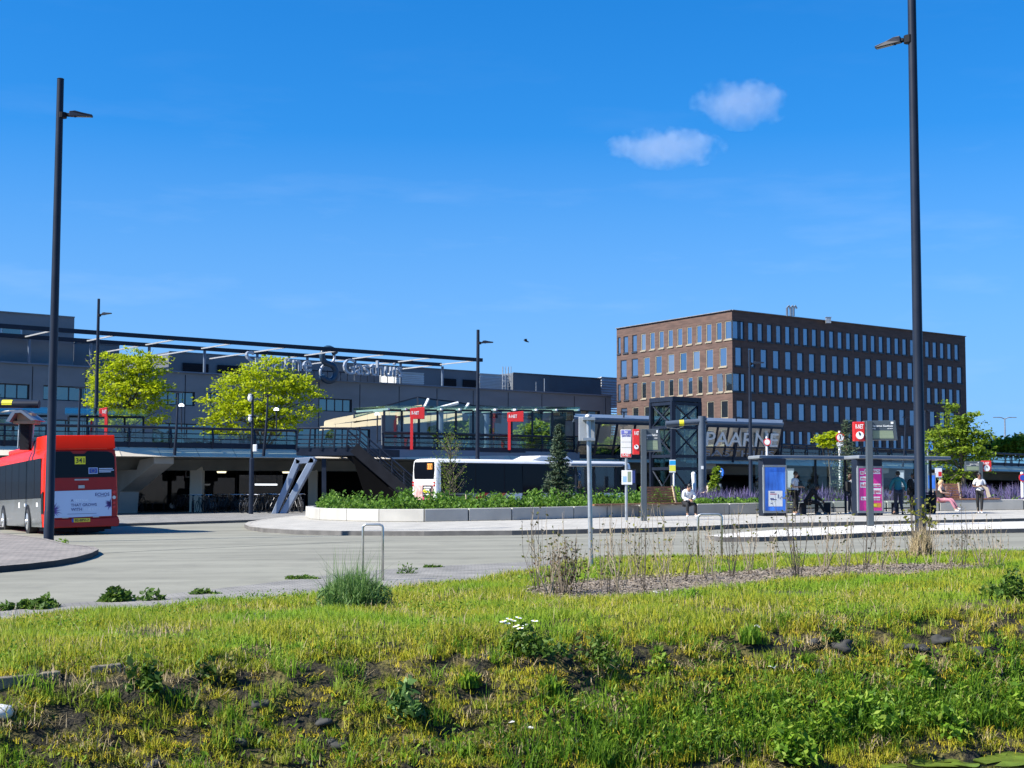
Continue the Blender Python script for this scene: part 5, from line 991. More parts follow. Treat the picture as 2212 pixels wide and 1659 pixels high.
def bench(label, x0, x1, xb0, xb1, yb_):
    """timber seat on the planter wall with a slatted backrest"""
    f = lambda px: next((G(px, y0 + (y1 - y0) * (px - x0_) / (x1_ - x0_), .15) for (x1_, y1), (x0_, y0) in zip(pfront, pfront[1:]) if x0_ <= px <= x1_), None)
    a, b = f(x0), f(x1); s_ = thing('bench', label, 'bench', tuple(a), 'timber benches on the planter wall'); t = (b - a).normalized(); nb_ = Vec((-t.y, t.x, 0)); z = .15 + PH
    for k in range(4): m = MB(); m.obox(a + Z * PH + nb_ * (-.03 + k * .12) + Z * .012, b - a, nb_ * .1, Z * .06); m.build('seat_slat', m_wood, s_)
    c, d = f(xb0), f(xb1)
    for k in range(6): m = MB(); o = nb_ * (.46 + k * .035) + Z * (PH + .1 + k * .115); m.obox(c + o, d - c, nb_ * .035, Z * .095); m.build('back_slat', m_wood, s_)
    for p in (c, d - t * .05): m = MB(); m.beam(p - t * .06 + nb_ * .45 + Z * (PH + .05), p - t * .06 + nb_ * .66 + Z * (PH + .8), .06, .08, up=nb_); m.build('back_support', m_woodl, s_)
    return s_
bench('timber bench with slatted back where the man in white sits', 1283, 1500, 1409, 1478, 0)
bench('timber bench with slatted back where the woman in pink trousers sits', 2028, 2160, 2032, 2090, 0)
# advert cabinets
m_adblue = M('poster_blue', (.05, .2, .8), .35, var=.45, scale=1.6, stretch=(2.5, 1, .8)); m_adpink = M('poster_pink', (.8, .03, .3), .4, var=.04); m_frame = M('cabinet_grey', (.2, .22, .24), .4, var=.08); m_prod = M('red_lettering', (.6, .03, .1), .5)
def cabinet(label, x0, x1, y0, y1, yb_, d, mat):
    a, c = P(x0, y0, d), P(x1, y1, d); b = P(x0, yb_, d); s_ = thing('advert_cabinet', label, 'advertising case', (a.x, d, b.z), 'lit advert cabinets at the bus shelters'); w = c.x - a.x; t = Vec((.97, .24, 0)); bk2 = Vec((-.24, .97, 0)) * .5
    b.z = gz(a.x) + .15
    m = MB(); m.prism([A(a, b.z), A(a, b.z) + t * w, A(a, b.z) + t * w + bk2, A(a, b.z) + bk2], Z * (a.z - b.z)); bd = m.build('cabinet', m_steel, s_, bevel=.02)
    e = -bk2.normalized(); q = lambda f, z, o=.01: A(a, z) + t * w * f + e * o; zt_, zb2 = a.z - .32, c.z
    fr = MB()
    for p0, p1 in ((q(.0, zt_), q(1, zt_)), (q(0, zb2), q(1, zb2))): fr.beam(p0, p1, .1, .09)
    for f in (.02, .98): fr.beam(q(f, zb2 + .04), q(f, zt_ - .04), .1, .06, up=t)
    fr.build('poster_frame', m_frame, s_); m = MB(); m.quad(q(.05, zb2 + .04, .03), q(.95, zb2 + .04, .03), q(.95, zt_ - .04, .03), q(.05, zt_ - .04, .03)); ps = m.build('poster', mat, s_)
    return s_, ps, q, zb2, zt_, t
s_, ps, q, z0, z1, t = cabinet('advert case with a swirling blue poster and white price panel', 1648, 1703, 990, 1106, 1112, 60, m_adblue)
h = z1 - z0; m = MB(); m.quad(q(.2, z0 + h * .12, .034), q(.82, z0 + h * .12, .034), q(.82, z0 + h * .46, .034), q(.2, z0 + h * .46, .034), 0); m.text('1,-', q(.62, z0 + h * .3, .038), t, (0, 0, 1), h * .12, 1, .002, fit=.2); m.build('price_panel', [m_text, m_navy], ps)
m = MB()
for k, (f0, f1, g_) in enumerate(((.28, .48, .42), (.28, .56, .38), (.28, .44, .28), (.3, .56, .26), (.3, .38, .18))): m.quad(q(f0, z0 + h * g_, .037), q(f1, z0 + h * g_, .037), q(f1, z0 + h * (g_ + .018), .037), q(f0, z0 + h * (g_ + .018), .037), 1 if k == 1 else 0)
m.build('price_text', [m_navy, m_prod], ps)
m = MB(); m.quad(q(.4, z1 - .02, .06), q(.6, z1 - .02, .06), q(.6, z1 + .05, .06), q(.4, z1 + .05, .06)); m.build('logo_tab', m_blue, s_)
s_, ps, q, z0, z1, t = cabinet('advert case with a pink poster of white word blocks', 1851, 1913, 992, 1106, 1112, 58.8, m_adpink); h = z1 - z0
for tx, f0, f1, g0, gh in (('Bij', .1, .26, .83, .08), ('HORNBACH', .28, .9, .85, .1), ('vind je', .1, .55, .7, .09), ('alles', .1, .6, .54, .12), ('om je eigen', .5, .9, .56, .07), ('zorgen.', .4, .92, .4, .13), ('te verbouwen', .12, .88, .26, .08)):
    m = MB(); m.quad(q(f0, z0 + h * g0, .034), q(f1, z0 + h * g0, .034), q(f1, z0 + h * (g0 + gh), .034), q(f0, z0 + h * (g0 + gh), .034), 0); m.text(tx, q(f0 + .03, z0 + h * (g0 + gh * .25), .038), t, (0, 0, 1), h * gh * .8, 1, .002, fit=(f1 - f0 - .06) * 2.0 * .6); m.build('word_block', [m_text, m_prod], ps)
m = MB(); m.quad(q(.45, z0 + h * .1, .034), q(.92, z0 + h * .1, .034), q(.92, z0 + h * .2, .034), q(.45, z0 + h * .2, .034), 0); m.quad(q(.5, z0 + h * .12, .038), q(.75, z0 + h * .12, .038), q(.75, z0 + h * .18, .038), q(.5, z0 + h * .18, .038), 1); m.build('logo_strip', [m_ora, m_yel], ps)
# bus shelters
def shelter(label, x0, x1, d, ytop, posts, slope=0, name='bus_shelter'):
    a = P(x0, ytop, d); b = P(x1, ytop + slope, d + (x1 - x0) * .012); s_ = thing(name, label, 'bus shelter', (a.x, d, gz(a.x) + .15), 'bus shelters on the platform'); bk2 = Vec((-.12, 1.7, 0)); fr = Vec((.02, -.35, 0))
    m = MB(); m.prism([a + fr, b + fr, b + bk2, a + bk2], Z * -.14); rf = m.build('roof', m_frame, s_, bevel=.03)
    m = MB(); m.prism([a + fr * 1.02 - Z * .05, b + fr * 1.02 - Z * .05, b + fr * 1.02 - Z * .12, a + fr * 1.02 - Z * .12], fr * .05); m.build('gutter', m_bluemet, rf)
    for px in posts:
        f = (px - x0) / (x1 - x0); p = a.lerp(b, f) + bk2 * .8; m = MB(); m.beam(A(p, gz(p.x) + .13), A(p, a.z - .1), .09, .09, up=(1, 0, 0)); m.build('post', m_steel, s_)
    g_ = [a.lerp(b, (px - x0) / (x1 - x0)) + bk2 * .82 for px in (x0 + 12, *posts)]
    for p, q in zip(g_, g_[1:]): m = MB(); m.quad(A(p, gz(p.x) + .4), A(q, gz(q.x) + .4), A(q, a.z - .16), A(p, a.z - .16)); m.build('glass_panel', m_glass, s_); m = MB(); m.beam(A(p, gz(p.x) + .4), A(q, gz(q.x) + .4), .04, .05); m.build('glazing_bar', m_steel, s_)
    p = a.lerp(b, .45) + bk2 * .6; q = a.lerp(b, .75) + bk2 * .6; m = MB(); m.prism([A(p, gz(p.x) + .6), A(q, gz(q.x) + .6), A(q, gz(q.x) + .6) + Vec((0, -.38, 0)), A(p, gz(p.x) + .6) + Vec((0, -.38, 0))], Z * .05)
    for f in (.1, .9): c = p.lerp(q, f) - Vec((0, .19, 0)); m.beam(A(c, gz(c.x) + .15), A(c, gz(c.x) + .6), .06, .3, up=(1, 0, 0))
    m.build('seat', m_steel, s_)
    return s_
shelter('flat roofed glass bus shelter beside the blue advert case', 1636, 1858, 60.3, 983.5, (1778, 1845), 2)
shelter('flat roofed glass bus shelter beside the pink advert case', 1850, 2048, 58.6, 983.5, (2000, 2034), 3)
s_ = shelter('far bus shelter with white roof edge behind the spruce', 1232, 1345, 74, 1001, (1250, 1290, 1338), 1)
for (x0, x1, y0, y1, mt, lb) in ((1700, 1716, 1012, 1058, m_lightmet, 'pale timetable board behind the man in the white T-shirt'), (2003, 2022, 1022, 1060, m_adblue, 'blue poster board between the tall lamp and shelter end'), (1962 - 24, 1954, 1016, 1052, m_lightmet, 'pale poster board behind the person in teal')):
    d = 66.5; a, c = P(x0, y0, d), P(x1, y1, d); s_ = thing('notice_board', lb, 'notice board', (a.x, d, gz(a.x) + .6), 'notice boards'); m = MB(); m.prism([a, Vec((c.x, d, a.z)), c, Vec((a.x, d, c.z))], (0, .05, 0)); bd = m.build('board', m_frame, s_); m = MB(); w = c.x - a.x; m.prism([a + Vec((w * .1, -.006, -.1)), Vec((c.x - w * .1, d - .006, a.z - .1)), c + Vec((-w * .1, -.006, .1)), Vec((a.x + w * .1, d - .006, c.z + .1))], (0, .005, 0)); m.build('poster', mt, bd)
    m = MB()
    for x in (a.x + .08, c.x - .08): m.beam((x, d + .03, gz(x) + .5), (x, d + .03, c.z), .06, .06, up=(1, 0, 0))
    m.build('leg', m_steel, s_)
d = 73.5; a, c = P(1354, 1014, d), P(1374, 1046, d); s_ = thing('notice_board', 'dark blue poster case at the far shelter left of the display post', 'notice board', (a.x, d, gz(a.x)), 'notice boards'); m = MB(); m.prism([a, Vec((c.x, d, a.z)), c, Vec((a.x, d, c.z))], (0, .1, 0)); bd = m.build('board', m_steel, s_); m = MB(); m.quad(a + Vec((.05, -.01, -.06)), Vec((c.x - .05, d - .01, a.z - .06)), c + Vec((-.05, -.01, .06)), Vec((a.x + .05, d - .01, c.z + .06))); m.build('poster', m_navy, bd); m = MB(); m.box(((a.x + c.x) / 2, d + .05, (c.z + gz(a.x)) / 2), (.5, .1, c.z - gz(a.x))); m.build('leg', m_steel, s_)
# litter bins on the platform
for px, y, hgt, lb in ((2010, 1109, 30, 'black litter bin at the foot of the right shelter'), (1903, 1110, 0, '')):
    if not lb: continue
    b = G(px, y, .15); s_ = thing('litter_bin', lb, 'litter bin', tuple(b)); m = MB(); m.tube([b, b + Z * .1, b + Z * .78, b + Z * .8], [.2, .24, .27, .22], 14); m.build('body', m_black, s_, smooth='auto'); m = MB(); m.tube([b + Z * .84, b + Z * .9], [.27, .2], 14); m.build('lid', m_black, s_); m = MB()
    for k in (-1, 1): m.tube([b + Vec((k * .2, 0, .75)), b + Vec((k * .2, 0, .9))], .02, 5)
    m.build('lid_support', m_black, s_)
# bicycles in the racks
def wheelring(m, c, r, ax):
    u = Vec((1, 0, 0)); pts = [c + Vec((math.cos(a) * r, 0, math.sin(a) * r)) for a in np.linspace(0, 2 * math.pi, 17)]; m.tube(pts, .022, 5, caps=False)
    for k in range(8): a = k * math.pi / 4; m.tube([c, c + Vec((math.cos(a) * r, 0, math.sin(a) * r))], .005, 3, caps=False)
m_bike = M('bike_black', (.03, .032, .036), .35, var=.3, coat=.3); m_chrome = M('bike_chrome', (.6, .6, .62), .25, metal=.9)
BK = thing('bicycle', 'bicycle in the shaded rack rows under the viaduct', 'bicycle', (0, 0, 0), 'bicycles parked under the viaduct')
wf, wr_ = Vec((.55, 0, .34)), Vec((-.52, 0, .34))
for c in (wf, wr_): m = MB(); wheelring(m, c, .34, 0); w_ = m.build('wheel', m_tyre, BK)
hd_, st_, bbk = Vec((.36, 0, .9)), Vec((-.2, 0, .86)), Vec((-.06, 0, .3)); m = MB()
for p, q in ((hd_, bbk), (st_, bbk), (hd_, Vec((-.17, 0, .78))), (bbk, wr_), (st_, wr_), (hd_, wf)): m.tube([p, q], .022, 6)
m.build('frame', m_bike, BK); m = MB(); m.tube([hd_, hd_ + Vec((-.03, 0, .14))], .015, 5); m.tube([hd_ + Vec((-.2, -.28, .12)), hd_ + Vec((-.03, -.2, .15)), hd_ + Vec((-.01, 0, .14)), hd_ + Vec((-.03, .2, .15)), hd_ + Vec((-.2, .28, .12))], .015, 6); m.build('handlebar', m_chrome, BK)
m = MB(); m.tube([st_, st_ + Z * .12], .014, 5); m.ball(st_ + Vec((-.02, 0, .14)), (.14, .08, .04)); m.build('saddle', m_black, BK)
m = MB(); m.box((-.52, 0, .72), (.4, .13, .02)); m.tube([(-.7, 0, .72), wr_], .008, 4); m.build('carrier', m_bike, BK); m = MB(); m.prism([(-.86, -.02, .3), (-.83, -.02, .56), (-.6, -.02, .72), (-.62, -.02, .68), (-.8, -.02, .54), (-.84, -.02, .3)], (0, .04, 0)); m.build('mudguard', m_bike, BK)
spots = [(277, 1108, .35), (300, 1105, .8)] + [(392 + i * 13 + random.uniform(-3, 3), 1108 - random.uniform(0, 4), random.uniform(.9, 2.2)) for i in range(21)] + [(420 + i * 16, 1102, random.uniform(.9, 2.2)) for i in range(14)]
ord_ = 0
for k, (px, y, rz) in enumerate(spots):
    b = G(px, y, .12)
    if k == 0: BK.location = b; BK.rotation_euler = (0, 0, rz); BK['label'] = 'pale lit bicycle between the red bus and the concrete pier'
    else: dup(BK, b, rz, 'bicycle against the left foot of the concrete pier' if k == 1 else 'dark bicycle packed in the shaded rack rows between pier and tilted frame')
# a dark parked car in the shade
CR = thing('parked_car', 'dark car parked in the shade right of the concrete pier', 'car', tuple(G(405, 1103, .12))); c = G(405, 1103, .12) + Vec((0, 2.2, 0)); m = MB()
sd = [(-2.1, .3), (2.1, .3), (2.15, .7), (1.9, .86), (1.05, .95), (.45, 1.42), (-.9, 1.45), (-1.6, 1.0), (-2.1, .92)]; m.prism([c + Vec((x, -.85, z)) for x, z in sd], (0, 1.7, 0)); m.build('body', M('car_navy', (.02, .025, .04), .25, coat=.6), CR, bevel=.08)
m = MB(); m.prism([c + Vec((x, -.86, z)) for x, z in ((.95, .97), (.42, 1.36), (-.85, 1.38), (-1.35, 1.0))], (0, -.01, 0)); m.build('side_window', m_buswin, CR)
for x in (-1.3, 1.3): m = MB(); o = c + Vec((x, -.87, .32)); m.cyl(o, o + Vec((0, .2, 0)), .32, n=18); w_ = m.build('wheel', m_tyre, CR); m = MB(); m.cyl(o - Vec((0, .01, 0)), o, .2, n=12); m.build('rim', m_rim, w_)
m = MB(); m.ball(c + Vec((2.0, -.6, .74)), (.12, .1, .08)); m.build('headlight', m_rim, CR)
# bird
q = P(1137, 737, 104); bd = MB(); bd.tube([q - Vec((.2, 0, -.06)), q - Vec((.1, 0, -.02)), q, q + Vec((.14, 0, -.05)), q + Vec((.2, 0, -.07))], [.01, .045, .06, .04, .01], 8)
B_ = thing('bird', 'small dark bird flying left of the brick building', 'bird', tuple(q)); bd.build('body', m_black, B_, smooth=True)
for s_ in (-1, 1): m = MB(); m.add([q + Vec((.08, 0, 0)), q + Vec((-.08, 0, 0)), q + Vec((-.16, s_ * .2, .14)), q + Vec((-.26 if s_ > 0 else .1, s_ * .42, .12)), q + Vec((.02, s_ * .22, .16))], [(0, 1, 2, 4), (4, 2, 3)]); m.build('wing', m_black, B_)
# ------------------------------------------------------------------ people
def skinmesh(name, nodes, edges, mat, parent, lev=1):
    """one continuous surface grown over joints; nodes: key -> (pos, radius); the first key is the root"""
    ks = list(nodes); me = bpy.data.meshes.new(name); me.from_pydata([nodes[k][0] for k in ks], [(ks.index(a), ks.index(b)) for a, b in edges], []); me.materials.append(mat)
    o = bpy.data.objects.new(name, me); COL.objects.link(o); o.parent = parent; OFF[o.name] = Vec((0, 0, 0))
    sk = o.modifiers.new('skin', 'SKIN'); sk.use_smooth_shade = True; sub = o.modifiers.new('subdivision', 'SUBSURF'); sub.levels = sub.render_levels = lev
    for i, k in enumerate(ks): r = nodes[k][1]; r = r if isinstance(r, tuple) else (r, r); me.skin_vertices[0].data[i].radius = r; me.skin_vertices[0].data[i].use_root = (i == 0)
    return o
STAND = dict(pelvis=(0, 0, .95), waist=(0, 0, 1.1), chest=(0, .01, 1.3), nb=(0, 0, 1.45), neck=(0, .015, 1.52), head=(0, .03, 1.62), crown=(0, .02, 1.72),
             shL=(-.18, 0, 1.41), elL=(-.23, -.02, 1.13), wrL=(-.22, .08, .9), shR=(.18, 0, 1.41), elR=(.23, -.02, 1.13), wrR=(.22, .08, .9),
             hipL=(-.09, 0, .92), knL=(-.1, .03, .5), anL=(-.1, -.01, .09), toL=(-.12, .14, .035), hipR=(.09, 0, .92), knR=(.1, .03, .5), anR=(.1, -.01, .09), toR=(.12, .14, .035))
RAD = dict(pelvis=(.15, .11), waist=(.135, .1), chest=(.155, .11), nb=(.08, .07), neck=.052, head=(.075, .095), crown=(.06, .075), sh=.062, el=.043, wr=.028, hip=.088, kn=.057, an=.04, to=.036)
SIT = dict(pelvis=(0, 0, .53), waist=(0, .03, .68), chest=(0, .1, .87), nb=(0, .15, 1.01), neck=(0, .18, 1.08), head=(0, .23, 1.16), crown=(0, .24, 1.26), shL=(-.18, .13, .98), shR=(.18, .13, .98), elL=(-.25, .22, .72), elR=(.25, .22, .72), wrL=(-.06, .42, .66), wrR=(.08, .42, .66),
           hipL=(-.09, .03, .51), hipR=(.09, .03, .51), knL=(-.17, .45, .5), knR=(.16, .45, .5), anL=(-.16, .44, .09), anR=(.17, .46, .09), toL=(-.18, .6, .035), toR=(.2, .61, .035))
def person(label, base, rz, pose, skin, top, legs, shoes, hair, sleeve='short', hairlen=0, scale=1.0, legend='an', extra=None, hat=None):
    r = thing('person', label, 'person'); J = dict(STAND); J.update(pose); J = {k: Vec(v) for k, v in J.items()}
    N_ = {k: (J[k], RAD[k] if k in RAD else RAD[k[:-1]]) for k in ('pelvis', 'waist', 'chest', 'nb', 'neck', 'head', 'crown')}
    E = [('pelvis', 'waist'), ('waist', 'chest'), ('chest', 'nb'), ('nb', 'neck'), ('neck', 'head'), ('head', 'crown')]
    hd = J['head']; fdir = Vec((J['crown'] - hd).normalized()); fw = Vec((0, 1, 0)); fw = (fw - fdir * fw.dot(fdir)).normalized()
    N_['nose'] = (hd + fw * .095 - fdir * .005, .018); E.append(('head', 'nose'))
    for s in 'LR':
        for k in ('sh', 'el', 'wr', 'hip', 'kn', 'an', 'to'): N_[k + s] = (J[k + s], RAD[k])
        E += [('nb', 'sh' + s), ('sh' + s, 'el' + s), ('el' + s, 'wr' + s), ('pelvis', 'hip' + s), ('hip' + s, 'kn' + s), ('kn' + s, 'an' + s), ('an' + s, 'to' + s)]
        d = (J['wr' + s] - J['el' + s]).normalized(); sx = -1 if s == 'L' else 1; pd = J.get('ha' + s, None); d = (Vec(pd) - J['wr' + s]).normalized() if pd else d
        sd = d.cross(Vec((0, 0, 1))); sd = sd.normalized() if sd.length > .1 else Vec((0, 1, 0)); nn_ = sd.cross(d)
        pm_ = J['wr' + s] + d * .07; N_['pa' + s] = (pm_, (.034, .017)); E.append(('wr' + s, 'pa' + s))
        for i, (o, ln) in enumerate(((-.03, .062), (-.01, .075), (.01, .07), (.03, .055))):
            a = pm_ + d * .035 + sd * o; b = a + d * ln * .55 - nn_ * .012; c = b + d * ln * .4 - nn_ * .03
            N_[f'f{i}a{s}'] = (a, .0095); N_[f'f{i}b{s}'] = (b, .0085); N_[f'f{i}c{s}'] = (c, .007); E += [('pa' + s, f'f{i}a{s}'), (f'f{i}a{s}', f'f{i}b{s}'), (f'f{i}b{s}', f'f{i}c{s}')]
        a = pm_ - d * .02 - sd * sx * .04; b = a + d * .035 - sd * sx * .02; N_['t0' + s] = (a, .011); N_['t1' + s] = (b, .008); E += [('pa' + s, 't0' + s), ('t0' + s, 't1' + s)]
    bd = skinmesh('body', N_, E, skin, r)
    g = lambda k, a=.016: (J[k], tuple(x + a for x in RAD[k]) if isinstance(RAD.get(k), tuple) else RAD[k if k in RAD else k[:-1]] + a)
    T = {k: g(k, .02) for k in ('waist', 'chest', 'nb')}; T['hem'] = (J['pelvis'] + (J['waist'] - J['pelvis']) * .1, (.165, .13)); TE = [('waist', 'chest'), ('chest', 'nb'), ('waist', 'hem')]
    for s in 'LR':
        T['sh' + s] = g('sh' + s, .018); e = J['sh' + s].lerp(J['el' + s], .75)
        TE += [('nb', 'sh' + s)]
        if sleeve == 'short': T['sl' + s] = (e, .066); TE += [('sh' + s, 'sl' + s)]
        elif sleeve == 'long': T['el' + s] = g('el' + s, .02); T['wr' + s] = g('wr' + s, .016); TE += [('sh' + s, 'el' + s), ('el' + s, 'wr' + s)]
    skinmesh('top', T, TE, top, r)
    L_ = {'pelvis': g('pelvis', .012)}; LE = []
    for s in 'LR':
        for k in ('hip', 'kn'): L_[k + s] = g(k + s, .016)
        L_['an' + s] = (J['an' + s] + Z * .03, .056); LE += [('pelvis', 'hip' + s), ('hip' + s, 'kn' + s), ('kn' + s, 'an' + s)]
    skinmesh('trousers', L_, LE, legs, r)
    for s in 'LR':
        a, t = J['an' + s], J['to' + s]; hl = a + (a - t) * .25; hl.z = min(a.z, t.z + .015)
        skinmesh('shoe', {'m': (a.lerp(t, .45) - Z * .02, (.045, .04)), 'h': (hl, .04), 't': (t + (t - a) * .12, .036), 'a': (a, .045)}, [('m', 'h'), ('m', 't'), ('m', 'a')], shoes, r)
    m = MB(); c = hd + fdir * .055 - fw * .022; m.ball(c, (.092, .104, .098), 12, 8)
    if hairlen: b = hd - fw * .07 - fdir * hairlen; m.tube([c - fw * .02, hd - fw * .08, b], [.09, .085, .05], 10)
    m.build('hair', hair, r, smooth=True)
    m = MB(); ex = fw.cross(fdir)
    for s_ in (-1, 1): m.ball(hd + fw * .082 + ex * s_ * .03 + fdir * .02, .011, 6, 4)
    m.build('eye', m_blk, r)
    m = MB()
    for s_ in (-1, 1): m.ball(hd + ex * s_ * .083 - fw * .0, (.014, .022, .032), 6, 5)
    m.build('ear', skin, r); m = MB(); m.beam(hd + fw * .09 - fdir * .042 - ex * .022, hd + fw * .09 - fdir * .042 + ex * .022, .008, .01); m.build('mouth', m_prod, r)
    if extra: extra(r, J)
    r.location = base; r.rotation_euler = (0, 0, rz); r.scale = (scale,) * 3; return r
sk1, sk2, sk3 = M('skin_tan', (.42, .24, .16), .5, var=.06), M('skin_brown', (.16, .08, .05), .5, var=.06), M('skin_pale', (.55, .35, .26), .5, var=.06)
c_w, c_k, c_d, c_t, c_p, c_g, c_c, c_r = (M(n, c, .85, var=.1, scale=9, bump=.15, bscale=25) for n, c in (('white_cotton', (.72, .72, .73)), ('black_cloth', (.012, .012, .014)), ('dark_denim', (.03, .035, .055)), ('teal_cloth', (.01, .15, .2)), ('pink_cloth', (.42, .17, .22)), ('grey_cloth', (.16, .18, .2)), ('cream_cloth', (.62, .5, .36)), ('brown_cloth', (.12, .06, .03))))
h_k, h_b, h_bl = M('dark_hair', (.012, .01, .009), .5), M('brown_hair', (.05, .025, .012), .5), M('blond_hair', (.5, .34, .16), .5)
def hold(name, mat, fn): 
    def f(r, J): m = MB(); fn(m, J); m.build(name, mat, r)
    return f
b = G(1487, 1116.5, .15)
person('man in white shirt sitting on the timber bench looking at his phone', b + Vec((0, .42, 0)), math.pi + .25, dict(SIT, neck=(0, .2, 1.07), head=(0, .27, 1.13), crown=(0, .31, 1.22)), sk1, c_w, c_k, c_w, h_k, 'long', 0, 1.08, extra=hold('phone', m_blk, lambda m, J: m.box((.0, .52, .69), (.075, .14, .012))))
b = G(1718, 1112.5, .15)
person('man in a white T-shirt with shoulder bag standing beside the blue advert case', b, -2.25, dict(elL=(-.25, .03, 1.14), wrL=(-.1, .26, 1.13), elR=(.25, .03, 1.14), wrR=(.08, .28, 1.15), head=(.0, .05, 1.62), crown=(0, .06, 1.72)), sk1, c_w, c_k, c_w, h_b, 'short', 0, 1.05, extra=hold('shoulder_bag', c_k, lambda m, J: (m.box((-.2, -.16, 1.12), (.16, .18, .36)), m.tube([(-.2, -.12, 1.2), (-.16, -.05, 1.47), (-.1, .13, 1.3), (-.17, .08, 1.1)], .02, 6))))
b = G(1742, 1111.5, .15)
person('person all in black sitting bent forward on the shelter seat', b, -1.75, dict(SIT, waist=(0, .08, .7), chest=(0, .22, .88), nb=(0, .32, 1.0), neck=(0, .37, 1.05), head=(0, .44, 1.1), crown=(0, .5, 1.18), shL=(-.18, .3, .98), shR=(.18, .3, .98), elL=(-.22, .42, .74), elR=(.22, .42, .74), wrL=(-.12, .6, .58), wrR=(.1, .62, .58), knR=(.14, .5, .5), anR=(.15, .72, .09), toR=(.16, .87, .035)), sk2, c_k, c_k, c_g, h_k, 'long', 0, 1.05)
b = G(1838, 1110.5, .15)
person('woman in a grey top and dark jeans standing between the two advert cases', b, -1.1, dict(elL=(-.24, .06, 1.13), wrL=(-.06, .24, 1.22), elR=(.24, .06, 1.15), wrR=(.06, .22, 1.3)), sk3, c_g, c_d, c_w, h_b, 'short', .16, .98, extra=hold('rucksack', c_k, lambda m, J: m.box((0, -.2, 1.22), (.28, .18, .42))))
b = G(1941, 1111.5, .15)
person('person in a teal jacket seen from behind under the right shelter', b, -.15, dict(elL=(-.3, .02, 1.15), wrL=(-.3, .14, .98), elR=(.31, .02, 1.15), wrR=(.3, .12, .95), anL=(-.16, 0, .09), toL=(-.19, .14, .035), anR=(.16, 0, .09), toR=(.2, .14, .035)), sk1, c_t, c_d, c_k, h_k, 'long', 0, 1.03, extra=hold('hood', c_t, lambda m, J: m.ball((0, -.09, 1.44), (.13, .08, .1))))
b = G(1969, 1109.5, .15)
person('person in a black suit and white collar standing just left of the tall lamp', b, -1.9, dict(elL=(-.24, .05, 1.14), wrL=(-.12, .22, 1.0), elR=(.24, .05, 1.14), wrR=(.14, .22, 1.02)), sk2, c_k, c_k, c_k, h_k, 'long', 0, 1.0, extra=hold('collar', c_w, lambda m, J: m.tube([(0, .09, 1.22), (0, .095, 1.35), (0, .07, 1.47)], [.02, .035, .06], 8)))
b = G(2043, 1106.3, .15)
person('blond woman in pink trousers sitting on the right bench with crossed arms', b + Vec((-.1, .42, 0)), -2.2, dict(SIT, waist=(0, 0, .7), chest=(0, .02, .9), nb=(0, .03, 1.04), neck=(0, .04, 1.1), head=(0, .07, 1.19), crown=(0, .07, 1.29), shL=(-.17, .02, 1.0), shR=(.17, .02, 1.0), elL=(-.23, .16, .8), elR=(.23, .14, .8), wrL=(-.02, .25, .98), wrR=(.02, .3, .78), knL=(-.08, .46, .52), anL=(-.04, .68, .16), toL=(-.03, .82, .13), knR=(.1, .46, .5), anR=(.1, .66, .1), toR=(.1, .8, .05)), sk3, c_w, c_p, c_w, h_bl, 'none', .2, 1.08, extra=hold('apron', c_k, lambda m, J: m.tube([(.0, .02, .9), (0, .02, .74), (0, .02, .58)], [.17, .15, .19], 12)))
b = G(2117, 1109, .15)
person('woman in white T-shirt walking past the right bench, cream jacket over arm', b, math.pi - .1, dict(elL=(-.26, .0, 1.15), wrL=(-.04, .2, 1.2), elR=(.27, .0, 1.15), wrR=(.06, .2, 1.16), knL=(-.07, .07, .5), anL=(-.05, .08, .1), toL=(-.05, .23, .05), anR=(.05, -.1, .1), toR=(.06, .05, .04)), sk2, c_w, c_k, c_w, h_k, 'short', .1, .98, extra=hold('jacket', c_c, lambda m, J: m.prism([(-.02, .23, 1.22), (-.3, .2, 1.12), (-.42, .16, .72), (-.28, .17, .68), (-.2, .2, 1.02)], (0, .06, 0))))
b = Vec((P(1527, 1085, 72).x, 72, gz(10)))
person('person in cream clothing with dark hair walking beyond the lavender', b, 1.9, dict(elL=(-.24, .08, 1.14), wrL=(-.14, .28, 1.12), elR=(.24, .08, 1.14), wrR=(.14, .28, 1.1), anL=(-.1, .2, .1), toL=(-.1, .35, .05), anR=(.1, -.2, .1), toR=(.1, -.06, .04)), sk3, c_c, c_c, c_k, h_k, 'long', .14, .96)
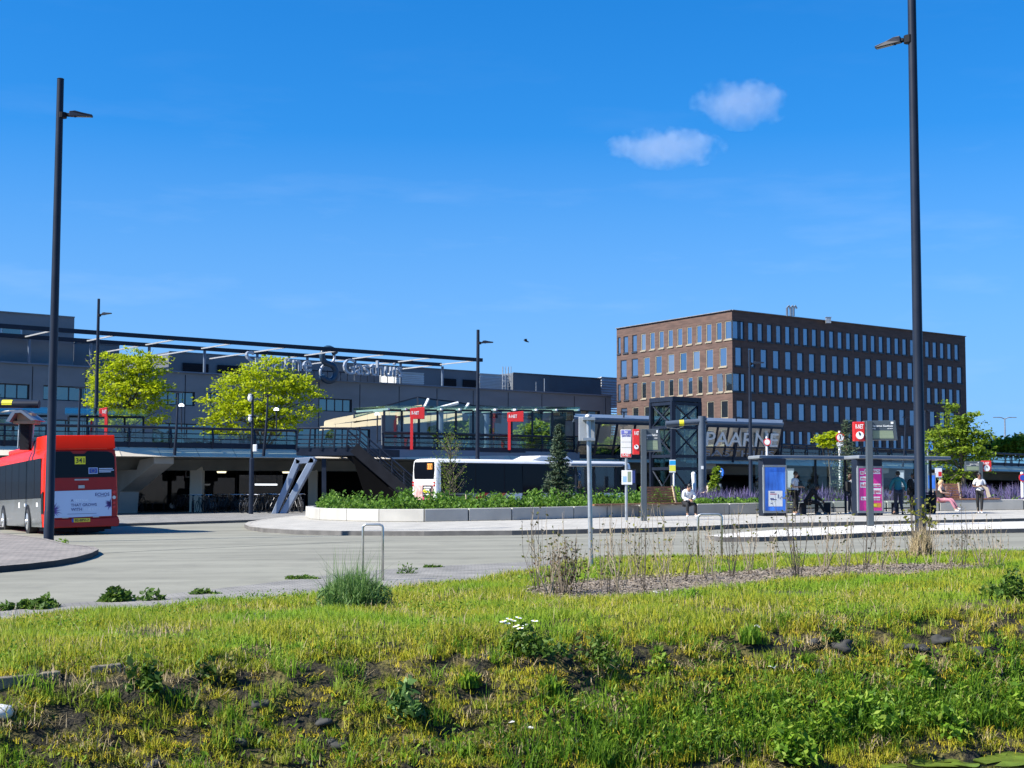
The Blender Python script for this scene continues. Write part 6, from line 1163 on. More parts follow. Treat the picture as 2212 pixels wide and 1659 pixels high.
# ------------------------------------------------------------------ trees and shrubs
m_bark = M('tree_bark', (.09, .075, .055), .9, var=.35, scale=6, bump=.5); m_twig = M('pale_twig', (.3, .24, .17), .85, var=.3, scale=8); m_twigd = M('dark_twig', (.1, .08, .06), .85, var=.3, scale=8)
lf_yel = leafmat('leaf_yellow_green', [(.26, .35, .006), (.43, .51, .012), (.53, .57, .02)], .55)
lf_mid = leafmat('leaf_mid_green', [(.1, .17, .012), (.2, .3, .02), (.3, .38, .035)], .5)
lf_dk = leafmat('leaf_dark_green', [(.025, .05, .012), (.05, .09, .015), (.09, .13, .025)], .35)
lf_blue = leafmat('needle_blue_green', [(.03, .055, .032), (.06, .095, .05), (.11, .15, .08)], .2)
lf_pl = leafmat('planter_leaf', [(.045, .11, .012), (.1, .22, .02), (.19, .32, .045)], .4)
def blobpts(blobs, per, d, depth=.8, clump=.5, sub=14):
    """leaf centres gathered in flattish clumps inside ellipsoids given in picture pixels at depth d"""
    out = []
    for px, py, rx, ry in blobs:
        c = np.array(P(px, py, d)); k = pxm(d); R3 = np.array([rx * k, rx * k * depth, ry * k]); n = int(per * rx * ry / 400)
        u = unit(n) * (rng.uniform(.25, 1, n) ** .45)[:, None]; cc = c + u * R3
        dr = cc - c; dr[:, 2] *= .3; dr += rng.normal(size=dr.shape) * np.array([1, 1, .25]) * np.linalg.norm(R3) * .25; dr /= np.linalg.norm(dr, axis=1, keepdims=True)
        q = cc[:, None, :] + dr[:, None, :] * rng.uniform(-1.3, 1.3, (n, sub, 1)) * clump + rng.normal(size=(n, sub, 3)) * np.array([clump, clump, clump * .5]) * .32; out.append(q.reshape(-1, 3))
    return np.concatenate(out)
def tree(name, label, base, d, blobs, mat, leaf, per=40, clump=.5, sub=14, trunk=.16, group=None, cat='tree', flat=.5, limbs=9, asp=.6):
    t = thing(name, label, cat, tuple(base), group); C_ = blobpts(blobs, per, d, .8, clump, sub); npmesh('crown', [(leafquads(C_, leaf, flat, asp), rng.uniform(0, 1, len(C_)))], mat, t)
    ctr = np.mean([[*P(a, b, d)] for a, b, _, _ in blobs], 0); m = MB(); top = Vec(ctr); m.tube([base - Z * .1, base.lerp(top, .4) + Vec((.1, 0, 0)), base.lerp(top, .75), top], [trunk * 1.2, trunk, trunk * .75, trunk * .4], 8)
    for i in range(limbs):
        q = Vec(P(*blobs[i % len(blobs)][:2], d)) + Vec(rng.normal(size=3) * .5); s_ = base.lerp(top, random.uniform(.45, .85)); m.tube([s_, s_.lerp(q, .5) + Z * .15, q], [trunk * .4, trunk * .25, trunk * .08], 5)
    m.build('trunk', m_bark, t, smooth=True); return t
B = lambda px, d, z=None: Vec((P(px, 1050, d).x, d, gz(P(px, 1050, d).x) if z is None else z))
tree('street_tree', 'bright yellow green tree behind the mid lamp, left of the two', B(272, 100), 100, [(285, 790, 50, 32), (240, 815, 48, 36), (320, 815, 48, 40), (285, 850, 74, 42), (215, 808, 28, 18), (262, 772, 34, 14), (335, 772, 24, 12), (240, 870, 48, 30), (330, 868, 40, 26), (205, 880, 24, 14), (270, 905, 62, 22), (345, 905, 26, 10), (225, 770, 16, 9), (300, 762, 20, 10)], lf_yel, .23, 9.5, .55, 26, group='bright yellow green trees beyond the viaduct', limbs=26)
tree('street_tree', 'larger golden green tree in front of the sign, right of the two', B(570, 100), 100, [(570, 800, 52, 24), (520, 830, 52, 30), (620, 830, 52, 30), (560, 855, 84, 40), (650, 850, 46, 22), (490, 880, 44, 30), (465, 905, 30, 18), (540, 900, 72, 30), (630, 890, 60, 26), (685, 858, 22, 10), (500, 930, 58, 16), (600, 925, 44, 18), (660, 815, 18, 10), (455, 872, 20, 10), (590, 782, 24, 10)], lf_yel, .23, 9.5, .55, 26, group='bright yellow green trees beyond the viaduct', limbs=26)
tree('small_tree', 'fresh green tree behind the right shelter with blue sky behind it', B(2080, 92, gz(30)), 92, [(2068, 920, 38, 32), (2095, 925, 36, 30), (2050, 950, 44, 30), (2110, 965, 40, 32), (2080, 985, 56, 34), (2040, 990, 30, 26), (2120, 1000, 30, 18), (2060, 885, 14, 20), (2100, 895, 12, 16), (2022, 935, 22, 14), (2070, 1030, 30, 22), (2000, 965, 14, 10), (2130, 940, 14, 14)], lf_mid, .21, 11, .42, 24, group=None, limbs=12)
tree('small_tree', 'small yellow green sapling left of the thin spruce', B(1790, 84), 84, [(1785, 950, 26, 9), (1800, 940, 18, 8), (1772, 945, 14, 6), (1800, 960, 24, 8)], lf_yel, .2, 60, .2, 12, trunk=.05, limbs=6)
tree('small_tree', 'yellow leaved treetop peeping above the gallery left of the brick building', B(1318, 128), 128, [(1320, 908, 12, 7), (1308, 914, 9, 5), (1332, 902, 7, 5)], lf_yel, .35, 90, .25, 12, trunk=.08, limbs=3)
for i, (x, y, rx, ry, d, mt, lb) in enumerate(((2140, 968, 34, 16, 175, lf_dk, 'dark round bush beyond the viaduct right of the fresh green tree'), (2185, 962, 34, 20, 170, lf_mid, 'light green bush beyond the viaduct near the right picture edge'), (2225, 958, 30, 22, 180, lf_dk, 'dark bush cut by the right picture edge'))):
    tree('bush', lb, B(x, d), d, [(x, y, rx, ry), (x - rx * .5, y + 6, rx * .6, ry), (x + rx * .5, y + 4, rx * .6, ry)], mt, .5, 60, .5, 12, group='bushes far behind the viaduct', cat='bush', limbs=3)
for x, y, rx, ry, d, lb in ((1330, 970, 32, 26, 112, 'bush with yellow green leaves seen through the gallery glass'), (1000, 930, 60, 22, 112, 'hedge seen through the pavilion glass at its middle'), (1160, 935, 40, 24, 112, 'hedge seen through the pavilion glass at its right end')): tree('bush', lb, B(x, d), d, [(x, y, rx, ry), (x - rx * .5, y + 4, rx * .7, ry * .8)], lf_mid, .3, 50, .3, 12, group='greenery behind the glass', cat='bush', limbs=3)
# spruces
def spruce(label, px, d, ytop, ybot, wpx, dens, bz, rag=1.0):
    base = Vec((P(px, ybot, d).x, d, bz)); t = thing('spruce', label, 'conifer', tuple(base)); top = P(px, ytop, d); h = top.z - base.z; m = MB(); m.tube([base, A(base, base.z + h * .5), A(base, top.z)], [.07, .05, .01], 6); br = MB(); Q = []
    nl = int(26 * dens)
    for i in range(nl):
        f = (i + .5) / nl; z = base.z + h * (.06 + .92 * f); L_ = wpx * pxm(d) * (1 - f) ** .85 * random.uniform(.75, 1.15) + .06
        for k in range(6):
            a = random.uniform(0, 2 * math.pi); dr = Vec((math.cos(a), math.sin(a), -.12 + .45 * f)); p = Vec((base.x, base.y, z)); e = p + dr * L_; m.tube([p, e], [.014, .004], 3, caps=False)
            n = int(16 * dens * (L_ + .35)); s_ = rng.uniform(.12, 1, n)[:, None]; Q.append(np.array(p) + np.array(dr * L_) * s_ + rng.normal(size=(n, 3)) * .055 * rag * np.array([1, 1, .5]))
    C_ = np.concatenate(Q); npmesh('crown', [(leafquads(C_, .15, .35, .3), rng.uniform(0, 1, len(C_)))], lf_blue, t); m.build('trunk', m_bark, t)
pz = gz(3) + .55
spruce('dense young spruce standing in the planter before the white bus', 1207, 64, 915, 1076, 37, 1.9, pz)
spruce('thin ragged spruce in the planter behind the shelters', 1830, 72, 905, 1085, 42, 1.15, pz + .3, 1.5)
# bare shrub with stakes
b = Vec((P(972, 1078, 62).x, 62, pz - .05)); t = thing('bare_shrub', 'twiggy leafless young tree with two stakes in the left planter', 'shrub', tuple(b)); m = MB(); tip = []
m.tube([b, b + Z * 1.2, b + Vec((.02, 0, 3.1))], [.04, .032, .008], 6)
for i in range(90):
    z = random.uniform(.35, 2.9); a = random.uniform(0, 6.3); L_ = (.85 if z < 1.7 else .75) * random.uniform(.4, 1.1) * (1 if .3 < z < 2.6 else .5); p = b + Vec((.01, 0, z)); q = p + Vec((math.cos(a) * L_ * .5, math.sin(a) * L_ * .5, L_ * .45)); e = q + Vec((math.cos(a + .4) * L_ * .35, math.sin(a + .4) * L_ * .35, L_ * .5)); m.tube([p, q, e], [.013, .009, .004], 3, caps=False); tip += [q, e, q.lerp(e, .5)]
m.build('branches', m_twigd, t); C_ = np.array([list(p) for p in tip for _ in range(4)]) + rng.normal(size=(len(tip) * 4, 3)) * .12; npmesh('foliage', [(leafquads(C_, .06, .3), rng.uniform(0, 1, len(C_)))], lf_mid, t)
for x in (954, 1007): q = Vec((P(x, 1080, 61.5).x, 61.5, pz - .1)); m = MB(); m.tube([q, q + Z * .65], .045, 8); m.build('stake', m_woodl, t)
q0, q1 = Vec((P(954, 1080, 61.5).x, 61.5, pz + .5)), Vec((P(1007, 1080, 61.5).x, 61.5, pz + .5)); m = MB(); m.beam(q0, q1, .03, .05); m.build('tie', m_black, t)
# climbing plant round a post in the lavender
b = Vec((P(1546, 1085, 70.5).x, 70.5, gz(10) + .4)); t = thing('climbing_shrub', 'narrow yellow brown shrub beside the round blue sign', 'shrub', tuple(b)); C_ = blobpts([(1546, 1030, 8, 14), (1543, 1055, 11, 18), (1548, 1014, 6, 6)], 260, 70.5, .8, .1, 8); npmesh('foliage', [(leafquads(C_, .13, .3), rng.uniform(0, 1, len(C_)))], lf_mid, t); m = MB()
for k in range(7): m.tube([b + Vec((random.uniform(-.1, .1), 0, 0)), b + Vec((random.uniform(-.3, .3), 0, random.uniform(1, 1.7)))], [.02, .006], 4)
m.build('stem', m_twigd, t)
# planter ground cover
def inpoly(x, y, poly):
    c = np.zeros(len(x), bool); n = len(poly)
    for i in range(n):
        a, b = poly[i - 1], poly[i]; k = ((a.y > y) != (b.y > y)) & (x < (b.x - a.x) * (y - a.y) / (b.y - a.y + 1e-12) + a.x); c ^= k
    return c
def scatter(poly, n, cond=None):
    xs = [p.x for p in poly]; ys = [p.y for p in poly]; x = rng.uniform(min(xs), max(xs), n * 3); y = rng.uniform(min(ys), max(ys), n * 3); k = inpoly(x, y, poly)
    if cond is not None: k &= cond(x, y)
    return x[k][:n], y[k][:n]
def vnoise(x, y, s): return np.array([noise.noise(Vec((a * s, b * s, 3.3))) for a, b in zip(x, y)])
gzv = lambda x: TILT * np.clip(x, -60, 60)
inn2 = inset(ring, .42); pxo = lambda x, y: CX + F * x / y
x, y = scatter(inn2, 15000, lambda x, y: (pxo(x, y) < 1500) | ((pxo(x, y) < 1660) & (y < 66.5)) | (rng.uniform(0, 1, len(x)) < .1))
# plants gathered in mounds
cx_, cy_ = scatter(inn2, 520); idx = rng.integers(0, len(cx_), 26000); hh = rng.uniform(.25, .98, len(cx_)); th = rng.uniform(0, 2 * np.pi, len(idx)); rr_ = rng.uniform(0, 1, len(idx)) ** .5 * .42
X_, Y2 = cx_[idx] + np.cos(th) * rr_, cy_[idx] + np.sin(th) * rr_; pxv = pxo(X_, Y2); k = (pxv < 1480) | ((pxv < 1660) & (Y2 < 67) & (rng.uniform(0, 1, len(X_)) < .5)) | (rng.uniform(0, 1, len(X_)) < .06); k &= inpoly(X_, Y2, inn2)
Hx = hh[idx] * (1 - (rr_ / .5) ** 2) * rng.uniform(.35, 1, len(idx)) * np.where(pxv > 1470, .5, 1); C_ = np.stack([X_, Y2, gzv(X_) + .15 + PH - .08 + Hx], 1)[k]
C0 = np.stack([x, y, gzv(x) + .15 + PH - .06 + rng.uniform(0, .28, len(x))], 1); C_ = np.concatenate([C_, C0])
o = npmesh('ground_cover', [(leafquads(C_, .17, .1, .45, up=.35), rng.uniform(0, 1, len(C_)))], lf_pl); tag(o, 'lush green perennials filling the concrete planter', 'ground cover', kind='stuff')
lf_lav = leafmat('lavender_spike', [(.06, .08, .05), (.1, .085, .17), (.15, .12, .27), (.2, .16, .33)], .2)
x, y = scatter(inn2, 26000, lambda x, y: (pxo(x, y) > 1470 + rng.normal(0, 25, len(x))) & (y > 66.2 + (x - 8) * .1)); v = np.clip(vnoise(x, y, .9) + .6, .25, 1.1)
Bp = np.stack([x, y, gzv(x) + .15 + PH - .08], 1); o = npmesh('lavender', blades(Bp, .68 * v, .035, .3), lf_lav); tag(o, 'purple lavender flowering along the back of the planter', 'lavender', kind='stuff')
m = MB(); q = P(921, 1063, 62.5)
t = thing('yellow_flower', 'small yellow flower spike rising from the planter greenery', 'flower', (q.x, q.y, q.z - .4)); m.tube([q - Z * .45, q], .012, 5); m.build('stem', lf_pl, t); m = MB()
for k in range(9): m.ball(q + Vec((random.uniform(-.12, .14), random.uniform(-.1, .1), random.uniform(-.15, .1))), .04, 6, 4)
m.build('blossom', m_yel, t)
# ------------------------------------------------------------------ verge, bank and waterside plants
lf_grass = leafmat('grass_blade', [(.14, .21, .014), (.31, .35, .016), (.46, .44, .035), (.56, .48, .18)], .5, .6, .6, (.2, .35, .018), .9, .5)
lf_bank = leafmat('bank_grass_blade', [(.17, .22, .012), (.37, .39, .018), (.5, .43, .04), (.56, .45, .2)], .45, .6, .9, (.15, .25, .016), .7, .5)
lf_moss = leafmat('moss', [(.2, .19, .01), (.38, .34, .014), (.42, .31, .03)], .2, .9, upn=.5)
lf_lush = leafmat('lush_leaf', [(.05, .12, .012), (.12, .25, .016), (.24, .39, .03), (.36, .46, .07)], .5)
lf_herb = leafmat('herb_leaf', [(.04, .085, .015), (.08, .16, .02), (.16, .24, .04)], .4)
lf_grey = leafmat('grey_green_leaf', [(.06, .13, .03), (.13, .25, .06), (.26, .37, .13)], .4)
lf_straw = leafmat('straw', [(.2, .15, .08), (.32, .25, .13), (.4, .32, .18)], .2, upn=.4)
tvx, tvy = tv.x, tv.y; nvx, nvy = nv.x, nv.y
def hgrid(s, v): return np.array([bank_h(a, b) for a, b in zip(s, v)])
# bilinear lookup of the bank heights so that plants sit on the ground mesh
gs_, gv_ = np.arange(-12, 24, .1), np.arange(11, 15.2, .08); GH = np.array([[bank_h(a, b) for a in gs_] for b in gv_])
def hz(s, v):
    i = np.clip((v - 11) / .08, 0, len(gv_) - 1.001); j = np.clip((s + 12) / .1, 0, len(gs_) - 1.001); i0, j0 = i.astype(int), j.astype(int); a, b = i - i0, j - j0
    z = GH[i0, j0] * (1 - a) * (1 - b) + GH[i0 + 1, j0] * a * (1 - b) + GH[i0, j0 + 1] * (1 - a) * b + GH[i0 + 1, j0 + 1] * a * b
    x = tvx * s - nvx * v; return np.where(v > 15.0, gzv(x), z)
def xy(s, v): return tvx * s - nvx * v, tvy * s - nvy * v
def pts(s, v, dz_=0): x, y = xy(s, v); return np.stack([x, y, hz(s, v) + dz_], 1)
# limits of the verge: the path / road edge as a polyline in (s, v)
edge_px = [(-400, 1375), (0, 1341), (250, 1328), (553, 1300), (700, 1289), (903, 1270), (1020, 1258), (1106, 1246), (1180, 1232), (1260, 1213), (1500, 1206), (1900, 1199), (2212, 1193), (2600, 1186)]
ev = [G(*p) for p in edge_px]; es = np.array([p.x * tvx + p.y * tvy for p in ev]); evv = np.array([-(p.x * nvx + p.y * nvy) for p in ev]); o_ = np.argsort(es); es, evv = es[o_], evv[o_]
def vmax(s): return np.interp(s, es, evv)
bed_px = [(1108, 1284), (1150, 1272), (1215, 1264), (1300, 1256), (1420, 1249), (1560, 1241), (1700, 1231), (1880, 1224), (2030, 1222), (2110, 1225), (2125, 1231), (2040, 1238), (1900, 1243), (1790, 1252), (1680, 1262), (1560, 1276), (1440, 1291), (1330, 1297), (1210, 1298), (1140, 1294)]
bedp = [G(*p) for p in bed_px]
def infront(x, y): px = CX + F * x / y; return (px > -750) & (px < 3100)
def grass_zone(n, v0, v1=None, keep=None):
    s = rng.uniform(-6, 26, n); vm = vmax(s) + rng.normal(0, .12, n); top = vm if v1 is None else np.minimum(v1, vm); v = v0 + (top - v0) * rng.uniform(0, 1, n); x, y = xy(s, v); k = infront(x, y) & (top > v0)
    k &= ~inpoly(x, y, bedp)
    if keep is not None: k &= keep(s, v)
    return s[k], v[k]
def n2(s, v, f, o=0.0): return np.array([noise.noise(Vec((a * f, b * f, o))) for a, b in zip(s, v)])
s, v = grass_zone(430000, 13.25); w = rng.uniform(0, 1, len(s)); cl = n2(s[::1], v[::1], .9, 5); k = (w < .62 + cl * .9); s, v, cl = s[k], v[k], cl[k]
far = np.clip((v - 13.5) / 10, 0, 1); h = (.105 + .075 * cl) * (1 - .15 * far); rnd = np.clip(rng.normal(.42, .3, len(s)) - cl * .25, 0, 1)
o = npmesh('verge_grass', blades(pts(s, v), h, .01 + .006 * far, .6, rnd), lf_grass); tag(o, 'yellow green grass on the flat verge between road and bank', 'grass', kind='stuff')
# slope: patchy thin grass, straw and moss with bare dark soil between
def tufts(n, per, h, w, lean, mat, name, label, cat, v0=11.75, v1=13.5, rmean=.5, rspread=.2, rad=.05, freq=1.3, off=9, bias=.1, keep=None):
    """many small tufts, each a rosette of blades, with bare soil left between them"""
    s, v = grass_zone(n, v0, v1); cl = n2(s, v * 1.3, freq, off) + .4 * n2(s, v, freq * 3.1, off + 3); k = rng.uniform(0, 1, len(s)) < np.clip(.5 + bias + cl * 1.4, .02, 1)
    if keep is not None: k &= rng.uniform(0, 1, len(s)) < keep(s, v)
    s, v = s[k], v[k]; m_ = len(s); sz = rng.uniform(.55, 1.5, m_); i = np.repeat(np.arange(m_), per); B_ = pts(s, v, -.01)[i] + rng.normal(size=(len(i), 3)) * np.array([1, 1, .15]) * (rad * sz[i])[:, None]
    rr = np.clip(rng.normal(rmean, rspread, m_)[i] + rng.normal(0, .12, len(i)), 0, 1); o = npmesh(name, blades(B_, h * sz[i], w, lean, rr), mat); tag(o, label, cat, kind='stuff')
lip = lambda s, v: 1 - .6 * np.exp(-((v - 13.08) / .17) ** 2)
tufts(8200, 30, .085, .0085, .8, lf_bank, 'bank_grass', 'tufty thin grass growing out of the ditch bank', 'grass', rmean=.42, bias=.05, freq=2.7, rad=.04, keep=lip)
tufts(7000, 30, .045, .008, 1.0, lf_moss, 'bank_moss', 'yellowish moss cushions on the ditch bank', 'moss', off=21, rad=.045, bias=.1, rmean=.6, freq=2.9, keep=lip)
tufts(2000, 26, .085, .0075, 1.2, lf_straw, 'dead_straw', 'dead straw tufts lying on the ditch bank', 'straw', off=31, rad=.06, bias=0)
tufts(1300, 34, .13, .011, .6, lf_lush, 'fresh_tufts', 'fresh bright green tufts scattered over the bank', 'grass', off=51, rad=.045, bias=-.1, rmean=.6)
# clover and small herbs mixed into the verge
s, v = grass_zone(120000, 13.2); cl = n2(s, v, .7, 61) + .5 * n2(s, v, 2.3, 63); k = rng.uniform(0, 1, len(s)) < np.clip(cl * 1.1 - .02, .015, .8); s, v = s[k], v[k]; C_ = pts(s, v); C_[:, 2] += rng.uniform(.03, .16, len(C_)); o = npmesh('verge_herbs', [(leafquads(C_, .028, .2, .6, up=.3), rng.uniform(.1, .8, len(C_)))], lf_lush); tag(o, 'low clover and herbs growing among the verge grass', 'ground cover', kind='stuff')
s, v = grass_zone(60000, 13.3); cl = n2(s, v, 1.1, 71); k = rng.uniform(0, 1, len(s)) < np.clip(cl * 1.5 - .2, .02, .9); s, v = s[k], v[k]; o = npmesh('dry_stalks', blades(pts(s, v), .15, .008, .7), lf_straw); tag(o, 'dry pale stalks among the verge grass', 'grass', kind='stuff')
# broad leaved herbs on the bank, thicker near the water
s, v = grass_zone(150000, 11.98, 13.3); x, y = xy(s, v); dens = np.clip((12.95 - v) / .7, 0, 1) * np.clip((s - 5.5) / 3.5, .05, 1) + .9 * np.clip(n2(s, v, .8, 41) - .28, 0, 1); k = rng.uniform(0, 1, len(s)) < dens; s, v = s[k], v[k]
C_ = pts(s, v, 0); C_[:, 2] += rng.uniform(.02, .2, len(C_)) * np.clip((13.0 - v), .35, 1.2); o = npmesh('bank_herbs', [(leafquads(C_, .07, .15, .36, up=.3), rng.uniform(0, 1, len(C_)))], lf_lush); tag(o, 'lush broad leaved herbs low on the bank beside the water', 'ground cover', kind='stuff')
s = rng.uniform(5.5, 20, 6000); v = 11.93 + np.abs(rng.normal(0, .3, len(s))); o = npmesh('waterside_grass', blades(pts(s, v), .26, .012, .5, rng.uniform(0, .6, len(s))), lf_lush); tag(o, 'tall fresh grass along the water edge', 'grass', kind='stuff')
# soil bed with saplings
m = MB(); bi = inset(bedp, .25); nb_ = len(bedp); ctr = sum(bedp, Vec()) / nb_
m_bed = M('mulched_soil', (.19, .155, .115), .95, var=.55, scale=9, bump=.9, bscale=26)
from mathutils import geometry as geo
k = 26; gxs = np.linspace(min(p.x for p in bedp), max(p.x for p in bedp), 70); gys = np.linspace(min(p.y for p in bedp), max(p.y for p in bedp), 90); vs, fs, ix = [], [], {}
XX, YY = np.meshgrid(gxs, gys); IN = inpoly(XX.ravel(), YY.ravel(), bedp).reshape(XX.shape)
for j in range(len(gys)):
    for i in range(len(gxs)):
        e = 1 if IN[max(0, j - 1):j + 2, max(0, i - 1):i + 2].all() else -.4; q = Vec((XX[j, i], YY[j, i], 0)); ix[j, i] = len(vs); vs.append((q.x, q.y, gz(q.x) + (.035 + .03 * noise.noise(q * 2.1) + .02 * noise.noise(q * 6)) * e))
for j in range(len(gys) - 1):
    for i in range(len(gxs) - 1):
        if IN[j:j + 2, i:i + 2].sum() >= 2: fs.append((ix[j, i], ix[j, i + 1], ix[j + 1, i + 1], ix[j + 1, i]))
m.add(vs, fs); tag(m.build('soil_bed', m_bed, smooth=True), kind='structure')
x, y = scatter(bedp, 8000); C_ = np.stack([x, y, gzv(x) + .045 + rng.uniform(-.01, .03, len(x))], 1); lf_chip = leafmat('mulch_chip', [(.11, .09, .068), (.18, .15, .115), (.24, .2, .155), (.31, .265, .21)], .02, .9); o = npmesh('mulch', [(leafquads(C_, .042, .8, .5), rng.uniform(0, 1, len(C_)))], lf_chip); tag(o, 'brown wood chips and clods covering the planting bed', 'mulch', kind='stuff')
sap = sorted([(1163, 1284, 175, 5), (1190, 1296, 185, 9), (1215, 1290, 150, 8), (1232, 1286, 130, 6), (1262, 1279, 140, 4), (1296, 1276, 150, 4), (1318, 1290, 150, 5), (1337, 1296, 185, 7), (1372, 1262, 165, 6), (1391, 1280, 155, 5), (1430, 1262, 160, 5), (1447, 1296, 190, 4), (1478, 1258, 150, 4), (1520, 1256, 155, 7), (1545, 1268, 120, 5), (1582, 1250, 140, 8), (1620, 1246, 150, 7), (1672, 1252, 135, 5), (1722, 1252, 190, 10), (1780, 1240, 140, 9), (1828, 1246, 130, 8), (1868, 1238, 150, 6), (1905, 1236, 130, 6), (1938, 1232, 110, 5), (1972, 1233, 90, 3), (2018, 1237, 120, 5), (2050, 1234, 115, 5), (2078, 1238, 150, 4), (2122, 1234, 130, 7), (2155, 1232, 120, 5)])
words_ = 'first second third fourth fifth sixth seventh eighth ninth tenth eleventh twelfth thirteenth fourteenth fifteenth sixteenth seventeenth eighteenth nineteenth twentieth'.split()
words_ += [f'twenty-{w}' for w in words_[:9]] + ['thirtieth']
lf_bud = leafmat('bud_leaf', [(.05, .05, .02), (.14, .15, .02), (.28, .27, .04)], .35)
for i, (px, py, hp, nst) in enumerate(sap):
    b = G(px, py); t = thing('sapling', f'bare twiggy sapling on the planting bed, {words_[i]} from the left', 'sapling', tuple(b), 'bare saplings on the planting bed'); hgt = hp * 1.08 * pxm(b.y); m = MB(); L_ = []
    for k in range(int(nst * 1.2)):
        a = random.uniform(0, 6.28); sp = hgt * random.uniform(.05, .24); hh_ = hgt * random.uniform(.55, 1.05); o0 = b + Vec((random.uniform(-.04, .04), random.uniform(-.04, .04), -.02)); f = random.uniform(.12, .3)
        p1 = o0 + Vec((math.cos(a) * sp * .35, math.sin(a) * sp * .35, hh_ * f)); p2 = o0 + Vec((math.cos(a) * sp * .9, math.sin(a) * sp * .9, hh_ * .6)); p3 = o0 + Vec((math.cos(a) * sp, math.sin(a) * sp, hh_)); r_ = random.uniform(.0048, .008); m.tube([o0, p1, p2, p3], [r_ * 1.25, r_, r_ * .7, r_ * .4], 4, caps=False)
        for q in range(random.randint(2, 4)):
            s0 = p1.lerp(p2, random.random()) if random.random() < .6 else p2.lerp(p3, random.random() * .6); a2 = random.uniform(0, 6.28); ln = hgt * random.uniform(.1, .26); e = s0 + Vec((math.cos(a2) * ln * .4, math.sin(a2) * ln * .4, ln)); m.tube([s0, s0.lerp(e, .4) + Vec((math.cos(a2), math.sin(a2), 0)) * ln * .1, e], [r_ * .6, r_ * .45, r_ * .3], 3, caps=False); L_ += [e, s0.lerp(e, .6)]
        L_ += [p2.lerp(p3, random.random()) for _ in range(4)]
    m.build('stem', m_twig if i % 3 else m_twigd, t); pk = [p for p in L_ if random.random() < (.7 if i in (8, 10, 18, 23) else .45)]; pk = pk or L_[:3]; C_ = np.array([list(p) for p in pk]) + rng.normal(size=(len(pk), 3)) * .015; r_ = rng.uniform(.35 if i in (8, 10, 18, 23) else 0, 1 if i in (8, 10, 18, 23) else .5, len(pk)); npmesh('foliage', [(leafquads(C_, .045, .2, .6), r_)], lf_bud, t)
# brambly clump at the second sapling, reeds round the lamp
b = G(1216, 1288); t = thing('bramble', 'reddish twiggy bramble at the left end of the planting bed', 'shrub', tuple(b)); n = 260; C_ = np.array(b) + rng.normal(size=(n, 3)) * np.array([.2, .15, .16]) + np.array([0, 0, .38]); npmesh('foliage', [(leafquads(C_, .06, .2), rng.uniform(0, 1, n))], leafmat('bramble_leaf', [(.07, .035, .02), (.2, .12, .08), (.22, .2, .06), (.16, .17, .03)], .3), t); m = MB()
for k in range(30): q = b + Vec((random.gauss(0, .12), random.gauss(0, .1), 0)); m.tube([q, q + Vec((random.gauss(0, .12), random.gauss(0, .1), random.uniform(.3, .8)))], [.008, .004], 3, caps=False)
m.build('stem', m_twigd, t)
def clump(name, label, cat, px, py, w, hpx, n, leaf, mat, kind='leaf', upw=.3, group=None, seed_heads=False, asp=.45):
    """a single plant: leaves or blades rooted at G(px, py), w and height in picture pixels"""
    b = G(px, py); s_ = b.x * tvx + b.y * tvy; v_ = -(b.x * nvx + b.y * nvy)
    if v_ < 15:                                                     # on the bank: find where the line of sight meets the slope
        r = ray(px, py); r = r / r.y
        for yy in np.arange(10, 24, .02):
            p = CAMP + r * yy; s_, v_ = p.x * tvx + p.y * tvy, -(p.x * nvx + p.y * nvy)
            if p.z <= float(hz(np.array([s_]), np.array([v_]))[0]): b = p; break
    k = pxm(b.y); R_, H_ = w * k / 2, hpx * k; o = thing(name, label, cat, tuple(b), group); th = rng.uniform(0, 2 * np.pi, n); rr = rng.uniform(0, 1, n) ** .6
    if kind == 'leaf':
        lob = rng.integers(0, 6, n); lx, ly, lr, lh = rng.normal(0, .5, 6) * R_, rng.normal(0, .35, 6) * R_, rng.uniform(.3, .62, 6) * R_, rng.uniform(.45, 1.1, 6) * H_; lx[0] = ly[0] = 0; lh[0] = H_; z = rng.uniform(.02, 1, n) * lh[lob] * np.sqrt(np.clip(1.05 - rr ** 2, .05, 1)); C_ = np.stack([b.x + lx[lob] + np.cos(th) * rr * lr[lob], b.y + ly[lob] + np.sin(th) * rr * lr[lob], b.z + z], 1); npmesh('foliage', [(leafquads(C_, leaf, .2, asp, up=upw), rng.uniform(0, 1, n))], mat, o)
        m = MB()
        for q in range(9): a = random.uniform(0, 6.28); m.tube([b - Z * .02, b + Vec((math.cos(a) * R_ * .4, math.sin(a) * R_ * .4, H_ * .6))], [.006, .003], 4, caps=False)
        m.build('stem', lf_herb, o)
    else:
        B_ = np.stack([b.x + np.cos(th) * rr * R_ * .7, b.y + np.sin(th) * rr * R_ * .7, np.full(n, b.z - .02)], 1); npmesh('foliage', blades(B_, H_ * .8 * (1.1 - .4 * rr), leaf, .3), mat, o)
        if seed_heads:
            B2 = B_[:n // 9]; npmesh('seed_stem', blades(B2, H_ * 1.15, leaf * .5, .35), lf_grey if mat is lf_grey else lf_straw, o)
    return o
clump('grass_clump', 'tall blue green tussock with seed heads round the left steel hoop', 'tussock', 765, 1316, 175, 100, 1500, .014, lf_grey, 'blade', seed_heads=True)
b = bpy.data.objects['grass_clump']; n = 1500; th = rng.uniform(0, 6.283, n); rr = rng.uniform(0, 1, n) ** .5; k_ = pxm(b.location.y); C_ = np.array(b.location) + np.stack([np.cos(th) * rr * 82 * k_, np.sin(th) * rr * 70 * k_, rng.uniform(.05, 1, n) * 78 * k_ * (1.1 - rr * .6)], 1); npmesh('leaf', [(leafquads(C_, .075, .1, .22, up=.5), rng.uniform(0, 1, n))], lf_grey, b)
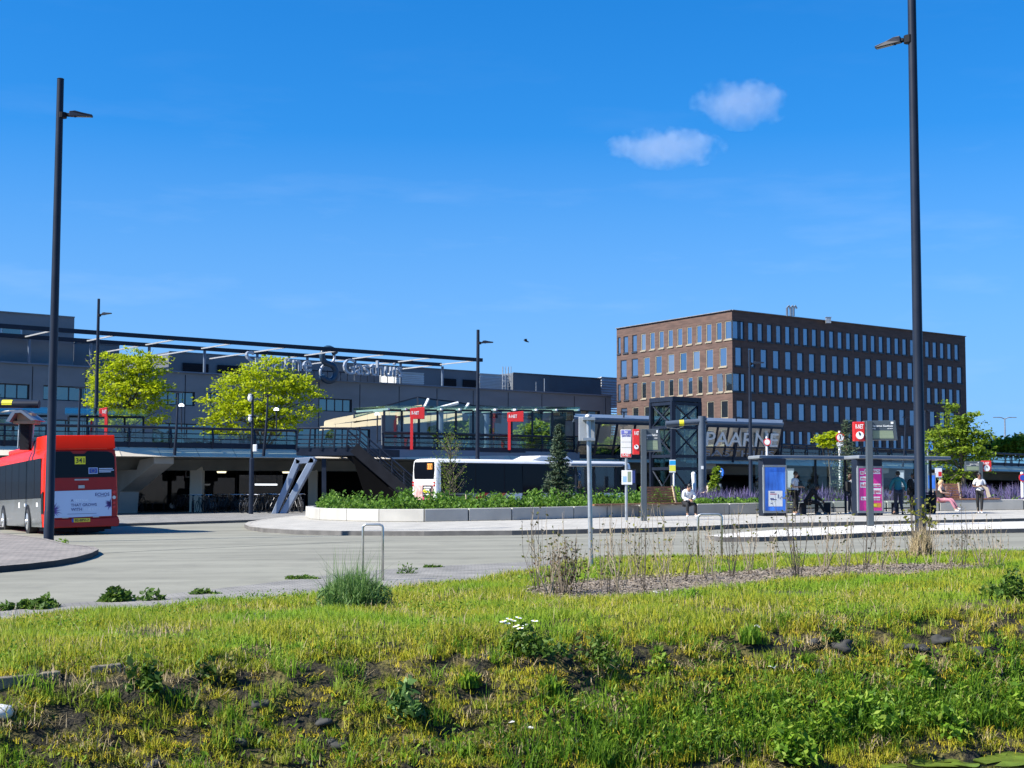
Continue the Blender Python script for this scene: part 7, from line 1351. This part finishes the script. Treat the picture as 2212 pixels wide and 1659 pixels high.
for px, py, w, h, lb in ((10, 1320, 44, 20, 'low green weed on the path edge at the left picture border'), (98, 1314, 104, 30, 'wide dark green weed on the path edge, second from left'), (256, 1301, 120, 32, 'largest dark green weed mound on the path edge'), (430, 1285, 52, 14, 'small flat weed at the path edge before the tussock'), (655, 1252, 70, 10, 'thin weed strip on the path edge left of the tussock'), (935, 1227, 48, 7, 'tiny weed on the path edge right of the tussock'), (130, 1178, 40, 16, 'bright green weed at the foot of the big left lamp')):
    clump('path_weed', lb, 'weed', px, py, w, h, int(6 * w), .1 if w > 80 else .07, lf_herb if px != 130 else lf_lush, 'leaf', .3, 'weeds along the path edge')
for px, py, w, h, n, lf, mt, kd, lb in ((1140, 1415, 150, 66, 900, .07, lf_herb, 'leaf', 'dark leafy daisy plant on the bank crest'), (1278, 1440, 110, 66, 520, .06, lf_herb, 'leaf', 'dark leafy plant right of the daisies on the bank'), (315, 1492, 70, 76, 260, .09, lf_herb, 'leaf', 'upright dock plant on the left of the bank'), (446, 1475, 34, 62, 90, .08, lf_herb, 'leaf', 'narrow dock shoot right of the upright dock plant'), (495, 1478, 40, 58, 90, .07, lf_bud, 'leaf', 'reddish dock shoot on the left bank'), (868, 1545, 90, 74, 220, .1, lf_grey, 'leaf', 'grey green broad leaved plant in the middle of the bank'), (1186, 1500, 70, 50, 220, .05, lf_lush, 'blade', 'fresh green tuft below the daisies'), (1010, 1480, 60, 40, 160, .05, lf_lush, 'blade', 'small leafy tuft left of the fresh green tuft'), (1430, 1450, 60, 50, 200, .06, lf_lush, 'leaf', 'bright green herb on the right bank'), (1620, 1385, 70, 46, 240, .018, lf_lush, 'blade', 'tall green tuft behind the right bank edge'), (2180, 1295, 90, 66, 700, .08, lf_herb, 'leaf', 'dark bushy plant at the right picture edge'), (1840, 1560, 130, 70, 520, .09, lf_lush, 'leaf', 'large bright leafy plant on the lower right bank'), (1995, 1475, 50, 66, 90, .12, lf_lush, 'leaf', 'light broad leaved shoot on the right bank'), (1805, 1385, 50, 44, 180, .06, lf_herb, 'leaf', 'dark herb among the stones on the right bank'), (1500, 1300, 70, 30, 260, .07, lf_lush, 'leaf', 'green dock rosette below the planting bed'), (1322, 1248, 60, 46, 300, .06, lf_lush, 'leaf', 'bushy green herb beside the grey sign post'), (640, 1405, 60, 26, 120, .03, lf_lush, 'blade', 'low green tuft on the left verge edge'), (1700, 1640, 150, 90, 600, .09, lf_lush, 'leaf', 'lush broad leaved plant at the bottom right waterside'), (2040, 1585, 130, 70, 420, .09, lf_lush, 'leaf', 'dense leafy plant beside the lily pads'), (2195, 1530, 80, 56, 300, .09, lf_lush, 'leaf', 'dense leafy plant at the right waterside corner'), (1290, 1640, 110, 60, 400, .02, lf_lush, 'blade', 'grassy tuft at the bottom centre of the bank'), (880, 1240, 50, 30, 160, .05, lf_herb, 'leaf', 'small herb between tussock and path weeds'), (1165, 1262, 60, 30, 260, .05, lf_lush, 'leaf', 'green herb at the left end of the planting bed'), (1010, 1635, 70, 46, 200, .05, lf_lush, 'leaf', 'low herb at the bottom middle of the bank')):
    clump('bank_plant', lb, 'plant', px, py, w, h, n, lf, mt, kd, .3, 'single plants on the bank')
clump('reed_clump', 'dry reeds and grass round the foot of the tall right lamp', 'reeds', 1990, 1205, 66, 80, 420, .014, lf_straw, 'blade', seed_heads=True)
b = G(1990, 1203); t = thing('climbing_weed', 'yellow leaved weed climbing the foot of the tall right lamp', 'weed', tuple(b)); n = 90; th = rng.uniform(0, 6.28, n); C_ = np.array(b) + np.stack([np.cos(th) * rng.uniform(.1, .36, n), np.sin(th) * .2 - .1, rng.uniform(.6, 1.2, n)], 1); npmesh('foliage', [(leafquads(C_, .09, .2, .7), rng.uniform(.5, 1, n))], lf_bud, t); m = MB()
for k in range(12): a = random.uniform(0, 6.28); m.tube([b + Vec((math.cos(a) * .15, math.sin(a) * .15, 0)), b + Vec((math.cos(a) * .2, math.sin(a) * .2, random.uniform(.7, 1.2)))], [.012, .006], 4, caps=False)
m.build('stem', m_twigd, t)
def onbank(px, py):
    r = ray(px, py); r = r / r.y
    for yy in np.arange(9, 40, .01):
        p = CAMP + r * yy; s_, v_ = p.x * tvx + p.y * tvy, -(p.x * nvx + p.y * nvy); h_ = float(hz(np.array([s_]), np.array([v_]))[0]) if v_ < 15 else gz(p.x)
        if p.z <= h_: return p
    return G(px, py)
m_petal = M('daisy_petal', (.8, .8, .78), .6, var=.02)
for i, (px, py) in enumerate(((1087, 1342), (1100, 1337), (1108, 1340), (1120, 1334), (1155, 1341), (1095, 1346), (1115, 1352), (1124, 1357), (1132, 1350))):
    p = onbank(px, py + 34); q = P(px, py, p.y - .05); t = thing('daisy', 'white daisy flower above the dark leafy daisy plant', 'flower', tuple(p), 'white daisies on the bank crest'); m = MB(); m.tube([p, p.lerp(q, .6) + Vec((.02, 0, 0)), q], .004, 4, caps=False); m.build('stem', lf_herb, t); m = MB(); nn_ = Vec((random.uniform(-.3, .3), -.12, .95)).normalized(); u = nn_.orthogonal().normalized(); w = nn_.cross(u)
    for k in range(12): a = k * math.pi / 6; e = u * math.cos(a) + w * math.sin(a); f = nn_.cross(e) * .012; m.add([q + e * .009 - f * .4, q + e * .034 - f * .7, q + e * .038, q + e * .034 + f * .7, q + e * .009 + f * .4], [(0, 1, 2, 3, 4)])
    m.build('petals', m_petal, t); m = MB(); m.ball(q + nn_ * .004, (.01, .01, .006), 8, 5); m.build('disc', m_yel, t)
# litter and stones
m_litter = M('litter_white', (.72, .72, .72), .5, var=.08); m_stone = M('dark_stone', (.04, .04, .038), .85, var=.4, scale=6, bump=.6); m_plank = M('weathered_plank', (.17, .15, .12), .85, var=.35, scale=3, stretch=(1, 12, 12), bump=.4)
for i, (px, py, sx, lb) in enumerate(((1419, 1285, .05, 'scrap of white paper on the planting bed, left one'), (1442, 1281, .05, 'scrap of white paper on the planting bed, right one'), (1440, 1290, .045, 'scrap of white paper just below the planting bed'), (2123, 1211, .06, 'white litter in the grass at right'), (1145, 1581, .05, 'white leaf scrap at the bottom middle of the bank'), (1105, 1569, .04, 'small white scrap left of the bottom white leaf'), (1666, 1449, .04, 'white scrap on the middle of the right bank'), (1634, 1360, .04, 'white petal scrap near the tall green tuft'))):
    p = onbank(px, py); m = MB(); v_ = []
    for k in range(7): a = k / 7 * 6.283; v_.append(p + Vec((math.cos(a) * sx * random.uniform(.7, 1.2), math.sin(a) * sx * .9, .03 + random.uniform(-.012, .025))))
    m.add(v_ + [p + Z * .055], [(k, (k + 1) % 7, 7) for k in range(7)]); tag(m.build('litter', m_litter, None, loc=tuple(p)), lb, 'litter', 'scraps of white litter')
p = onbank(2, 1552); m = MB(); m.tube([p + Vec((-.22, .02, .05)), p + Vec((-.05, 0, .06)), p + Vec((.07, 0, .05)), p + Vec((.1, 0, .04))], [.06, .065, .06, .02], 12); tag(m.build('plastic_cup', m_litter, None, smooth=True, loc=tuple(p)), 'crushed white plastic cup lying at the left picture edge', 'litter')
for i, (x0, y0, x1, y1, lb) in enumerate(((-30, 1484, 128, 1466, 'weathered plank edging at the left end of the bank'), (196, 1456, 262, 1449, 'short weathered plank edging beside the upright dock plant'))):
    a, b = onbank(x0, y0), onbank(x1, y1); m = MB(); m.beam(a + Z * .0, b + Z * .0, .1, .14); tag(m.build('plank', m_plank, None, loc=tuple(a), bevel=.01), lb, 'plank', 'weathered plank edging')
for i, (px, py, r_) in enumerate(((1755, 1388, .1), (1820, 1398, .16), (1990, 1402, .12), (2030, 1382, .14), (1960, 1398, .1), (1770, 1455, .1), (730, 1605, .12), (700, 1560, .1), (520, 1600, .1), (2110, 1410, .14), (560, 1520, .1), (1530, 1580, .1), (885, 1480, .08), (1240, 1600, .1), (330, 1655, .1))):
    p = onbank(px, py); m = MB(); r_ *= .62; m.ball(p - Z * r_ * .05, (r_ * 1.2, r_, r_ * .7), 12, 8)
    for v_ in m.v: d_ = v_ - p; v_ += d_ * .9 * noise.noise(v_ * 14)
    tag(m.build('bank_stone', m_stone, None, smooth=True, loc=tuple(p)), f'dark stone half sunk in the bank, {words_[sorted([1755, 1820, 1990, 2030, 1960, 1770, 730, 700, 520, 2110, 560, 1530, 885, 1240, 330]).index(px)]} from the left', 'stone', 'dark stones in the bank')
# lily pads and a yellow water flower
m_pad = M('lily_pad', (.1, .15, .02), .3, var=.3, scale=5)
for i, (px, py, rx, lb) in enumerate(((2022, 1648, 58, 'largest lily pad on the water at the bottom edge'), (2048, 1634, 40, 'lily pad just above the largest one'), (2133, 1628, 40, 'lily pad under the yellow water flower'), (2188, 1633, 46, 'lily pad right of the yellow water flower'), (2165, 1645, 60, 'broad lily pad at the bottom right'), (2190, 1614, 34, 'small lily pad at the right edge'), (1925, 1655, 34, 'lily pad at the bottom left of the group'), (2202, 1600, 28, 'farthest small lily pad by the bank'), (2085, 1652, 30, 'lily pad in the middle of the bottom group'))):
    r = ray(px, py); k = (ZW + .006 - HC) / r.z; c = CAMP + r * k; R_ = rx * pxm(c.y); m = MB(); v_ = [c + Z * .006]
    for q in range(22): a = .15 + q / 21 * 5.98 + i; v_.append(c + Vec((math.cos(a) * R_, math.sin(a) * R_ * .92, .006 + .008 * math.sin(a * 3 + i))))
    m.add(v_, [(0, q, q + 1) for q in range(1, 22)]); m.add([x - Z * .008 for x in v_], [(0, q + 1, q) for q in range(1, 22)]); tag(m.build('lily_pad', m_pad, None, loc=tuple(c)), lb, 'lily pad', 'lily pads on the ditch')
r = ray(2133, 1622); c = CAMP + r * ((ZW + .02 - HC) / r.z); t = thing('water_lily', 'single yellow water lily flower among the pads', 'flower', (c.x, c.y, ZW)); m = MB(); m.tube([c - Z * .04, c + Z * .05], .006, 5); m.build('stem', lf_herb, t); m = MB()
for k in range(6): a = k * 1.047; m.ball(c + Vec((math.cos(a) * .016, math.sin(a) * .016, .06)), (.014, .014, .018), 6, 5)
m.build('blossom', m_yel, t)
# ------------------------------------------------------------------ clouds
def cloud(label, parts, d=900, dens=.012):
    m, nt, N, L, b = newmat('cloud_vapour'); N.remove(b); v = N.new('ShaderNodeVolumePrincipled'); v.inputs['Color'].default_value = (1, 1, 1, 1); v.inputs['Anisotropy'].default_value = .2
    tc = N.new('ShaderNodeTexCoord'); g_ = N.new('ShaderNodeVectorMath'); g_.operation = 'MULTIPLY_ADD'; g_.inputs[1].default_value = (2, 2, 2); g_.inputs[2].default_value = (-1, -1, -1); L.new(tc.outputs['Generated'], g_.inputs[0])
    le = N.new('ShaderNodeVectorMath'); le.operation = 'LENGTH'; L.new(g_.outputs[0], le.inputs[0])
    nz = N.new('ShaderNodeTexNoise'); nz.inputs['Scale'].default_value = .075; nz.inputs['Detail'].default_value = 7; nz.inputs['Roughness'].default_value = .6; L.new(tc.outputs['Object'], nz.inputs['Vector'])
    sub = N.new('ShaderNodeMath'); sub.operation = 'MULTIPLY_ADD'; L.new(le.outputs['Value'], sub.inputs[0]); sub.inputs[1].default_value = -.55; sub.inputs[2].default_value = -.03
    ad = N.new('ShaderNodeMath'); ad.operation = 'ADD'; L.new(nz.outputs['Fac'], ad.inputs[0]); L.new(sub.outputs[0], ad.inputs[1]); mr = N.new('ShaderNodeMapRange'); mr.inputs['From Min'].default_value = .0; mr.inputs['From Max'].default_value = .11; mr.inputs['To Max'].default_value = dens * .85; L.new(ad.outputs[0], mr.inputs['Value']); L.new(mr.outputs[0], v.inputs['Density']); L.new(v.outputs[0], N['Material Output'].inputs['Volume'])
    x0 = min(a - c for a, b, c, e in parts); x1 = max(a + c for a, b, c, e in parts); y0 = min(b - e for a, b, c, e in parts); y1 = max(b + e for a, b, c, e in parts)
    c = P((x0 + x1) / 2, (y0 + y1) / 2, d); k = pxm(d); o = MB(); o.ball(c, ((x1 - x0) / 2 * k, (x1 - x0) / 3 * k, (y1 - y0) / 2 * k), 24, 14); o = o.build('cloud', m, None, loc=tuple(c)); tag(o, label, 'cloud', 'small white clouds')
cloud('small white cloud, upper right of the two', [(1600, 224, 116, 60)])
cloud('small flat white cloud, lower left of the two', [(1437, 321, 140, 46)])
